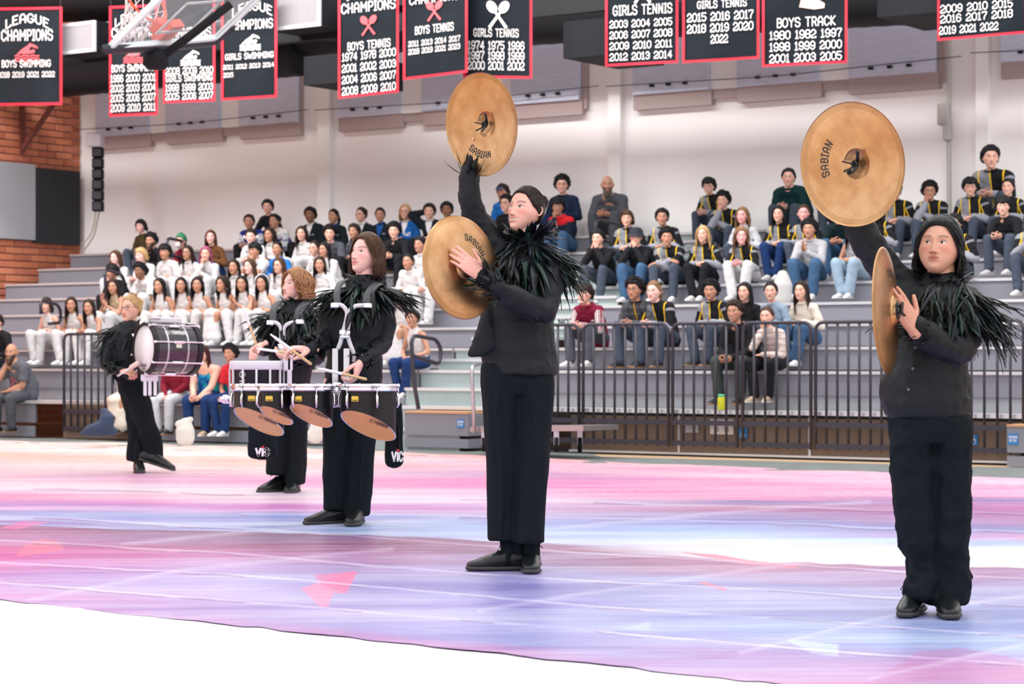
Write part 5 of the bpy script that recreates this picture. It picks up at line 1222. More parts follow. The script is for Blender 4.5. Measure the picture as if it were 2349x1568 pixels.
def front_edge(x): return np.interp(x, BX, BY[-1])
def back_edge(x): return np.interp(x, BX, BY[0])
def build_floor():
    nx, ny = 560, 300; xs = np.linspace(-400, 2900, nx); fx, fy = np.meshgrid(xs, np.linspace(0, 1, ny)); x = fx.ravel(); t = fy.ravel()
    fe = front_edge(x) + vnoise(np.stack([x * .02, x * 0, x * 0], 1), 2) * 2.2; be = back_edge(x) + vnoise(np.stack([x * .012, x * 0, x * 0], 1), 4) * 1.5
    y = be + (fe - be) * t ** .9
    D = CAMH * F / (y - HY); X = (x - HX) / F * D; Y = D
    c = lin(tarp_color(x, y, X, Y)) * .84
    z = .006 + .0035 * (vnoise(np.stack([X * 1.1, Y * 2.2, 0 * X], 1), 31) + .5 * vnoise(np.stack([X * 3, Y * 5, 0 * X], 1), 32))
    for s in SEAMS: z = z + .004 * gs(dline(x, y, s), 2.0)
    for s in CROSS: z = z + .0025 * gs(dline(x, y, s), 5) * (x < s[-1][0])
    V = np.stack([X, Y, z], 1); idx = np.arange(nx * ny).reshape(ny, nx); Fq = np.stack([idx[1:, :-1], idx[1:, 1:], idx[:-1, 1:], idx[:-1, :-1]], -1).reshape(-1, 4)
    m = mat('tarp_paint', (.6, .5, .7), .30, spec=.5); g = G(m); col = g.attrcol('Col'); o = g.coord()
    n = g.noise(g.map(o, (1.4, 16, 1), rot=(0, 0, .12)), 3., 5, .6); c1 = g.mix(g.m('MULTIPLY', g.ramp(n, (.5, 0.), (.72, 1.)), .22), col, (.80, .76, .82))
    n2 = g.noise(g.map(o, (1, 10, 1), rot=(0, 0, .08)), 4., 4); mx = g.nt.nodes.new('ShaderNodeMix'); mx.data_type = 'RGBA'; mx.blend_type = 'MULTIPLY'; g._in(mx.inputs['Factor'], g.ramp(n2, (.50, 0.), (.75, .55))); g.nt.links.new(c1, mx.inputs['A']); g.nt.links.new(col, mx.inputs['B']); g.base(mx.outputs['Result'])
    g.bump(g.noise(g.map(o, (1, 3, 1)), 2.5, 4), .12, .02); g.nt.links.new(g.m('ADD', .24, g.mul(n2, .2)), g.b.inputs['Roughness'])
    me = mesh('painted_tarp', V, Fq, m, True, attrs={'Col': ('FLOAT_COLOR', c)}); o = link('painted_tarp', me); tag(o, 'large floor tarp painted in pink, lavender and blue streaks under the performers', 'floor tarp')
    # white sheet in front
    n_ = 120; xs = np.linspace(-700, 2900, n_); V = []; Fc = []
    for i, xx in enumerate(xs):
        ye = float(front_edge(xx)) - 6; D = CAMH * F / (ye - HY); X = (xx - HX) / F * D
        V += [(X, D, .002), (X * .0 + (xx - HX) / F * D * .9, D * .9 if D > 4 else 3., .002), ((xx - HX) / F * 3. * 2.2, 1.2, .002)]
    for i in range(n_ - 1): b = i * 3; Fc += [(b + 1, b + 4, b + 3, b), (b + 2, b + 5, b + 4, b + 1)]
    m = mat('white_vinyl', (.90, .90, .91), .45, noise=.012, nscale=3); o = link('white_floor_sheet', mesh('white_floor_sheet', V, Fc, m, False)); tag(o, 'plain white floor covering in front of the painted tarp', 'floor sheet')
    # dark mat behind the tarp
    m = mat('mat_stripe', (.12, .14, .14), .55); g = G(m); n = g.noise(g.map(g.coord(), (1, 14, 1), rot=(0, 0, -.55)), 5, 3); g.base(g.ramp(n, (.38, (.085, .10, .10)), (.62, (.20, .23, .22)))); g.bump(n, .3, .01)
    V = []; Fc = []; xs = np.linspace(-300, 2700, 60)
    for xx in xs:
        ye = float(back_edge(xx)) + 6; D = CAMH * F / (ye - HY); V.append(((xx - HX) / F * D, D, .004)); yb = np.interp(xx, [-300, 1340, 1345, 2700], [996, 1032, 1047, 1083]); D = CAMH * F / (yb - HY); V.append(((xx - HX) / F * D, D, .004))
    for i in range(59): Fc.append((i * 2, i * 2 + 2, i * 2 + 3, i * 2 + 1))
    o = link('floor_mat', mesh('floor_mat', V, Fc, m, False)); tag(o, 'dark grey-green striped mat between the painted tarp and the bleachers', 'mat')

# ------------------------------------------------------------------ banners
def emblem(kind, cx, cy, w):
    """polygons in photo-plane units round (cx, cy), y down"""
    def bl(pts): return [(cx + a * w, cy + b * w) for a, b in pts]
    out = []
    if kind == 'swim':
        out.append(bl([(-.42, .12), (-.2, -.08), (.02, -.22), (.12, -.32), (.36, -.22), (.46, -.12), (.42, -.08), (.18, -.18), (.08, -.08), (.2, .12)]))
        out.append(bl([(.24 + .09 * math.cos(q), .02 + .08 * math.sin(q)) for q in np.linspace(0, 2 * PI, 10)[:-1]]))
        for k in range(3):
            for i in range(8):
                x0, x1 = -.5 + i / 8, -.5 + (i + 1) / 8; f = lambda x: .035 * math.sin(x * 19) + .17 + k * .11; out.append(bl([(x0, f(x0)), (x1, f(x1)), (x1, f(x1) + .06), (x0, f(x0) + .06)]))
    if kind == 'racket':
        for s in (-1, 1):
            c0 = (s * .24, -.26); ax = Vector((s * .55, -.83)); ay = Vector((ax.y, -ax.x))
            pts = [(c0[0] + ax.x * .27 * math.cos(q) + ay.x * .19 * math.sin(q), c0[1] + ax.y * .27 * math.cos(q) + ay.y * .19 * math.sin(q)) for q in np.linspace(0, 2 * PI, 15)[:-1]]; out.append(bl(pts))
            a = Vector((s * .10, -.06)); b = Vector((-s * .34, .56)); n = Vector((b - a)).normalized(); n = Vector((-n.y, n.x)) * .045; out.append(bl([tuple(a - n), tuple(b - n * 1.4), tuple(b + n * 1.4), tuple(a + n)]))
    if kind == 'shoe': out.append(bl([(-.5, -.5), (-.42, -.1), (-.5, .22), (.1, .34), (.5, .30), (.52, .12), (.3, -.02), (.12, -.2), (-.05, -.5)]))
    return out
def banner(label, x0, x1, yt, yb0, yb1, texts, emb=None, v=2.55, mono_h=17):
    """x0..x1 px; hangs in a plane parallel to the wall"""
    wave = lambda x, y: .022 * math.sin(x * .045 + x0) + .012 * math.sin(y * .03 + x * .02)
    sl = (yb1 - yb0) / (x1 - x0)
    def Q(x, y, dv=0.): return atv(x, y + sl * (x - x0) * .9, v + wave(x, y) + dv)
    A0 = Q(x0, yb0); t = thing('championship_banner', label, 'banner', A0, group='championship banners')
    nx, ny = 16, 22
    def sheet(xa, xb, ya, yb, dv, name, m, nx=nx, ny=ny, par=t):
        V = [Q(xa + (xb - xa) * i / nx, ya + (yb - ya) * j / ny, dv) - A0 for dd in (0,) for j in range(ny + 1) for i in range(nx + 1)]; k = len(V)
        V += [Q(xa + (xb - xa) * i / nx, ya + (yb - ya) * j / ny, dv + .006) - A0 for j in range(ny + 1) for i in range(nx + 1)]; Fc = []
        for j in range(ny):
            for i in range(nx): a = j * (nx + 1) + i; Fc.append((a, a + nx + 1, a + nx + 2, a + 1)); Fc.append((a + k, a + k + 1, a + k + nx + 2, a + k + nx + 1))
        return link(name, mesh(name, V, Fc, m, True), par)
    sheet(x0, x1, yt, yb0, 0, 'cloth', M_BAN)
    w = 6.
    for (a, b, c_, d) in ((x0, x0 + w, yt, yb0), (x1 - w, x1, yt, yb0), (x0, x1, yb0 - w, yb0), (x0, x1, yt, yt + w)): sheet(a, b, c_, d, -.012, 'border', M_RED, 3 if b - a < 10 else nx, ny if d - c_ > 10 else 2)
    white = []; 
    for (s, cx, cy, h, wd) in texts:
        arc = 0
        if s.startswith('^'): s = s[1:]; arc = 1
        for q in text_polys(s, h, .145, .22, width=wd): white.append([(cx + p[0], cy - p[1] + (arc * h * .75 * (p[0] / (wd / 2)) ** 2 if arc else 0)) for p in q])
    poly_mesh(white, lambda a, b: Q(a, b, -.014) - A0, 'lettering', M_WHITE, t)
    if emb:
        k, cx, cy, ww, m = emb; ps = emblem(k, cx, cy, ww); poly_mesh(ps, lambda a, b: Q(a, b, -.014) - A0, 'emblem', m, t)
    mb = MB(); mb.tube([Q(x0 + 4, yt, 0) - A0, Q(x0 + 4, yt, 0) - A0 + Vector((0, 0, .35))], .006, 5); mb.tube([Q(x1 - 4, yt, 0) - A0, Q(x1 - 4, yt, 0) - A0 + Vector((0, 0, .35))], .006, 5); mb.build('cord', M_RAIL, t)
def rows(lines, cx, y, dy, h, w): return [(s, cx, y + i * dy, h, w) for i, s in enumerate(lines)]
def build_banners():
    B = banner
    B('black banner, boys swimming with red swimmer, years 2018 to 2022, leftmost of all', -24, 143, 18, 243, 240, [('^LEAGUE', 62, 43, 19, 98), ('CHAMPIONS', 62, 82, 23, 116), ('BOYS SWIMMING', 60, 147, 15, 112)] + rows(['2018 2019 2021 2022'], 60, 172, 0, 12, 130), ('swim', 62, 118, 56, M_PINK))
    B('black banner, boys swimming with red swimmer, four rows of years, behind the backboard', 250, 362, 14, 268, 263, [('^LEAGUE', 306, 40, 18, 84), ('CHAMPIONS', 306, 76, 20, 98), ('BOYS SWIMMING', 305, 158, 15, 98)] + rows(['1966 2000 2001', '2002 2003 2004', '2005 2006 2007', '2009 2010 2011'], 305, 181, 22.5, 16, 102), ('swim', 306, 126, 46, M_PINK))
    B('black banner, girls swimming with white swimmer, year row above the name', 374, 494, -10, 237, 232, [('CHAMPIONS', 434, 76, 20, 98), ('2008 2009 2010', 434, 164, 15, 108), ('GIRLS SWIMMING', 434, 181, 14, 106)] + rows(['1998 1999 2003', '2005 2006 2007'], 434, 202, 20, 15, 108), ('swim', 437, 132, 46, M_WHITE))
    B('black banner, girls swimming 2011 to 2015 with white swimmer, right of the backboard', 507, 636, -10, 231, 222, [('^LEAGUE', 578, 18, 19, 90), ('CHAMPIONS', 573, 60, 20, 104), ('GIRLS SWIMMING', 572, 132, 13, 110), ('2011 2012 2013 2014', 570, 155, 10, 116), ('2015', 524, 173, 10, 22)], ('swim', 574, 98, 48, M_WHITE))
    B('black banner, boys tennis with red rackets above four large rows of years', 775, 915, -60, 227, 210, [('^LEAGUE', 846, -20, 19, 100), ('CHAMPIONS', 845, 22, 21, 122), ('BOYS TENNIS', 846, 110, 17, 98)] + rows(['1974 1978 2000', '2001 2002 2003', '2004 2006 2007', '2008 2009 2010'], 846, 133, 26, 17, 122), ('racket', 845, 64, 42, M_PINK))
    B('black banner, boys tennis with red rackets and only two small rows of years', 924, 1073, -80, 184, 164, [('CHAMPIONS', 996, 4, 18, 112), ('BOYS TENNIS', 996, 74, 17, 88)] + rows(['2011 2013 2014 2017', '2018 2019 2021 2023'], 996, 103, 18, 12, 118), ('racket', 996, 32, 42, M_PINK), v=2.35)
    B('black banner, girls tennis with white rackets and years 1974 to 2002', 1062, 1221, -80, 178, 181, [('GIRLS TENNIS', 1138, 74, 17, 102)] + rows(['1974 1975 1996', '1997 1998 1999', '2000 2001 2002'], 1138, 103, 23, 18, 128), ('racket', 1142, 30, 58, M_WHITE))
    B('black banner, girls tennis filled with four full rows of years', 1388, 1556, -120, 153, 143, [('GIRLS TENNIS', 1474, 26, 21, 134)] + rows(['2003 2004 2005', '2006 2007 2008', '2009 2010 2011', '2012 2013 2014'], 1470, 57, 25, 16, 142), ('racket', 1474, -18, 52, M_WHITE))
    B('black banner, girls tennis with a lone year centred under two rows', 1565, 1742, -120, 145, 133, [('GIRLS TENNIS', 1656, 14, 16, 112)] + rows(['2015 2016 2017', '2018 2019 2020'], 1652, 42, 26, 18, 150) + [('2022', 1650, 94, 18, 38)], None)
    B('black banner, boys track with a winged shoe outline', 1748, 1944, -120, 154, 143, [('BOYS TRACK', 1849, 55, 20, 134)] + rows(['1980 1982 1997', '1998 1999 2000', '2001 2003 2005'], 1848, 83, 26.5, 18, 164), ('shoe', 1862, 8, 58, mat('shoe_print', (.70, .50, .42), .7)))
    B('black banner, last dates patched over, at the top right corner', 2150, 2356, -160, 94, 74, rows(['2009 2010 2015', '2016 2017 2018'], 2240, 22, 23, 17, 164) + [('2019 2021 2022', 2222, 71, 17, 134)], None)
# ------------------------------------------------------------------ backboard
def build_backboard():
    c0 = at(243, 116, 19.4); c1 = at(496, 92, 20.95); e = (c1 - c0); wd = e.length * 1.0; e.normalize()
    s = Vector((117, 0, 92)); a = Vector((.64, -.557, .53)); a = (a - e * a.dot(e)).normalized(); n = e.cross(a).normalized()
    if n.z < 0: n = -n
    t = thing('backboard', 'glass basketball backboard folded up, with black lower padding', 'backboard', c0); H = 1.07
    def q(u, v, w=0.): return e * (u * wd) + a * (v * H) + n * w
    def bar(name, m, u0, v0, u1, v1, w0, w1):
        mb = MB(); mb.pbox(q(u0, v0, w0), q(u1, v0, w0) - q(u0, v0, w0), q(u0, v1, w0) - q(u0, v0, w0), n * (w1 - w0)); return mb.build(name, m, t)
    gm = mat('board_glass', (.55, .66, .66), .06, trans=0., alpha=.22, spec=.8); bar('glass', gm, .03, .03, .97, .97, .0, .012)
    fr = mat('board_frame', (.72, .82, .84), .3)
    for x in ((0, 0, 1, .045), (0, .955, 1, 1), (0, 0, .03, 1), (.97, 0, 1, 1)): bar('frame', fr, *x, -.02, .03)
    wl = mat('board_line', (.85, .95, .95), .4)
    for x in ((.33, .15, .67, .18), (.33, .53, .67, .56), (.33, .15, .355, .56), (.645, .15, .67, .56)): bar('target_line', wl, *x, .012, .018)
    mb = MB(); mb.tube(rounded([q(-.02, .02), q(.5, -.02), q(1.0, -.02), q(1.0, .22)], .1), .045, 8); mb.build('edge_padding', M_RAIL, t, True)
    mb = MB(); mp = q(.5, .02, .0); mb.pbox(q(.44, .0, .02), e * .2, a * .24, n * .08); mb.pbox(q(.46, .02, .10), e * .14, a * .12, n * .10); mb.build('rim_mount', M_ORANGE, t)
    cr = q(.5, .10, .40); ring = [cr + e * .2286 * math.cos(k * PI / 14) + n * .2286 * math.sin(k * PI / 14) for k in range(28)]; mb = MB(); V, Fc = loft(ring, .011, 8, closed=True); mb.add(V, Fc); mb.build('rim', M_ORANGE, t, True)
    mb = MB(); g = Vector((0, 0, -1)); N = 12; L = 6
    dirn = (Vector((-.35, 0, 0)) + g * .8).normalized(); rad = [.2286, .19, .155, .13, .12, .115, .125]
    P_ = lambda k, j: cr + dirn * (.42 * j / L) + (e * math.cos((k + .5 * (j % 2)) * 2 * PI / N) + n * math.sin((k + .5 * (j % 2)) * 2 * PI / N)) * rad[j]
    for j in range(L):
        for k in range(N):
            mb.tube([P_(k, j), P_(k, j + 1)], .005, 4); mb.tube([P_(k, j), P_(k - 1 if j % 2 == 0 else k + 1, j + 1)], .005, 4)
    mb.build('net', M_WHITE, t); mb = MB(); mb.tube([q(.42, .0, -.12), q(.52, .25, -.10), q(.66, .6, -.06)], .04, 8); mb.box(q(.42, -.06, -.10), (.22, .16, .18), bev=.04); mb.build('support_arm', M_BLACK, t, True)
# ------------------------------------------------------------------ props along the bleachers
def build_props():
    D = 23.2
    t = thing('trolley', 'flat grey platform trolley with bent handle behind the smiling cymbal player', 'trolley', at(1200, 1036, 22.1)); o0 = t.location.copy(); Q = lambda x, y, d: at(x, y, d) - o0
    mb = MB(); A_ = Q(1078, 990, 22.6); B_ = Q(1338, 988, 21.4); mb.pbox(A_, B_ - A_, (.35, .45, 0), (0, 0, .05)); mb.build('platform', M_ALU, t)
    mb = MB(); mb.tube(rounded([Q(1088, 992, 22.5), Q(1082, 842, 22.5), Q(1090, 836, 22.6), Q(1110, 834, 22.9), Q(1116, 992, 22.9)], .06), .018, 8); mb.build('handle', M_ALU, t, True)
    for x, d in ((1110, 22.5), (1276, 21.75), (1330, 22.0)):
        mb = MB(); c_ = Q(x, 1018, d); mb.add(*loft([c_ + Vector((-.02, 0, 0)), c_ + Vector((.02, 0, 0))], [.075, .075], 28, cap=0)); w = mb.build('wheel', M_BLACK, t, True); mb = MB(); mb.box(c_ + Vector((0, -.03, .06)), (.05, .012, .14)); mb.build('fork', M_ALU, w)
    u, Dd = ray_uv(1655, .1); t = thing('thermos', 'yellow drinking bottle on the deck behind the railing', 'bottle', P(ray_uv(1655, .16)[0], .16, .4547)); mb = MB(); mb.lathe([(0, 0), (.036, 0), (.038, .01), (.038, .115), (.032, .13)], 18); mb.build('bottle_body', mat('thermos_yellow', (.62, .62, .02), .3), t, True); mb = MB(); mb.lathe([(.032, .13), (.034, .132), (.034, .15), (.03, .155), (0, .156)], 18); mb.build('bottle_cap', mat('thermos_green', (.1, .55, .3), .4), t, True)
    def plate(name, label, cat_, x0, x1, y0, y1, v, m, fn=None):
        a, b = ray_uv(x0, v)[0], ray_uv(x1, v)[0]; Dm = ray_uv((x0 + x1) / 2, v)[1]; z0, z1 = CAMH - (y1 - HY) / F * Dm, CAMH - (y0 - HY) / F * Dm; A0 = P(a, v, z0)
        mb = MB(); mb.pbox((0, 0, 0), P(b, v, z0) - A0, P(a, v + .012, z0) - A0, (0, 0, z1 - z0)); o = mb.build(name, m, loc=A0); tag(o, label, cat_); w = (P(b, v, 0) - P(a, v, 0)).length
        if fn: fn(o, lambda p, q: Rv @ Vector((w / 2 + p * w, -.002, (z1 - z0) * (.5 + q))))
        return o
    def slots(o, f):
        for cx in (-.22, .22): poly_mesh([[(cx - .1 + dx, cy - .03), (cx + .0 + dx, cy - .03), (cx + .0 + dx, cy + .03), (cx - .1 + dx, cy + .03)] for dx in (0, .1) for cy in (-.25, -.1, .1, .25)], f, 'socket', M_RAIL, o)
    def chair(o, f):
        ps = [[(-.02 + .07 * math.cos(q) , .36 + .07 * math.sin(q)) for q in np.linspace(0, 2 * PI, 10)[:-1]], [(-.06, .28), (.02, .28), (.02, -.02), (-.06, -.02)], [(0, .16), (.16, .14), (.16, .09), (0, .09)], [(0, .04), (.2, .04), (.26, -.22), (.34, -.2), (.34, -.26), (.2, -.28), (.14, -.03), (0, -.03)]]
        for k in range(10): a, b = PI * .35 + k * 1.4 * PI / 10, PI * .35 + (k + 1) * 1.4 * PI / 10; ps.append([(-.02 + .22 * math.cos(a), -.18 + .22 * math.sin(a)), (-.02 + .22 * math.cos(b), -.18 + .22 * math.sin(b)), (-.02 + .28 * math.cos(b), -.18 + .28 * math.sin(b)), (-.02 + .28 * math.cos(a), -.18 + .28 * math.sin(a))])
        poly_mesh(ps, f, 'symbol', M_WHITE, o)
    plate('blank_plate', 'blank grey cover plate on the brown skirt, left of the sockets', 'cover plate', 1572, 1602, 964, 992, .012, M_GREYT); plate('wall_socket', 'cream double socket plate on the brown skirt', 'socket', 1629, 1682, 962, 996, .012, mat('socket_cream', (.6, .56, .54), .5), slots)
    plate('access_sign', 'blue wheelchair sign behind the railing below the windbreaker', 'sign', 1694, 1714, 980, 1005, .010, M_BLUE, chair); plate('access_sign', 'blue wheelchair sign on the skirt right of the black-bobbed player', 'sign', 2226, 2242, 996, 1021, .010, M_BLUE, chair)
    # bags and small things on the floor at the left
    mb = MB(); c_ = at(232, 1000, 24.6); mb.add(*remesh([loft([c_ + Vector((-.13, 0, .06)), c_ + Vector((0, 0, .09)), c_ + Vector((.13, .02, .05))], [.06, .10, .05], 10), loft([c_ + Vector((.04, 0, .1)), c_ + Vector((.07, .02, .2)), c_ + Vector((.03, .03, .26))], [.09, .09, .05], 10), loft([c_ + Vector((-.2, 0, .03)), c_ + Vector((-.05, 0, .05))], [.03, .06], 10)], .015, 3)); V = np.array(mb.V); o = mb.build('backpack', cloth('navy_bag', (.015, .03, .07)), None, True); tag(o, 'slumped navy backpack on the floor by the left railing', 'bag')
    c_ = at(425, 1012, 23.6); mb = MB(); mb.add(*remesh([loft([c_ + Vector((0, 0, .02)), c_ + Vector((0, 0, .12)), c_ + Vector((.01, 0, .2))], [(.10, .07), (.10, .08), (.06, .05)], 12), loft([c_ + Vector((-.07, 0, .18)), c_ + Vector((.06, -.01, .23))], [.04, .03], 8)], .013, 2)); o = mb.build('tote_bag', cloth('white_bag', (.55, .54, .5)), None, True); tag(o, 'crumpled white tote bag at the feet of the tie-dye wearer', 'bag')
    mb = MB(); c_ = at(720, 1012, 23.0); mb.add(*remesh([loft([c_ + Vector((0, 0, .04)), c_ + Vector((.03, 0, .12)), c_ + Vector((.02, 0, .22))], [(.09, .06), (.08, .06), (.04, .04)], 12)], .013, 2)); o = mb.build('tote_bag', cloth('white_bag', (.55, .54, .5)), None, True); tag(o, 'white cloth bag on the floor between the two drummers', 'bag')
    u = ray_uv(1900, VR + 6 * TREAD)[0]
    mb = MB(); c_ = P(ray_uv(1795, VR + 3.3 * TREAD)[0], VR + 3 * TREAD + .2, ZR + 3 * RISE + .002); mb.add(*remesh([loft([c_ + Vector((0, 0, .03)), c_ + Vector((0, 0, .2)), c_ + Vector((0, 0, .32))], [(.10, .07), (.11, .08), (.06, .04)], 12)], .015, 2)); o = mb.build('backpack', cloth('pale_bag', (.5, .48, .47)), None, True); tag(o, 'pale grey backpack standing on the tier beside the moustached clapper', 'bag')
# ------------------------------------------------------------------ performers
FEATH = []
def feather_meshes():
    for v in range(4):
        V = []; Fc = []; n = 9; rg = random.Random(v); cv = (.10, .22, .35, .16)[v]
        for i in range(n + 1):
            t = i / n; w = .105 * (math.sin(PI * min(1, t * 1.08 + .05)) ** .7 if t < .92 else .28 * (1 - t) / .08 + .02) * (1 - .25 * v / 3); z = -cv * t * t + .03 * math.sin(t * 3); y = .06 * math.sin(t * 2.2 + v) * t
            V += [(t, y - w - .012 * rg.random(), z - .028 * (w / .1)), (t, y, z + .012), (t, y + w + .012 * rg.random(), z - .028 * (w / .1)), (t, y, z - .006)]
        for i in range(n):
            for k in range(4): a, b = i * 4 + k, i * 4 + (k + 1) % 4; Fc.append((a, b, b + 4, a + 4))
        Fc += [(0, 3, 2, 1), tuple(n * 4 + k for k in range(4))]
        FEATH.append([mesh('feather', V, Fc, m, True) for m in M_FEA])
feather_meshes()
class Hero:
    def __init__(s, label, x, y, D, name='person'):
        s.D = D; p = at(x, y, D); p.z = 0; s.o = p; s.root = thing(name, label, 'person', p); s.body = []; s.rg = random.Random(int(x)); s.nf = 0
    def p(s, x, y, d=0.): return at(x, y, s.D + d)
    def m(s, px): return px * s.D / F
    def link(s, name, me, par=None, **k):
        if par is None: return link(name, me, s.root, loc=-s.o, **k)
        return link(name, me, par, **k)
    def rings(s, R, n=20):
        """R: (y, xL, xR, depth half, depth offset)"""
        pts = []; rad = []
        for r in R:
            y, a, b, dh = r[:4]; do = r[4] if len(r) > 4 else 0.; pts.append(s.p((a + b) / 2, y, do)); rad.append((s.m((b - a) / 2), dh))
        return loft(pts, rad, n, flat=True, cap=0, hint=(1, 0, 0))
    def front(s, R, x, y, off=.004):
        R = sorted(R, key=lambda r: r[0])
        for a, b in zip(R[:-1], R[1:]):
            if a[0] <= y <= b[0]:
                t = (y - a[0]) / (b[0] - a[0]); xl = a[1] + (b[1] - a[1]) * t; xr = a[2] + (b[2] - a[2]) * t; dh = a[3] + (b[3] - a[3]) * t
                do = (a[4] if len(a) > 4 else 0) * (1 - t) + (b[4] if len(b) > 4 else 0) * t; q = (x - (xl + xr) / 2) / ((xr - xl) / 2); return s.p(x, y, do - dh * math.sqrt(max(0.04, 1 - q * q)) - off)
        return s.p(x, y)
    def limb(s, pts, rad, n=14, cap=2): return loft([s.p(*q) for q in pts], rad, n, cap=cap)
    def garment(s, name, parts, m, vox=.009, amp=.006, sc=9., st=(1, 1, 1), seed=1, smooth=3):
        V, Fc = remesh(parts, vox, smooth); V = wrinkle(V, Fc, amp, sc, seed, st); V = wrinkle(V, Fc, amp * .4, sc * 2.6, seed + 9, st)
        return s.link(name, mesh(name, V, np.asarray(Fc), m, True))
    def finish_body(s, core, hx, hy, hd, yaw, pitch, roll, hs, sk, hk, hands, hres=(190, 150)):
        V, Fc = remesh(core, .014, 2); parts = [(V, Fc)]; hV, hF, hp, hb = head(hres[0], hres[1], **hk); c0 = s.p(hx, hy, hd)
        M = Matrix.Translation(c0) @ Euler((math.radians(pitch), math.radians(roll), PI - math.radians(yaw))).to_matrix().to_4x4() @ Matrix.Scale(hs, 4); Mn = np.array(M); hV = hV @ Mn[:3, :3].T + Mn[:3, 3]; parts.append((hV, hF))
        for (side, w, fd, pn, sc, curl, th) in hands: parts.append(remesh(hand(side, w, fd, pn, sc, curl, th, nseg=9, ring=3), .0032 if s.D < 14 else .0045, 2))
        VV, FF, ids = npcat(parts); paint = np.zeros((len(VV), 3)); bl = np.zeros((len(VV), 3)); k = ids == 1; paint[k] = hp; bl[k] = hb; bl[ids >= 2] = .35
        o = s.link('body', mesh('body', VV, FF, SK(sk), True, attrs={'paint': ('FLOAT_COLOR', paint), 'blush': ('FLOAT_COLOR', bl)})); s.M = M; s.Ml = Matrix.Translation(-s.o) @ M; return o
    def hair(s, style, hc, N=420, seg=12, w=.0042, seed=5, L=None, curl=None, z=1.):
        V, Fc = hair(style, N, seg, w, seed, L, curl); return link('hair', mesh('hair', V, Fc, HR(hc), True), s.root, M=s.Ml)
    def feather(s, par, base, d, up, L, wf=1.):
        d = Vector(d).normalized(); up = Vector(up); up = (up - d * up.dot(d))
        if up.length < 1e-4: up = d.orthogonal()
        up.normalize(); Y = up.cross(d); M = Matrix(((d.x, Y.x, up.x, 0), (d.y, Y.y, up.y, 0), (d.z, Y.z, up.z, 0), (0, 0, 0, 1)))
        me = FEATH[s.rg.randrange(4)][s.rg.choice((0, 0, 0, 1, 1, 2))]; M = Matrix.Translation(base - s.o) @ M @ Matrix.Diagonal((L, L * wf, L, 1)); o = link('feather', me, par, M=M); s.nf += 1; return o
    def collar(s, x, y, d, rx, ry, sx, nA=34, nB=95, LA=(.08, .13), LB=(.12, .21), zdrop=.05, amp=1., face=None, upz=1.):
        """feather collar round the neck; sx = shoulder half width (m)"""
        c0 = s.p(x, y, d); ring = [c0 + Vector((rx * math.cos(a), ry * math.sin(a), 0)) for a in np.linspace(0, 2 * PI, 25)[:-1]]
        mb = MB(); V, Fc = loft(ring, [(.045, .014)] * 24, 8, closed=True); mb.add([v - s.o for v in V], Fc); par = link('feather_collar', mb.mesh('feather_collar', M_FABB, True), s.root); rg = s.rg
        for i in range(nA):
            a = 2 * PI * (i + rg.random() * .8) / nA; out = Vector((math.cos(a), math.sin(a), 0)); b = c0 + Vector((rx * math.cos(a), ry * math.sin(a), rg.uniform(-.02, .03)))
            if face is not None and (a - face + PI) % (2 * PI) - PI < .9 and (a - face + PI) % (2 * PI) - PI > -.9: up_ = rg.uniform(.15, .6) * upz; L = rg.uniform(*LA) * .85
            else: up_ = rg.uniform(.7, 1.5) * upz; L = rg.uniform(*LA)
            s.feather(par, b, out * rg.uniform(.55, 1.) + Vector((0, 0, up_)), out * -1 + Vector((0, 0, .9)), L, 1.5)
        for i in range(nB):
            a = 2 * PI * (i + rg.random()) / nB; row = i % 4; out = Vector((math.cos(a), math.sin(a), 0)); k = row / 3
            b = c0 + Vector(((rx + (sx - rx) * .72 * k) * math.cos(a), (ry + .045 * k) * math.sin(a), -.01 - zdrop * k * (1 + .6 * abs(math.sin(a))) + rg.uniform(-.012, .012)))
            dn = -.35 - .55 * k * (1.1 - abs(math.cos(a)) * .9) + rg.uniform(-.2, .2); L = rg.uniform(*LB) * (1.05 - .15 * k)
            s.feather(par, b, out * (1. + .2 * amp) + Vector((rg.uniform(-.3, .3), rg.uniform(-.2, .2), dn - .35 * (1 - abs(math.cos(a))))), out * .5 + Vector((0, 0, 1)), L, rg.uniform(.85, 1.25))
        return par
    def spray(s, par, x, y, d, dirs, n, L, spread=.35, jit=.04, wf=.8, up=(0, 0, 1)):
        rg = s.rg
        for i in range(n):
            t = i / max(1, n - 1); dd = Vector(dirs[0]).lerp(Vector(dirs[1]), t) + Vector((rg.uniform(-1, 1), rg.uniform(-1, 1), rg.uniform(-1, 1))) * spread * .5
            s.feather(par, s.p(x, y, d) + Vector((rg.uniform(-jit, jit), rg.uniform(-jit, jit), rg.uniform(-jit, jit))), dd, up, rg.uniform(*L), wf)
    def cuff(s, x0, y0, d0, x1, y1, d1, n=24, L=(.05, .10), r=.04):
        """feathers round the lower forearm, tips towards the elbow side"""
        A_, B_ = s.p(x0, y0, d0), s.p(x1, y1, d1); ax = (B_ - A_).normalized(); X = ax.orthogonal().normalized(); Y = ax.cross(X); rg = s.rg
        V, Fc = loft([A_ - s.o, A_.lerp(B_, .5) - s.o, B_ - s.o], [r * .95, r * 1.0, r * .85], 14); par = link('feather_cuff', mesh('feather_cuff', V, Fc, M_LACE, True), s.root)
        for i in range(n):
            a = rg.uniform(0, 2 * PI); t = rg.uniform(-.1, .9); o_ = X * math.cos(a) + Y * math.sin(a); s.feather(par, A_.lerp(B_, t) + o_ * r * .8, o_ * rg.uniform(.35, .9) - ax * rg.uniform(.3, 1.), o_, rg.uniform(*L), 1.1)
        return par
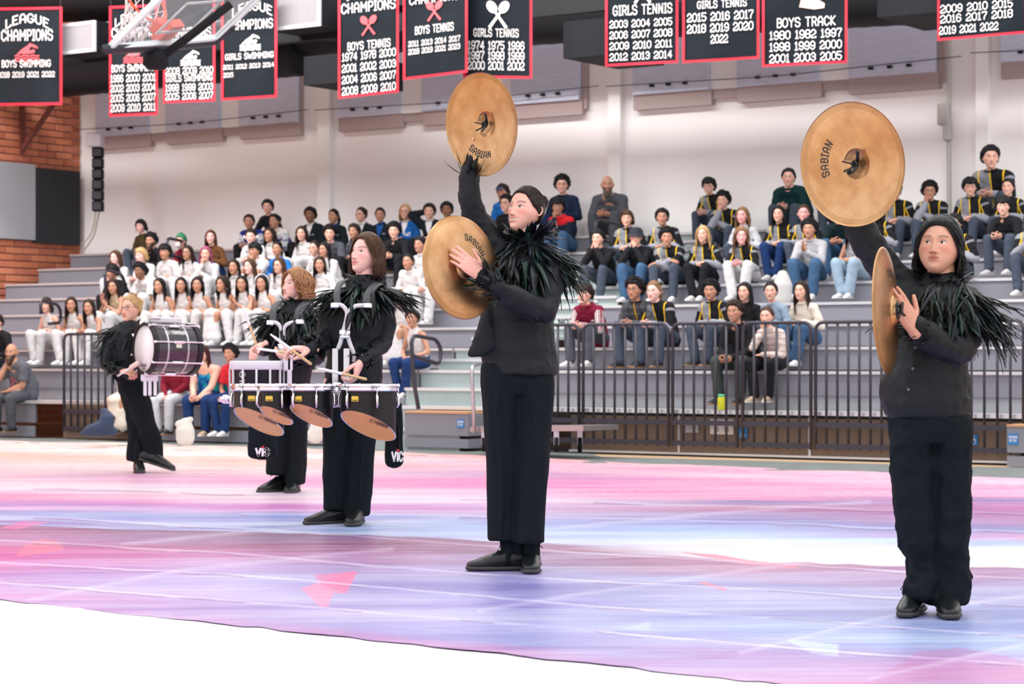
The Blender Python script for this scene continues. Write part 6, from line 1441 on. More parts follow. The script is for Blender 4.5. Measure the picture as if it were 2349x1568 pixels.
    def shoe(s, x, y, d, yaw, sc=1., pitch=0., lift=0.):
        """x, y = heel-centre pixel on the ground; yaw: 0 toe to the camera, 90 toe to the image left"""
        u, so = shoe_parts(); V, Fc = cat(u, so); fm = [0] * len(u[1]) + [1] * len(so[1]); p = s.p(x, y, d); p.z = lift + .008
        par = link('shoe', mesh('shoe', V, Fc, [M_LEATHER, M_SOLE], True, fm), s.root, M=Matrix.Translation(p - s.o) @ Euler((math.radians(pitch), 0, PI - math.radians(yaw))).to_matrix().to_4x4() @ Matrix.Scale(sc, 4))
        mb = MB()
        for k in range(4): yy = .035 + k * .018; z = .096 - k * .011; mb.tube([(-.020, yy, z - .012), (0, yy + .004, z + .001), (.020, yy + .009, z - .012)], .0024, 5); mb.tube([(.020, yy, z - .012), (0, yy + .004, z + .001), (-.020, yy + .009, z - .012)], .0024, 5)
        mb.tube(smoothpath([(0, .03, .10), (.03, .035, .112), (.045, .05, .09)]), .002, 5); mb.tube(smoothpath([(0, .03, .10), (-.03, .04, .115), (-.05, .045, .10)]), .002, 5)
        mb.tube([(.046 * math.sin(q), .05 + .09 * math.cos(q), .03) for q in np.linspace(-2.2, 2.2, 12)], .0022, 5)
        link('laces', mb.mesh('laces', M_LACE, True), par)
        sk = MB(); sk.add(*loft([(0, -.035, .05), (0, -.03, .09), (0, -.02, .15), (0, -.01, .20)], [(.036, .042), (.036, .04), (.038, .042), (.04, .044)], 14)); link('sock', sk.mesh('sock', M_FABB, True), par); return par
    def buttons(s, R, pts):
        for (x, y) in pts:
            mb = MB(); mb.lathe([(0, .003), (.004, .0035), (.006, .002), (.006, 0)], 12, Matrix.Rotation(PI / 2, 4, 'X')); link('button', mb.mesh('button', mat('button', (.10, .10, .12), .25), True), s.root, loc=s.front(R, x, y, .002) - s.o)
# ------------------------------------------------------------------ cymbals
CPROF = [(.0, .030), (.018, .0298), (.036, .027), (.052, .017), (.058, .0125), (.075, .0105), (.12, .006), (.165, -.0005), (.20, -.0075), (.2275, -.015), (.2292, -.0165)]
def cz(r): return float(np.interp(r, [a for a, b in CPROF], [b for a, b in CPROF]))
def cymbal(label, x, y, D, n_outer, text_ang, text_side, knot):
    Z = Vector(n_outer).normalized(); Y = Vector((0, 0, 1)); Y = (Y - Z * Y.dot(Z)).normalized(); X = Y.cross(Z); p = at(x, y, D)
    R = Matrix(((X.x, Y.x, Z.x), (X.y, Y.y, Z.y), (X.z, Y.z, Z.z))); t = thing('cymbal', label, 'cymbal', p); t.rotation_euler = R.to_euler()
    pr = []
    for a, b in zip(CPROF[:-1], CPROF[1:]):
        for k in range(4): pr.append((a[0] + (b[0] - a[0]) * k / 4, a[1] + (b[1] - a[1]) * k / 4))
    pr.append(CPROF[-1]); rr = np.array([q[0] for q in pr]); zz = np.interp(rr, [a for a, b in CPROF], [b for a, b in CPROF]); zz = np.convolve(np.r_[zz[0], zz[0], zz, zz[-1], zz[-1]], np.ones(5) / 5, 'valid'); prof = list(zip(rr, zz))
    full = prof + [(r, z - .0016) for r, z in reversed(prof)]
    mb = MB(); mb.lathe(full, 96); mb.build('plate', M_BRASS, t, True)
    zc = lambda r: float(np.interp(r, rr, zz)); sg = 1 if text_side == 'out' else -1
    ps = []
    for q in text_polys('SABIAN', .027, .2, .28, width=.135): 
        for a in (q,): ps.append(a)
    r0 = .135; fl = -1 if math.sin(text_ang) < 0 else 1
    def fn(a, b):
        r = r0 + b * fl; an = text_ang - sg * fl * a / r0; return Vector((r * math.cos(an), r * math.sin(an), zc(r) + (.0006 if sg > 0 else -.0016 - .0006)))
    poly_mesh(ps, fn, 'lettering', mat('ink_black', (.03, .022, .018), .5), t)
    mb = MB()
    if knot:
        for pts in ([(0, 0, .018), (-.012, .02, .006), (-.022, .045, -.008)], [(0, 0, .016), (.02, .004, .0), (.045, .012, -.010)], [(0, 0, .016), (.014, -.014, .0), (.040, -.024, -.012)], [(0, 0, .018), (-.010, -.012, -.002), (.006, -.03, -.012)]): mb.add(*loft(smoothpath(pts, 4), [(.0075, .0028)] * 9, 6, cap=1))
        for k in range(3): ring = [Vector((.010 * math.cos(q + k), .012 * math.sin(q + k), .004 + .006 * math.sin(2 * q + k))) for q in np.linspace(0, 2 * PI, 11)[:-1]]; V, Fc = loft(ring, .005, 6, closed=True); mb.add(V, Fc)
        mb.build('strap_knot', M_LEATHER, t, True)
    else:
        mb.lathe([(0, .037), (.022, .036), (.034, .030), (.036, .025), (.03, .024)], 24); mb.build('leather_pad', M_LEATHER, t, True); mb = MB(); mb.tube(smoothpath([(0, 0, .034), (-.02, -.02, .055), (-.045, -.01, .05), (-.02, .025, .05), (0, 0, .034)]), .005, 6); mb.build('hand_strap', M_LEATHER, t, True)
    return t
def stick(label, A_, B_, tip='nylon'):
    A_, B_ = Vector(A_), Vector(B_); t = thing('drumstick', label, 'drumstick', A_, group='drumsticks in hands'); d = B_ - A_; L = d.length; n = d.normalized(); q = n.to_track_quat('Z', 'Y').to_matrix().to_4x4(); t.rotation_euler = q.to_euler()
    mb = MB(); mb.lathe([(0, 0), (.006, .002), (.0085, .01), (.0085, L * .55)], 12); mb.build('shaft', M_STICK, t, True); mb = MB(); mb.lathe([(.0088, L * .5), (.0088, L * .86), (.005, L * .96), (.0035, L * .97)], 12); mb.build('tape', M_STICKW, t, True); mb = MB(); mb.lathe([(.003, L * .965), (.0062, L * .975), (.006, L * .99), (0, L)], 10); mb.build('tip', M_STICKW, t, True); return t
def logo_yamaha(h, width):
    ps = [[(q[0] + h * .75, q[1]) for q in p] for p in text_polys('YAMAHA', h, .2, .22, width=width)]; cx = -width / 2 - h * .2; r = h * .62
    for k in range(24): a, b = 2 * PI * k / 24, 2 * PI * (k + 1) / 24; ps.append([(cx + r * math.cos(a), r * math.sin(a)), (cx + r * math.cos(b), r * math.sin(b)), (cx + r * .84 * math.cos(b), r * .84 * math.sin(b)), (cx + r * .84 * math.cos(a), r * .84 * math.sin(a))])
    for k in range(3): a = PI / 2 + k * 2 * PI / 3; c_, s_ = math.cos(a), math.sin(a); n = (-s_ * r * .09, c_ * r * .09); ps.append([(cx - c_ * r * .2 - n[0], -s_ * r * .2 - n[1]), (cx + c_ * r * .8 - n[0], s_ * r * .8 - n[1]), (cx + c_ * r * .8 + n[0], s_ * r * .8 + n[1]), (cx - c_ * r * .2 + n[0], -s_ * r * .2 + n[1])])
    return ps
def tenor(t, o0, x, ytop, D, r, hc, gx, gy, badge, lugs=6, phase=0.):
    c0 = at(x, ytop, D) - o0; n = 40
    def hb(a): return hc + gx * r * math.cos(a) + gy * r * math.sin(a)
    V = []; Fc = []
    for i in range(n):
        a = 2 * PI * i / n; ca, sa = math.cos(a), math.sin(a); h = hb(a)
        for rr, z in ((r, -.012), (r, -h), (r - .004, -h - .0005), (r - .008, -h + .001), (r - .008, -.02)): V.append(c0 + Vector((rr * ca, rr * sa, z)))
    for i in range(n):
        j = (i + 1) % n
        for k in range(4): Fc.append((i * 5 + k, i * 5 + k + 1, j * 5 + k + 1, j * 5 + k))
    sh = link('drum_shell', mesh('drum_shell', V, Fc, [M_DRUM, M_WPLAST, M_WOODIN], True, [[0, 1, 1, 2][k] for i in range(n) for k in range(4)], sharp=40), t)
    hv = [c0 + Vector(((r - .006) * math.cos(2 * PI * i / n), (r - .006) * math.sin(2 * PI * i / n), -hb(2 * PI * i / n) * 1. + .004)) for i in range(n)]
    V2 = hv + [v + Vector((0, 0, .004)) for v in hv]; link('lower_lining', mesh('lower_lining', V2, [tuple(reversed(range(n))), tuple(range(n, 2 * n))] + [(i, (i + 1) % n, n + (i + 1) % n, n + i) for i in range(n)], M_WOODIN, False), sh)
    mb = MB(); mb.lathe([(r + .002, -.030), (r + .012, -.028), (r + .014, -.018), (r + .008, -.012), (r + .014, -.004), (r + .012, .008), (r + .003, .010), (r - .002, .006), (r - .002, -.004)], 48, Matrix.Translation(c0)); link('hoop', mb.mesh('hoop', M_CHROME, True), sh)
    mb = MB(); mb.lathe([(0, .001), (r - .002, .001), (r - .002, -.01), (0, -.01)], 40, Matrix.Translation(c0)); link('drum_head', mb.mesh('drum_head', M_HEADW, False), sh)
    for k in range(lugs):
        a = -PI / 2 + phase + 2 * PI * k / lugs; M = Matrix.Translation(c0) @ Matrix.Rotation(a, 4, 'Z'); mb = MB()
        mb.tube([M @ Vector((r + .016, 0, .012)), M @ Vector((r + .016, 0, -.09))], .0032, 6); mb.add(*[(lambda VF: ([M @ Vector(v) for v in VF[0]], VF[1]))(loft([(r + .008, 0, -.045), (r + .015, 0, -.06), (r + .016, 0, -.10), (r + .008, 0, -.118)], [(.007, .006), (.010, .008), (.009, .007), (.005, .004)], 8))][0]); mb.box(M @ Vector((r + .014, 0, .0)), (.02, .02, .016), M.to_3x3()); link('lug', mb.mesh('lug', M_CHROME, True), sh)
    a = badge; M = Matrix.Translation(c0) @ Matrix.Rotation(a, 4, 'Z'); mb = MB(); mb.box(M @ Vector((r + .001, 0, -.07)), (.006, .044, .030), M.to_3x3(), bev=.003); b_ = link('badge', mb.mesh('badge', M_GOLD), sh)
    poly_mesh(text_polys('YAMAHA', .006, .2, .25, width=.032), lambda p, q: M @ Vector((r + .0046, p, -.078 + q)), 'badge_print', M_BLACK, sh)
    # mark on the slanted opening
    s = r / .157; ex = Vector((1, 0, -gx)).normalized(); ey = Vector((0, 1, -gy)); ey = (ey - ex * ey.dot(ex)).normalized(); nn = ex.cross(ey)
    if nn.z > 0: nn = -nn
    ctr = c0 + Vector((0, 0, -hc + .002)) + nn * .006
    poly_mesh(logo_yamaha(.019, .078), lambda p, q: ctr + ex * (p + .055 * s) + ey * (-q * 2.4 - .10 * s) * -1 * (-1), 'lettering', M_BLACK, sh)
    return sh
def build_p1():
    h = Hero('smiling performer with dark hair in a bun, black feather collar, raising one cymbal overhead', 1200, 1305, 10.2); p = h.p
    SR = [(858, 1122, 1277, .138), (835, 1110, 1277, .137), (808, 1104, 1273, .125), (780, 1104, 1270, .125), (740, 1106, 1266, .125), (690, 1112, 1262, .125), (640, 1118, 1272, .125), (610, 1128, 1276, .11), (590, 1146, 1264, .09), (574, 1168, 1248, .068), (556, 1176, 1236, .058)]
    arm = [(1256, 608, .0), (1262, 655, -.06), (1246, 712, -.14), (1190, 690, -.26), (1138, 655, -.33)]
    arm2 = [(1148, 585, .02), (1118, 540, .0), (1090, 500, -.02), (1077, 460, -.04), (1076, 420, -.05), (1078, 392, -.05)]
    h.garment('shirt', [h.rings(SR), h.limb(arm, [.068, .064, .062, .052, .042]), h.limb(arm2, [.068, .056, .053, .048, .043, .038]), h.limb([(1152, 602, 0), (1204, 596, 0), (1254, 612, 0)], [.075, .07, .068]), h.rings([(670, 1116, 1128, .012, -.05), (735, 1103, 1132, .024, -.088), (775, 1090, 1134, .022, -.10), (800, 1079, 1132, .018, -.105), (815, 1073, 1112, .014, -.105)])], M_SHIRTB, .0085, .007, 8, (1, 1, 1.3), 3)
    L1 = [(1238, 1121, 1192, .085), (1150, 1119, 1196, .085), (1050, 1115, 1203, .09), (950, 1109, 1200, .10), (880, 1102, 1196, .11), (835, 1106, 1190, .10)]; L2 = [(1243, 1177, 1249, .085, -.05), (1150, 1182, 1252, .085, -.04), (1050, 1185, 1258, .09, -.03), (950, 1183, 1267, .10), (880, 1180, 1273, .11), (835, 1185, 1268, .10)]
    h.garment('trousers', [h.rings(L1), h.rings(L2), h.rings([(905, 1108, 1272, .10), (870, 1102, 1273, .115), (830, 1112, 1264, .105), (800, 1122, 1252, .09)]), h.limb([(1150, 1235, -.087), (1152, 1050, -.095), (1140, 900, -.112)], .006, 6), h.limb([(1212, 1240, -.135), (1222, 1050, -.12), (1226, 900, -.112)], .006, 6)], M_FABB, .009, .005, 5, (2, 2, .5), 5)
    mb = MB(); mb.add(*h.limb([(1166, 1225, 0), (1168, 1262, 0), (1163, 1285, -.01)], [.042, .038, .036])); mb.add(*h.limb([(1218, 1225, -.03), (1220, 1262, -.03), (1220, 1285, -.04)], [.040, .037, .036])); h.link('socks', mb.mesh('socks', M_FABB, True))
    h.shoe(1172, 1300, .0, 84, 1.02); h.shoe(1220, 1298, -.0, 2, 1.0)
    core = [h.rings([(860, 1120, 1255, .08), (740, 1120, 1245, .085), (640, 1130, 1255, .08), (600, 1150, 1250, .07), (575, 1172, 1240, .05)]), h.limb([(1206, 600, .01), (1205, 560, .0), (1204, 515, .0)], [.058, .052, .052]), h.limb([(1155, 850, 0), (1158, 1050, 0), (1168, 1270, 0)], [.08, .05, .03]), h.limb([(1225, 850, 0), (1220, 1050, 0), (1220, 1270, -.03)], [.08, .05, .03]), h.limb(arm[:4] + [(1118, 640, -.335)], [.035] * 4 + [.026]), h.limb(arm2 + [(1084, 372, -.04)], [.035] * 6 + [.026])]
    hands = [(-1, p(1104, 632, -.345), (-.72, -.12, .60), (-.25, .95, -.1), .98, (.10, .14, .2, .28), .1), (1, p(1082, 372, -.02), (.25, .1, .95), (.2, -.9, 0), .92, (.9, .9, .9, .9), .8)]
    h.finish_body(core, 1207, 482, .0, 40, 7, -3, .875, 'rosyfair', dict(smile=1., mouthopen=1.7, narrow=.98, fat=.12, lids=1.05, gaze=.0025), hands, (240, 190))
    h.hair('bun', 'dark', 620, 12, .0036)
    c_ = h.collar(1207, 552, .02, .066, .064, .17, 60, 150, (.07, .12), (.09, .16), .075, face=math.atan2(-.72, -.69))
    h.spray(c_, 1262, 590, .0, ((1, -.3, -.25), (.45, -.3, -1.1)), 44, (.16, .26), .45, .035); h.spray(c_, 1228, 545, -.04, ((.5, -.4, .5), (.9, -.2, .1)), 16, (.08, .14), .6, .02, 1.2); h.spray(c_, 1165, 600, -.10, ((-.6, -.6, -.4), (.3, -.6, -1)), 30, (.10, .17), .5, .04, 1.2); h.spray(c_, 1215, 620, -.10, ((-.2, -.5, -1), (.6, -.5, -.8)), 26, (.12, .2), .5, .05, 1.2); h.spray(c_, 1150, 560, -.02, ((-.4, -.3, 1), (-.1, -.3, .8)), 10, (.06, .11), .5, .02)
    h.cuff(1108, 634, -.338, 1190, 690, -.27, 46, (.06, .12), .041); h.cuff(1079, 384, -.05, 1077, 412, -.05, 20, (.06, .11), .040)
    h.buttons(SR, ((1137, 772), (1135, 732), (1138, 700)))
    cymbal('raised bronze cymbal of the smiling player, hollow side and knotted strap showing', 1110, 285, 10.08, (.71, .69, .11), math.radians(-72), 'in', True)
    cymbal('lower bronze cymbal held flat against the hand of the smiling player', 1063, 612, 9.92, (.71, -.69, .11), math.radians(52), 'out', False)
def build_p2():
    h = Hero('performer with black bob and round face, black feather collar, cymbal raised at the right', 2125, 1405, 8.46); p = h.p
    SR = [(968, 2075, 2205, .10), (950, 2030, 2224, .14), (925, 2018, 2226, .15), (880, 2022, 2226, .15), (830, 2040, 2218, .14), (780, 2058, 2212, .13), (730, 2062, 2232, .125), (690, 2060, 2242, .12), (668, 2080, 2232, .10), (652, 2112, 2208, .07), (634, 2120, 2198, .058)]
    arm = [(2215, 700, .02), (2222, 750, -.02), (2200, 800, -.10), (2150, 785, -.2), (2102, 752, -.27)]
    arm2 = [(2085, 672, .04), (2035, 625, .04), (1998, 570, .03), (1972, 520, .02), (1958, 450, .0), (1954, 405, -.02)]
    h.garment('shirt', [h.rings(SR), h.limb(arm, [.068, .062, .058, .050, .040]), h.limb(arm2, [.068, .060, .056, .052, .044, .04]), h.limb([(2095, 692, 0), (2160, 684, 0), (2216, 702, 0)], [.07, .068, .07])], M_SHIRTB, .0085, .008, 8, (1, 1, 1.3), 13)
    L1 = [(1372, 2080, 2150, .075, -.03), (1345, 2072, 2152, .085, -.02), (1312, 2090, 2158, .08), (1250, 2068, 2150, .085), (1150, 2055, 2148, .09), (1050, 2046, 2145, .10), (960, 2040, 2150, .11)]; L2 = [(1382, 2128, 2214, .08, -.02), (1350, 2134, 2222, .09), (1318, 2142, 2220, .08), (1290, 2132, 2214, .085), (1150, 2132, 2222, .09), (1050, 2130, 2220, .10), (960, 2130, 2224, .11)]
    h.garment('trousers', [h.rings(L1), h.rings(L2), h.rings([(1015, 2046, 2222, .11), (975, 2040, 2226, .125), (930, 2048, 2218, .12)]), h.limb([(2196, 1300, -.03), (2222, 1318, -.0), (2190, 1330, -.06)], [.02, .022, .02]), h.limb([(2092, 1318, -.05), (2120, 1330, -.08), (2150, 1322, -.05)], .016)], M_FABB, .009, .012, 6, (1.4, 1.4, 1.3), 15)
    h.shoe(2098, 1393, .02, 22, .95); h.shoe(2172, 1395, -.02, 6, .98)
    core = [h.rings([(960, 2060, 2205, .08), (800, 2070, 2200, .085), (700, 2085, 2225, .08), (655, 2110, 2215, .06)]), h.limb([(2160, 680, .01), (2160, 640, .0), (2158, 600, .0)], [.058, .054, .052]), h.limb([(2100, 950, 0), (2105, 1150, 0), (2115, 1325, 0)], [.08, .05, .03]), h.limb([(2175, 950, 0), (2175, 1150, 0), (2175, 1335, 0)], [.08, .05, .03]), h.limb(arm[:4] + [(2098, 750, -.28)], [.033] * 4 + [.025]), h.limb(arm2, [.033] * 5 + [.025])]
    hands = [(-1, p(2094, 752, -.29), (-.48, -.12, .86), (-.25, .95, -.1), .95, (.22, .16, .2, .35), .1), (1, p(1954, 398, .02), (.1, .1, .95), (.5, -.8, 0), .9, (.9, .9, .9, .9), .8)]
    h.finish_body(core, 2156, 568, .0, 24, 9, -2, .90, 'light', dict(smile=-.1, fat=.75, narrow=1.07, lids=.95, gaze=.003), hands, (240, 190))
    h.hair('bob', 'black', 560, 13, .0050, L=.09, curl=.005)
    mb = MB(); mb.add(*loft([surf(sdir(a, e), .020) for a, e in [(1.5, q) for q in (.1, .4, .7, 1.0, 1.3)] + [(-1.5, q) for q in (1.4, 1.1, .8, .5, .2)]], [(.007, .0025)] * 10, 8)); link('headband', mb.mesh('headband', mat('headband', (.04, .06, .065), .25), True), h.root, M=h.Ml)
    c_ = h.collar(2160, 653, .02, .068, .068, .20, 56, 190, (.05, .085), (.10, .17), .085, face=math.atan2(-.9, -.4), upz=.4)
    h.spray(c_, 2225, 700, .0, ((1, -.3, -.3), (.6, -.3, -.9)), 40, (.14, .24), .45, .05, 1.); h.spray(c_, 2250, 735, -.02, ((1, -.2, -.35), (.7, -.2, -.9)), 24, (.12, .20), .35, .035, .8); h.spray(c_, 2170, 700, -.12, ((-.6, -.5, -.7), (.5, -.6, -.8)), 80, (.09, .16), .6, .08, .8); h.spray(c_, 2110, 690, -.08, ((-.3, -.5, -1), (.2, -.6, -.9)), 20, (.08, .13), .4, .04, 1.2)
    h.cuff(2100, 750, -.275, 2145, 782, -.215, 26, (.04, .07), .038); h.cuff(1958, 420, .0, 1962, 460, .0, 6, (.05, .08), .038)
    h.buttons(SR, ((2100, 797), (2094, 845), (2084, 893)))
    cymbal('raised bronze cymbal at the right with lettering along its upper left', 1960, 376, 8.36, (.67, .72, .12), math.radians(12), 'in', True)
    cymbal('bronze cymbal seen almost edge-on in front of the black-bobbed player', 2042, 712, 8.14, (.93, -.355, .04), math.radians(80), 'out', False)
def carrier(label, h, tubes, straps, clamps, posts):
    t = thing('drum_carrier', label, 'harness', h.o); m_ = lambda q: h.p(*q) - h.o
    for tb in tubes: mb = MB(); mb.tube(smoothpath([m_(q) for q in tb], 5), .0125 * (1 if h.D < 14 else 1.1), 10); link('tube', mb.mesh('tube', M_WPLAST, True), t)
    for pt, w in straps: V, Fc = loft(smoothpath([m_(q) for q in pt], 5), [(w, .004)] * ((len(pt) - 1) * 5 + 1), 8, hint=(1, 0, 0), cap=1); link('strap', mesh('strap', V, Fc, M_STRAP, True), t)
    for x, y, d, sx, sz in clamps: mb = MB(); mb.box(m_((x, y, d)), (sx, .03, sz), bev=.006); link('clamp', mb.mesh('clamp', M_CHROME), t)
    for a, b in posts: mb = MB(); mb.add(*loft([m_(a), m_(b)], [(.018, .012)] * 2, 8, cap=0, hint=(1, 0, 0), sq=.4)); link('post', mb.mesh('post', M_ALU), t)
    return t
def stickbag(label, x0, x1, y0, y1, D, rz=0., txt=True):
    c0 = at((x0 + x1) / 2, y1, D); w = (x1 - x0) / F * D; H = (y1 - y0) / F * D; t = thing('stick_bag', label, 'stick bag', c0, rz)
    V, Fc = remesh([loft([(0, 0, .02), (0, 0, H * .3), (0, 0, H * .7), (0, 0, H)], [(w / 2, .03), (w / 2 * 1.02, .035), (w / 2 * .96, .03), (w / 2 * .9, .02)], 16, sq=.55, hint=(1, 0, 0))], .009, 2); V = wrinkle(V, Fc, .004, 12, 4); link('bag', mesh('bag', V, np.asarray(Fc), M_FABB, True), t)
    mb = MB(); mb.tube(smoothpath([(w * .2, -.035, H * .2), (w * .15, -.045, H * .5), (w * .05, -.04, H * .8)]), .005, 5); mb.build('strap', M_LACE, t, True)
    if txt:
        ps = [[(a * 1. + 0, b) for a, b in q] for q in text_polys('ViC', .045, .3, .2, width=min(.085, w * .62))]; poly_mesh(ps, lambda a, b: Vector((a + w * .03, -.064, H * .16 + b)), 'lettering', M_WHITE, t)
        poly_mesh([[(.0 - .008, .0), (.0 + .008, .0), (.008, .012), (-.008, .012)]], lambda a, b: Vector((a + w * .05, -.065, H * .16 + .028 + b)), 'red_dot', mat('print_red', (.6, .02, .06), .6), t)
    return t
def build_p3():
    h = Hero('tenor drummer with shoulder-length brown hair and black feather collar', 795, 1203, 13.08); p = h.p
    SR = [(905, 742, 868, .115), (860, 748, 876, .12), (800, 752, 876, .12), (750, 754, 884, .12), (710, 754, 892, .11), (685, 768, 886, .10), (665, 788, 872, .08), (650, 805, 868, .07), (632, 810, 862, .062)]
    arm = [(878, 703, 0.), (886, 745, .0), (878, 786, -.05), (855, 810, -.15), (832, 826, -.24)]; arm2 = [(768, 700, 0), (752, 745, -.02), (742, 782, -.06), (728, 796, -.18), (712, 800, -.26)]
    h.garment('shirt', [h.rings(SR), h.limb(arm, [.058, .054, .052, .046, .038]), h.limb(arm2, [.058, .054, .050, .044, .037]), h.limb([(780, 700, 0), (835, 684, 0), (880, 700, 0)], [.06, .07, .06])], M_SHIRTB, .009, .007, 8, (1, 1, 1.3), 23)
    L1 = [(1168, 742, 797, .08), (1100, 742, 800, .085), (1000, 742, 806, .09), (920, 742, 812, .10), (880, 745, 812, .11)]; L2 = [(1181, 786, 846, .085), (1130, 790, 852, .085), (1050, 796, 857, .09), (960, 798, 866, .10), (880, 800, 868, .11)]
    h.garment('trousers', [h.rings(L1), h.rings(L2), h.rings([(940, 745, 866, .10), (900, 743, 868, .12), (860, 750, 862, .11)]), h.limb([(768, 1165, -.085), (772, 1000, -.095)], .005, 6), h.limb([(822, 1175, -.09), (834, 1000, -.1)], .005, 6)], M_FABB, .009, .007, 6, (1.8, 1.8, .6), 25)
    h.shoe(778, 1192, .0, 62, 1.1); h.shoe(818, 1197, -.03, 4, 1.12)
    core = [h.rings([(900, 760, 855, .08), (750, 765, 885, .085), (690, 775, 885, .08), (660, 800, 870, .05)]), h.limb([(838, 690, .01), (838, 655, .0), (838, 615, .0)], [.060, .056, .054]), h.limb([(772, 880, 0), (770, 1000, 0), (770, 1150, 0)], [.08, .05, .03]), h.limb([(830, 880, 0), (826, 1000, 0), (820, 1160, 0)], [.08, .05, .03]), h.limb(arm, [.033] * 4 + [.027]), h.limb(arm2, [.033] * 4 + [.027])]
    hands = [(-1, p(828, 830, -.25), (-.35, -.3, -.95), (-.8, .1, .3), 1.1, (.75, .8, .85, .9), .6), (1, p(713, 800, -.26), (-.85, -.3, .05), (.1, .2, -1), 1.1, (.5, .7, .9, 1.), .5)]
    h.finish_body(core, 842, 583, .0, 40, 7, -2, .985, 'pale', dict(smile=.45, narrow=.94, lids=.7), hands, (190, 150))
    h.hair('shoulder', 'brown', 560, 13, .0042, L=.10, curl=.004)
    c_ = h.collar(838, 652, .02, .075, .07, .20, 34, 110, (.05, .10), (.12, .22), .06, face=math.atan2(-.77, -.64), upz=.7)
    h.spray(c_, 898, 678, 0, ((1, -.2, -.05), (.9, -.2, -.6)), 30, (.14, .22), .3, .03, .7); h.spray(c_, 772, 680, -.02, ((-1, -.3, .05), (-.8, -.4, -.7)), 34, (.12, .22), .35, .04, .7); h.spray(c_, 830, 690, -.12, ((-.5, -.6, -.9), (.4, -.6, -1)), 36, (.12, .2), .4, .07, 1.)
    h.cuff(835, 824, -.23, 862, 808, -.14, 26, (.05, .10), .040); k = h.cuff(712, 800, -.25, 735, 790, -.12, 40, (.07, .13), .042); h.spray(k, 738, 770, -.06, ((-.8, -.3, .2), (-.7, -.3, -.8)), 24, (.08, .14), .6, .05, .9)
    carrier('pale grey tubular tenor carrier with black shoulder straps on the brown-haired drummer', h, [[(767, 700, -.20), (784, 700, -.21), (796, 716, -.21), (793, 740, -.21), (786, 764, -.21), (781, 785, -.21), (775, 800, -.21)], [(843, 701, -.20), (818, 701, -.21), (803, 712, -.21), (800, 740, -.21), (797, 764, -.21), (802, 785, -.21), (812, 812, -.22), (812, 830, -.22)]], [([(774, 697, -.2), (773, 670, -.17), (782, 648, -.06), (800, 640, .06)], .02), ([(840, 697, -.2), (846, 672, -.17), (866, 650, -.08), (880, 655, .06)], .024)], [(791, 762, -.22, .06, .03), (791, 772, -.22, .05, .02), (768, 700, -.22, .045, .03), (843, 701, -.22, .05, .03)], [((769, 800, -.25), (769, 880, -.3)), ((795, 800, -.25), (795, 880, -.3))])
    t = thing('tenor_drums', 'set of four black marching tenor drums with slanted orange undersides', 'drums', at(720, 884, 12.6)); o0 = t.location.copy()
    tenor(t, o0, 594, 884, 12.95, .143, .205, .40, .44, -1.75, 6, .5); tenor(t, o0, 634, 884, 12.52, .093, .165, .38, .44, -1.9, 4, .4); tenor(t, o0, 714, 884, 12.45, .118, .165, .36, .44, -2.1, 6, .3); tenor(t, o0, 845, 884, 12.42, .152, .22, .36, .44, -2.0, 6, .35)
    mb = MB()
    for a, b in (((594, 900, 12.8), (700, 900, 12.75)), ((640, 905, 12.65), (770, 900, 12.75)), ((760, 900, 12.7), (800, 900, 12.6))): mb.add(*loft([at(*a) - o0, at(*b) - o0], [(.012, .02)] * 2, 8))
    mb.box(at(773, 905, 12.65) - o0, (.05, .05, .14), bev=.008); mb.build('mounting_frame', M_CHROME, t, True)
    stick('drumstick in the tenor drummer\'s raised hand, crossing in front of the snare', p(715, 836, -.36), p(620, 766, -.46)); stick('drumstick held low over the largest tenor drum', p(842, 870, -.33), p(727, 844, -.42))
    stickbag('black stick bag hanging right of the largest tenor drum', 884, 924, 928, 1068, 12.6, .3)
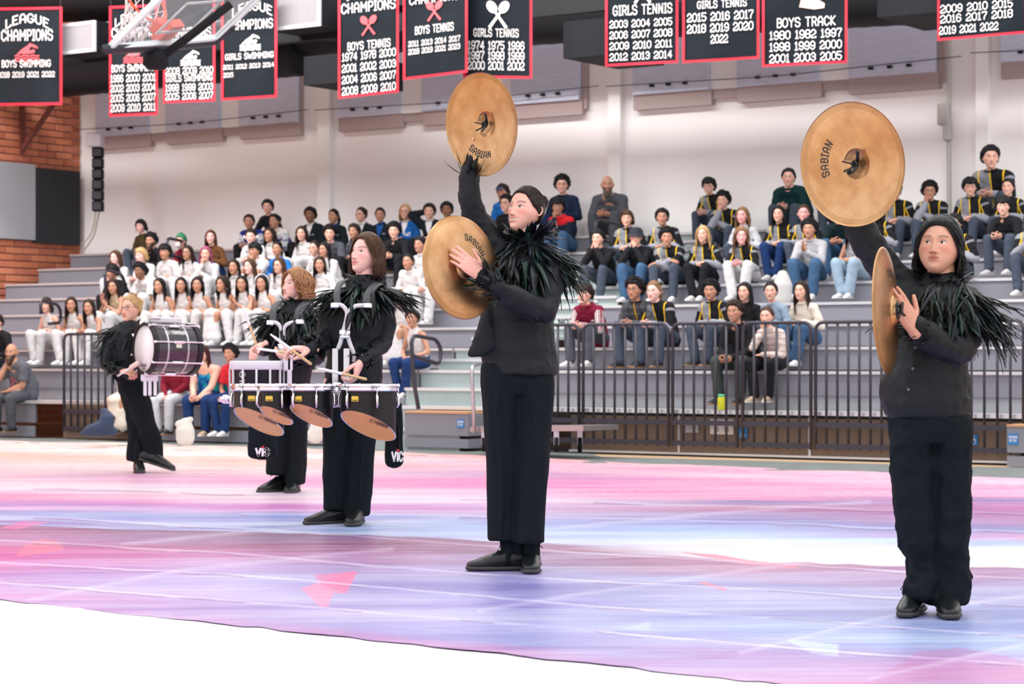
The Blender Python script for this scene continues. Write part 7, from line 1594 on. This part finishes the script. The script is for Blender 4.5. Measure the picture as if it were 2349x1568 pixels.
def build_p4():
    h = Hero('snare drummer with curly light brown hair and black feather collar', 650, 1130, 16.2); p = h.p
    SR = [(900, 622, 708, .12), (860, 618, 712, .12), (800, 615, 730, .125), (765, 610, 742, .125), (735, 612, 740, .115), (715, 632, 728, .10), (700, 650, 712, .08), (688, 655, 706, .066)]
    arm = [(733, 745, .02), (742, 790, .0), (726, 820, -.08), (695, 818, -.2), (680, 816, -.28)]; arm2 = [(618, 750, 0), (604, 785, -.05), (605, 800, -.15), (600, 792, -.28)]
    h.garment('shirt', [h.rings(SR), h.limb(arm, [.068, .06, .055, .048, .04]), h.limb(arm2, [.062, .056, .05, .042]), h.limb([(625, 745, 0), (680, 718, 0), (728, 742, 0)], [.07, .08, .07])], M_SHIRTB, .011, .007, 8, (1, 1, 1.3), 33)
    L1 = [(1086, 612, 660, .10), (1040, 613, 662, .10), (960, 616, 668, .105), (890, 620, 668, .11)]; L2 = [(1108, 656, 698, .09, -.03), (1050, 656, 702, .095), (960, 654, 706, .10), (890, 656, 708, .11)]
    h.garment('trousers', [h.rings(L1), h.rings(L2), h.rings([(930, 617, 706, .11), (880, 618, 708, .12), (850, 622, 704, .11)])], M_FABB, .011, .008, 6, (1.8, 1.8, .7), 35)
    h.shoe(645, 1122, .05, 38, 1.15, 0); h.shoe(674, 1124, -.03, 4, 1.1)
    core = [h.rings([(890, 630, 700, .08), (760, 630, 720, .085), (730, 640, 715, .07)]), h.limb([(684, 730, .01), (682, 700, .0), (682, 670, .0)], [.060, .056, .054]), h.limb([(640, 890, 0), (640, 990, 0), (640, 1070, 0)], [.08, .05, .035]), h.limb([(682, 890, 0), (678, 990, 0), (676, 1085, 0)], [.08, .05, .035]), h.limb(arm, [.033] * 4 + [.027]), h.limb(arm2, [.033] * 3 + [.027])]
    hands = [(-1, p(682, 816, -.30), (-.9, -.35, -.05), (.0, .2, 1), 1.15, (.4, .6, .7, .8), .4), (1, p(601, 792, -.30), (-.55, -.5, -.35), (.6, -.3, -.5), 1.15, (.9, 1., 1., 1.), .7)]
    h.finish_body(core, 680, 655, .0, 50, 6, 0, .97, 'pale', dict(smile=-.05, narrow=.93, lids=.55), hands, (150, 120))
    h.hair('curlylong', 'copper', 420, 14, .0062, L=.06, curl=.019)
    c_ = h.collar(682, 700, .02, .075, .07, .21, 26, 90, (.07, .13), (.13, .23), .07, face=math.atan2(-.7, -.75), upz=.9)
    h.spray(c_, 625, 730, -.03, ((-1, -.3, .1), (-.8, -.4, -.8)), 34, (.13, .24), .35, .05, .7); h.spray(c_, 735, 730, 0, ((1, -.2, 0), (.9, -.2, -.6)), 12, (.12, .18), .3, .03, .7); h.spray(c_, 670, 740, -.12, ((-.5, -.6, -.9), (.4, -.6, -1)), 36, (.13, .22), .4, .09, 1.)
    h.cuff(690, 818, -.26, 712, 820, -.14, 16, (.06, .12), .042)
    carrier('pale grey snare carrier with black shoulder straps on the curly-haired drummer', h, [[(618, 740, -.21), (634, 740, -.22), (644, 752, -.22), (645, 772, -.22), (645, 790, -.23)], [(688, 738, -.20), (664, 741, -.22), (652, 752, -.22), (651, 770, -.22), (653, 800, -.23)]], [([(626, 736, -.21), (627, 712, -.18), (640, 693, -.06), (655, 690, .06)], .026), ([(682, 734, -.2), (688, 710, -.18), (706, 692, -.08), (716, 694, .06)], .03)], [(648, 795, -.25, .07, .04), (620, 740, -.23, .05, .035), (688, 738, -.23, .055, .035), (648, 812, -.26, .05, .06)], [((650, 800, -.28), (650, 850, -.3))])
    # snare drum
    D = 15.7; t = thing('snare_drum', 'black marching snare drum with white hoop and rods on the curly-haired drummer', 'drum', at(589, 905, D)); o0 = t.location.copy(); c0 = at(589, 829, D) - o0; r = .172
    mb = MB(); mb.lathe([(r, -.03), (r, -.30), (r - .01, -.30), (r - .01, -.03)], 40, Matrix.Translation(c0)); sh = mb.build('drum_shell', M_DRUM, t, True)
    M0 = Matrix.Translation(c0); mb = MB(); mb.lathe([(r + .002, -.055), (r + .014, -.055), (r + .018, -.045), (r + .018, -.005), (r + .010, .006), (r - .004, .006), (r - .006, -.004)], 48, M0); link('hoop', mb.mesh('hoop', M_WPLAST, True), t); mb = MB(); mb.lathe([(r + .002, -.31), (r + .016, -.31), (r + .016, -.275), (r + .002, -.27)], 40, M0); link('hoop', mb.mesh('hoop', M_WPLAST, True), t)
    mb = MB(); mb.lathe([(0, -.001), (r, -.001), (r, -.012), (0, -.012)], 40, M0); link('drum_head', mb.mesh('drum_head', M_HEADW), t); rod = MB().tube([(0, 0, -.05), (0, 0, -.275)], .0075, 8).mesh('rod', M_WPLAST, True); bolt = MB().lathe([(0, -.012), (.008, -.012), (.008, -.022), (0, -.022)], 8, Matrix.Rotation(PI / 2, 4, 'X')).mesh('bolt', M_CHROME, True)
    for k in range(12): a = 2 * PI * k / 12 + .1; link('rod', rod, t, loc=c0 + Vector(((r + .012) * math.cos(a), (r + .012) * math.sin(a), 0))); link('bolt', bolt, t, loc=c0 + Vector(((r + .012) * math.cos(a), (r + .012) * math.sin(a), -.025)), rot=(0, 0, a + PI / 2))
    th0 = math.radians(-118); fn = lambda a, b: c0 + Vector(((r + .003) * math.cos(th0 + b / r), (r + .003) * math.sin(th0 + b / r), -.17 - a)); poly_mesh(logo_yamaha(.038, .15), fn, 'lettering', M_WHITE, sh)
    mb = MB(); q = at(520, 915, D - .1) - o0; mb.box(q, (.06, .06, .06), bev=.01); mb.tube([q + Vector((-.04, 0, -.01)), q + Vector((.06, 0, .01)), q + Vector((.08, 0, .10))], .014, 8); mb.tube([q + Vector((-.05, 0, 0)), q + Vector((-.01, -.03, 0))], .02, 8); mb.build('strainer', M_CHROME, t, True); mb = MB(); mb.box(at(661, 832, D - .05) - o0, (.06, .05, .11), bev=.008); mb.box(at(664, 850, D - .05) - o0, (.03, .05, .2), bev=.008); mb.build('mounting_bracket', M_WPLAST, t)
    stick('upright drumstick in the snare drummer\'s raised fist', p(588, 790, -.42), p(556, 700, -.48)); stick('drumstick lying level across the snare drum', p(684, 812, -.38), p(588, 799, -.62))
    stickbag('black stick bag with white lettering hanging below the snare drum', 569, 636, 960, 1050, 15.2)
def build_p5():
    h = Hero('bass drummer with pinned-up blond hair and glasses, mid-step', 320, 1085, 19.0); p = h.p
    SR = [(880, 275, 322, .11), (850, 265, 322, .12), (810, 252, 320, .12), (780, 250, 322, .12), (760, 256, 324, .11), (745, 272, 322, .09), (735, 284, 316, .07)]
    arm = [(262, 768, -.02), (246, 800, -.06), (244, 838, -.10), (262, 848, -.2), (276, 850, -.26)]; arm2 = [(322, 768, 0), (338, 800, .1), (352, 830, .2)]
    h.garment('shirt', [h.rings(SR), h.limb(arm, [.062, .056, .05, .045, .04]), h.limb(arm2, [.058, .05, .045]), h.limb([(264, 766, 0), (300, 752, 0), (322, 766, 0)], [.06, .07, .06])], M_SHIRTB, .013, .007, 8, (1, 1, 1.3), 43)
    h.garment('trousers', [h.limb([(300, 870, 0), (322, 930, -.03), (340, 985, -.05), (350, 1020, 0), (352, 1056, .03)], [.10, .092, .080, .080, .084], cap=0), h.limb([(296, 875, 0), (312, 940, .05), (316, 1000, .08), (312, 1056, .1)], [.10, .088, .076, .078], cap=0), h.rings([(900, 272, 330, .11), (865, 270, 324, .12), (845, 272, 320, .11)])], M_FABB, .012, .008, 6, (1.5, 1.5, .8), 45)
    h.shoe(318, 1078, .0, -12, 1.12, 0, .0); h.shoe(345, 1070, -.03, -78, 1.12, -16, .075)
    core = [h.rings([(870, 280, 318, .08), (770, 270, 318, .085), (750, 280, 316, .06)]), h.limb([(302, 770, .01), (300, 745, .0), (300, 722, .0)], [.056, .050, .05]), h.limb([(305, 870, 0), (338, 985, -.03), (350, 1035, 0)], [.07, .05, .035]), h.limb([(296, 875, 0), (312, 1000, .08), (314, 1035, .06)], [.07, .05, .035]), h.limb(arm, [.03] * 4 + [.026]), h.limb(arm2, [.03] * 3)]
    hands = [(1, p(278, 850, -.27), (.8, -.5, -.1), (.2, .3, -1), 1.1, (.8, .9, 1., 1.), .6), (-1, p(354, 834, .2), (.6, .3, -.2), (0, 0, -1), 1., (.6,) * 4, .5)]
    h.finish_body(core, 301, 708, .0, 30, 0, 4, .95, 'fair', dict(smile=0., narrow=.95, fat=.1), hands, (130, 100))
    h.hair('bun', 'blond', 260, 10, .006)
    if GLM[0] is None: GLM[0] = glasses_mesh()
    link('glasses', GLM[0], h.root, M=h.Ml)
    c_ = h.collar(300, 750, .02, .07, .068, .19, 24, 60, (.05, .10), (.11, .2), .06, face=math.atan2(-.85, -.5), upz=.7)
    h.spray(c_, 262, 765, -.03, ((-1, -.3, .1), (-.7, -.4, -.9)), 40, (.12, .22), .45, .05, .8); h.spray(c_, 250, 800, -.06, ((-1, -.3, 0), (-.7, -.4, -.9)), 20, (.10, .17), .5, .05, .8); k = h.cuff(268, 848, -.2, 250, 836, -.12, 24, (.08, .15), .045)
    # bass drum
    D = 18.55; ax = Vector((.817, .576, -.02)).normalized(); t = thing('bass_drum', 'black marching bass drum with white head on the blond bass drummer', 'drum', at(334, 799, D)); Z = -ax; Y = Vector((0, 0, 1)); Y = (Y - Z * Y.dot(Z)).normalized(); X = Y.cross(Z); t.rotation_euler = Matrix(((X.x, Y.x, Z.x), (X.y, Y.y, Z.y), (X.z, Y.z, Z.z))).to_euler(); r = .20; W = .40
    mb = MB(); mb.lathe([(r, -.02), (r, -W + .02)], 48); sh = mb.build('drum_shell', mat('bass_shell', (.02, .012, .02), .2, coat=.5), t, True)
    for z in (0., -W): mb = MB(); mb.lathe([(r - .006, z + .022), (r + .012, z + .022), (r + .012, z - .022), (r - .006, z - .022), (r - .006, z + .022)], 48); link('hoop', mb.mesh('hoop', M_DRUM, True, 40), t); mb = MB(); mb.lathe([(0, z + .013), (r - .012, z + .010), (r - .012, z - .01), (0, z - .01)], 48); link('drum_head', mb.mesh('drum_head', M_HEADW, True), t)
    for z in (-.11, -.29): mb = MB(); mb.lathe([(r + .001, z + .008), (r + .006, z + .006), (r + .006, z - .006), (r + .001, z - .008)], 48); link('band', mb.mesh('band', M_ALU, True), t)
    rod = MB(); rod.tube([(r + .022, 0, .02), (r + .022, 0, -W - .02)], .0055, 8); rod.box((r + .014, 0, .018), (.028, .018, .03), bev=.004); rod.box((r + .014, 0, -W - .018), (.028, .018, .03), bev=.004); rod.box((r + .012, 0, -W * .5), (.022, .022, .10), bev=.006); rm = rod.mesh('tension_rod', M_CHROME)
    for k in range(8): link('tension_rod', rm, t, rot=(0, 0, 2 * PI * k / 8 + .25))
    cyl = lambda th0, z0: (lambda a, b: Vector(((r + .003) * math.cos(th0 - b / r), (r + .003) * math.sin(th0 - b / r), z0 - a)))
    poly_mesh(logo_yamaha(.035, .13), lambda a, b: Vector(((r + .003) * math.cos(.72 + b / r), (r + .003) * math.sin(.72 + b / r), -.19 - a)), 'lettering', M_WHITE, sh)
    mb = MB(); mb.box(Vector(((r + .002) * math.cos(.12), (r + .002) * math.sin(.12), -.20)), (.006, .03, .05), Matrix.Rotation(.12, 3, 'Z')); mb.build('badge', mat('badge_silver', (.6, .6, .5), .3, .6), sh)
    crown = [[(-.045, 0), (.045, 0), (.045, .006), (-.045, .006)]] + [[(x0 - .007, .010), (x0 + .007, .010), (x0 + dx, .03)] for x0, dx in ((-.038, -.01), (-.019, -.004), (0, 0), (.019, .004), (.038, .01))]; poly_mesh([[(a, b - .15) for a, b in q] for q in crown], lambda a, b: Vector((a, b, .0155)), 'crown_print', M_BLACK, t); poly_mesh([[(a, b - .165) for a, b in q] for q in text_polys('REMO', .014, .2, .3, width=.05)], lambda a, b: Vector((a, b, .0155)), 'lettering', M_BLACK, t)
    mb = MB(); mb.box((0, r + .035, -W * .45), (.06, .05, .26), bev=.01); mb.box((.0, r + .05, -W * .2), (.09, .02, .07), bev=.008); mb.build('top_bracket', M_WPLAST, t)
    t2 = thing('drum_carrier', 'pale bracket and plate of the bass drum carrier below the drum', 'harness', at(342, 880, D)); o0 = t2.location.copy()
    for x in (333, 344, 356): mb = MB(); mb.add(*loft([at(x, 858, D) - o0, at(x, 905, D - .02) - o0], [(.014, .01)] * 2, 8, hint=(1, 0, 0), sq=.4)); mb.build('post', M_WPLAST, t2)
    mb = MB(); mb.box(at(343, 866, D) - o0, (.14, .04, .06), bev=.01); mb.build('plate', M_WPLAST, t2); mb = MB(); mb.box(at(345, 890, D + .05) - o0, (.13, .05, .14), bev=.02); mb.build('pad', M_BLACK, t2)
    A_ = p(284, 853, -.33); B_ = p(311, 836, -.42); t3 = thing('mallet', 'short bass drum mallet with white head in the left-hand fist', 'mallet', A_); t3['label'] = 'short bass drum mallet with pale head in the blond drummer\'s fist'; t3.rotation_euler = (B_ - A_).to_track_quat('Z', 'Y').to_euler(); L = (B_ - A_).length
    mb = MB(); mb.lathe([(0, -.08), (.008, -.08), (.008, L * .7), (0, L * .7)], 10); mb.build('shaft', M_STICKW, t3, True); mb = MB(); mb.add(*loft([(0, 0, L * .65), (0, 0, L * 1.15)], [.021, .021], 14)); mb.build('mallet_head', mat('mallet_felt', (.7, .58, .5), .8), t3, True)
import time; T0 = time.time()
def lap(n): print('LAP %s %.1f' % (n, time.time() - T0))
build_hall(); build_bleachers(); build_rails(); build_floor(); build_banners(); build_backboard(); build_props(); lap('hall')
build_p1(); build_p2(); lap('p12'); build_p3(); build_p4(); build_p5(); lap('perf'); build_crowd(); lap('crowd')
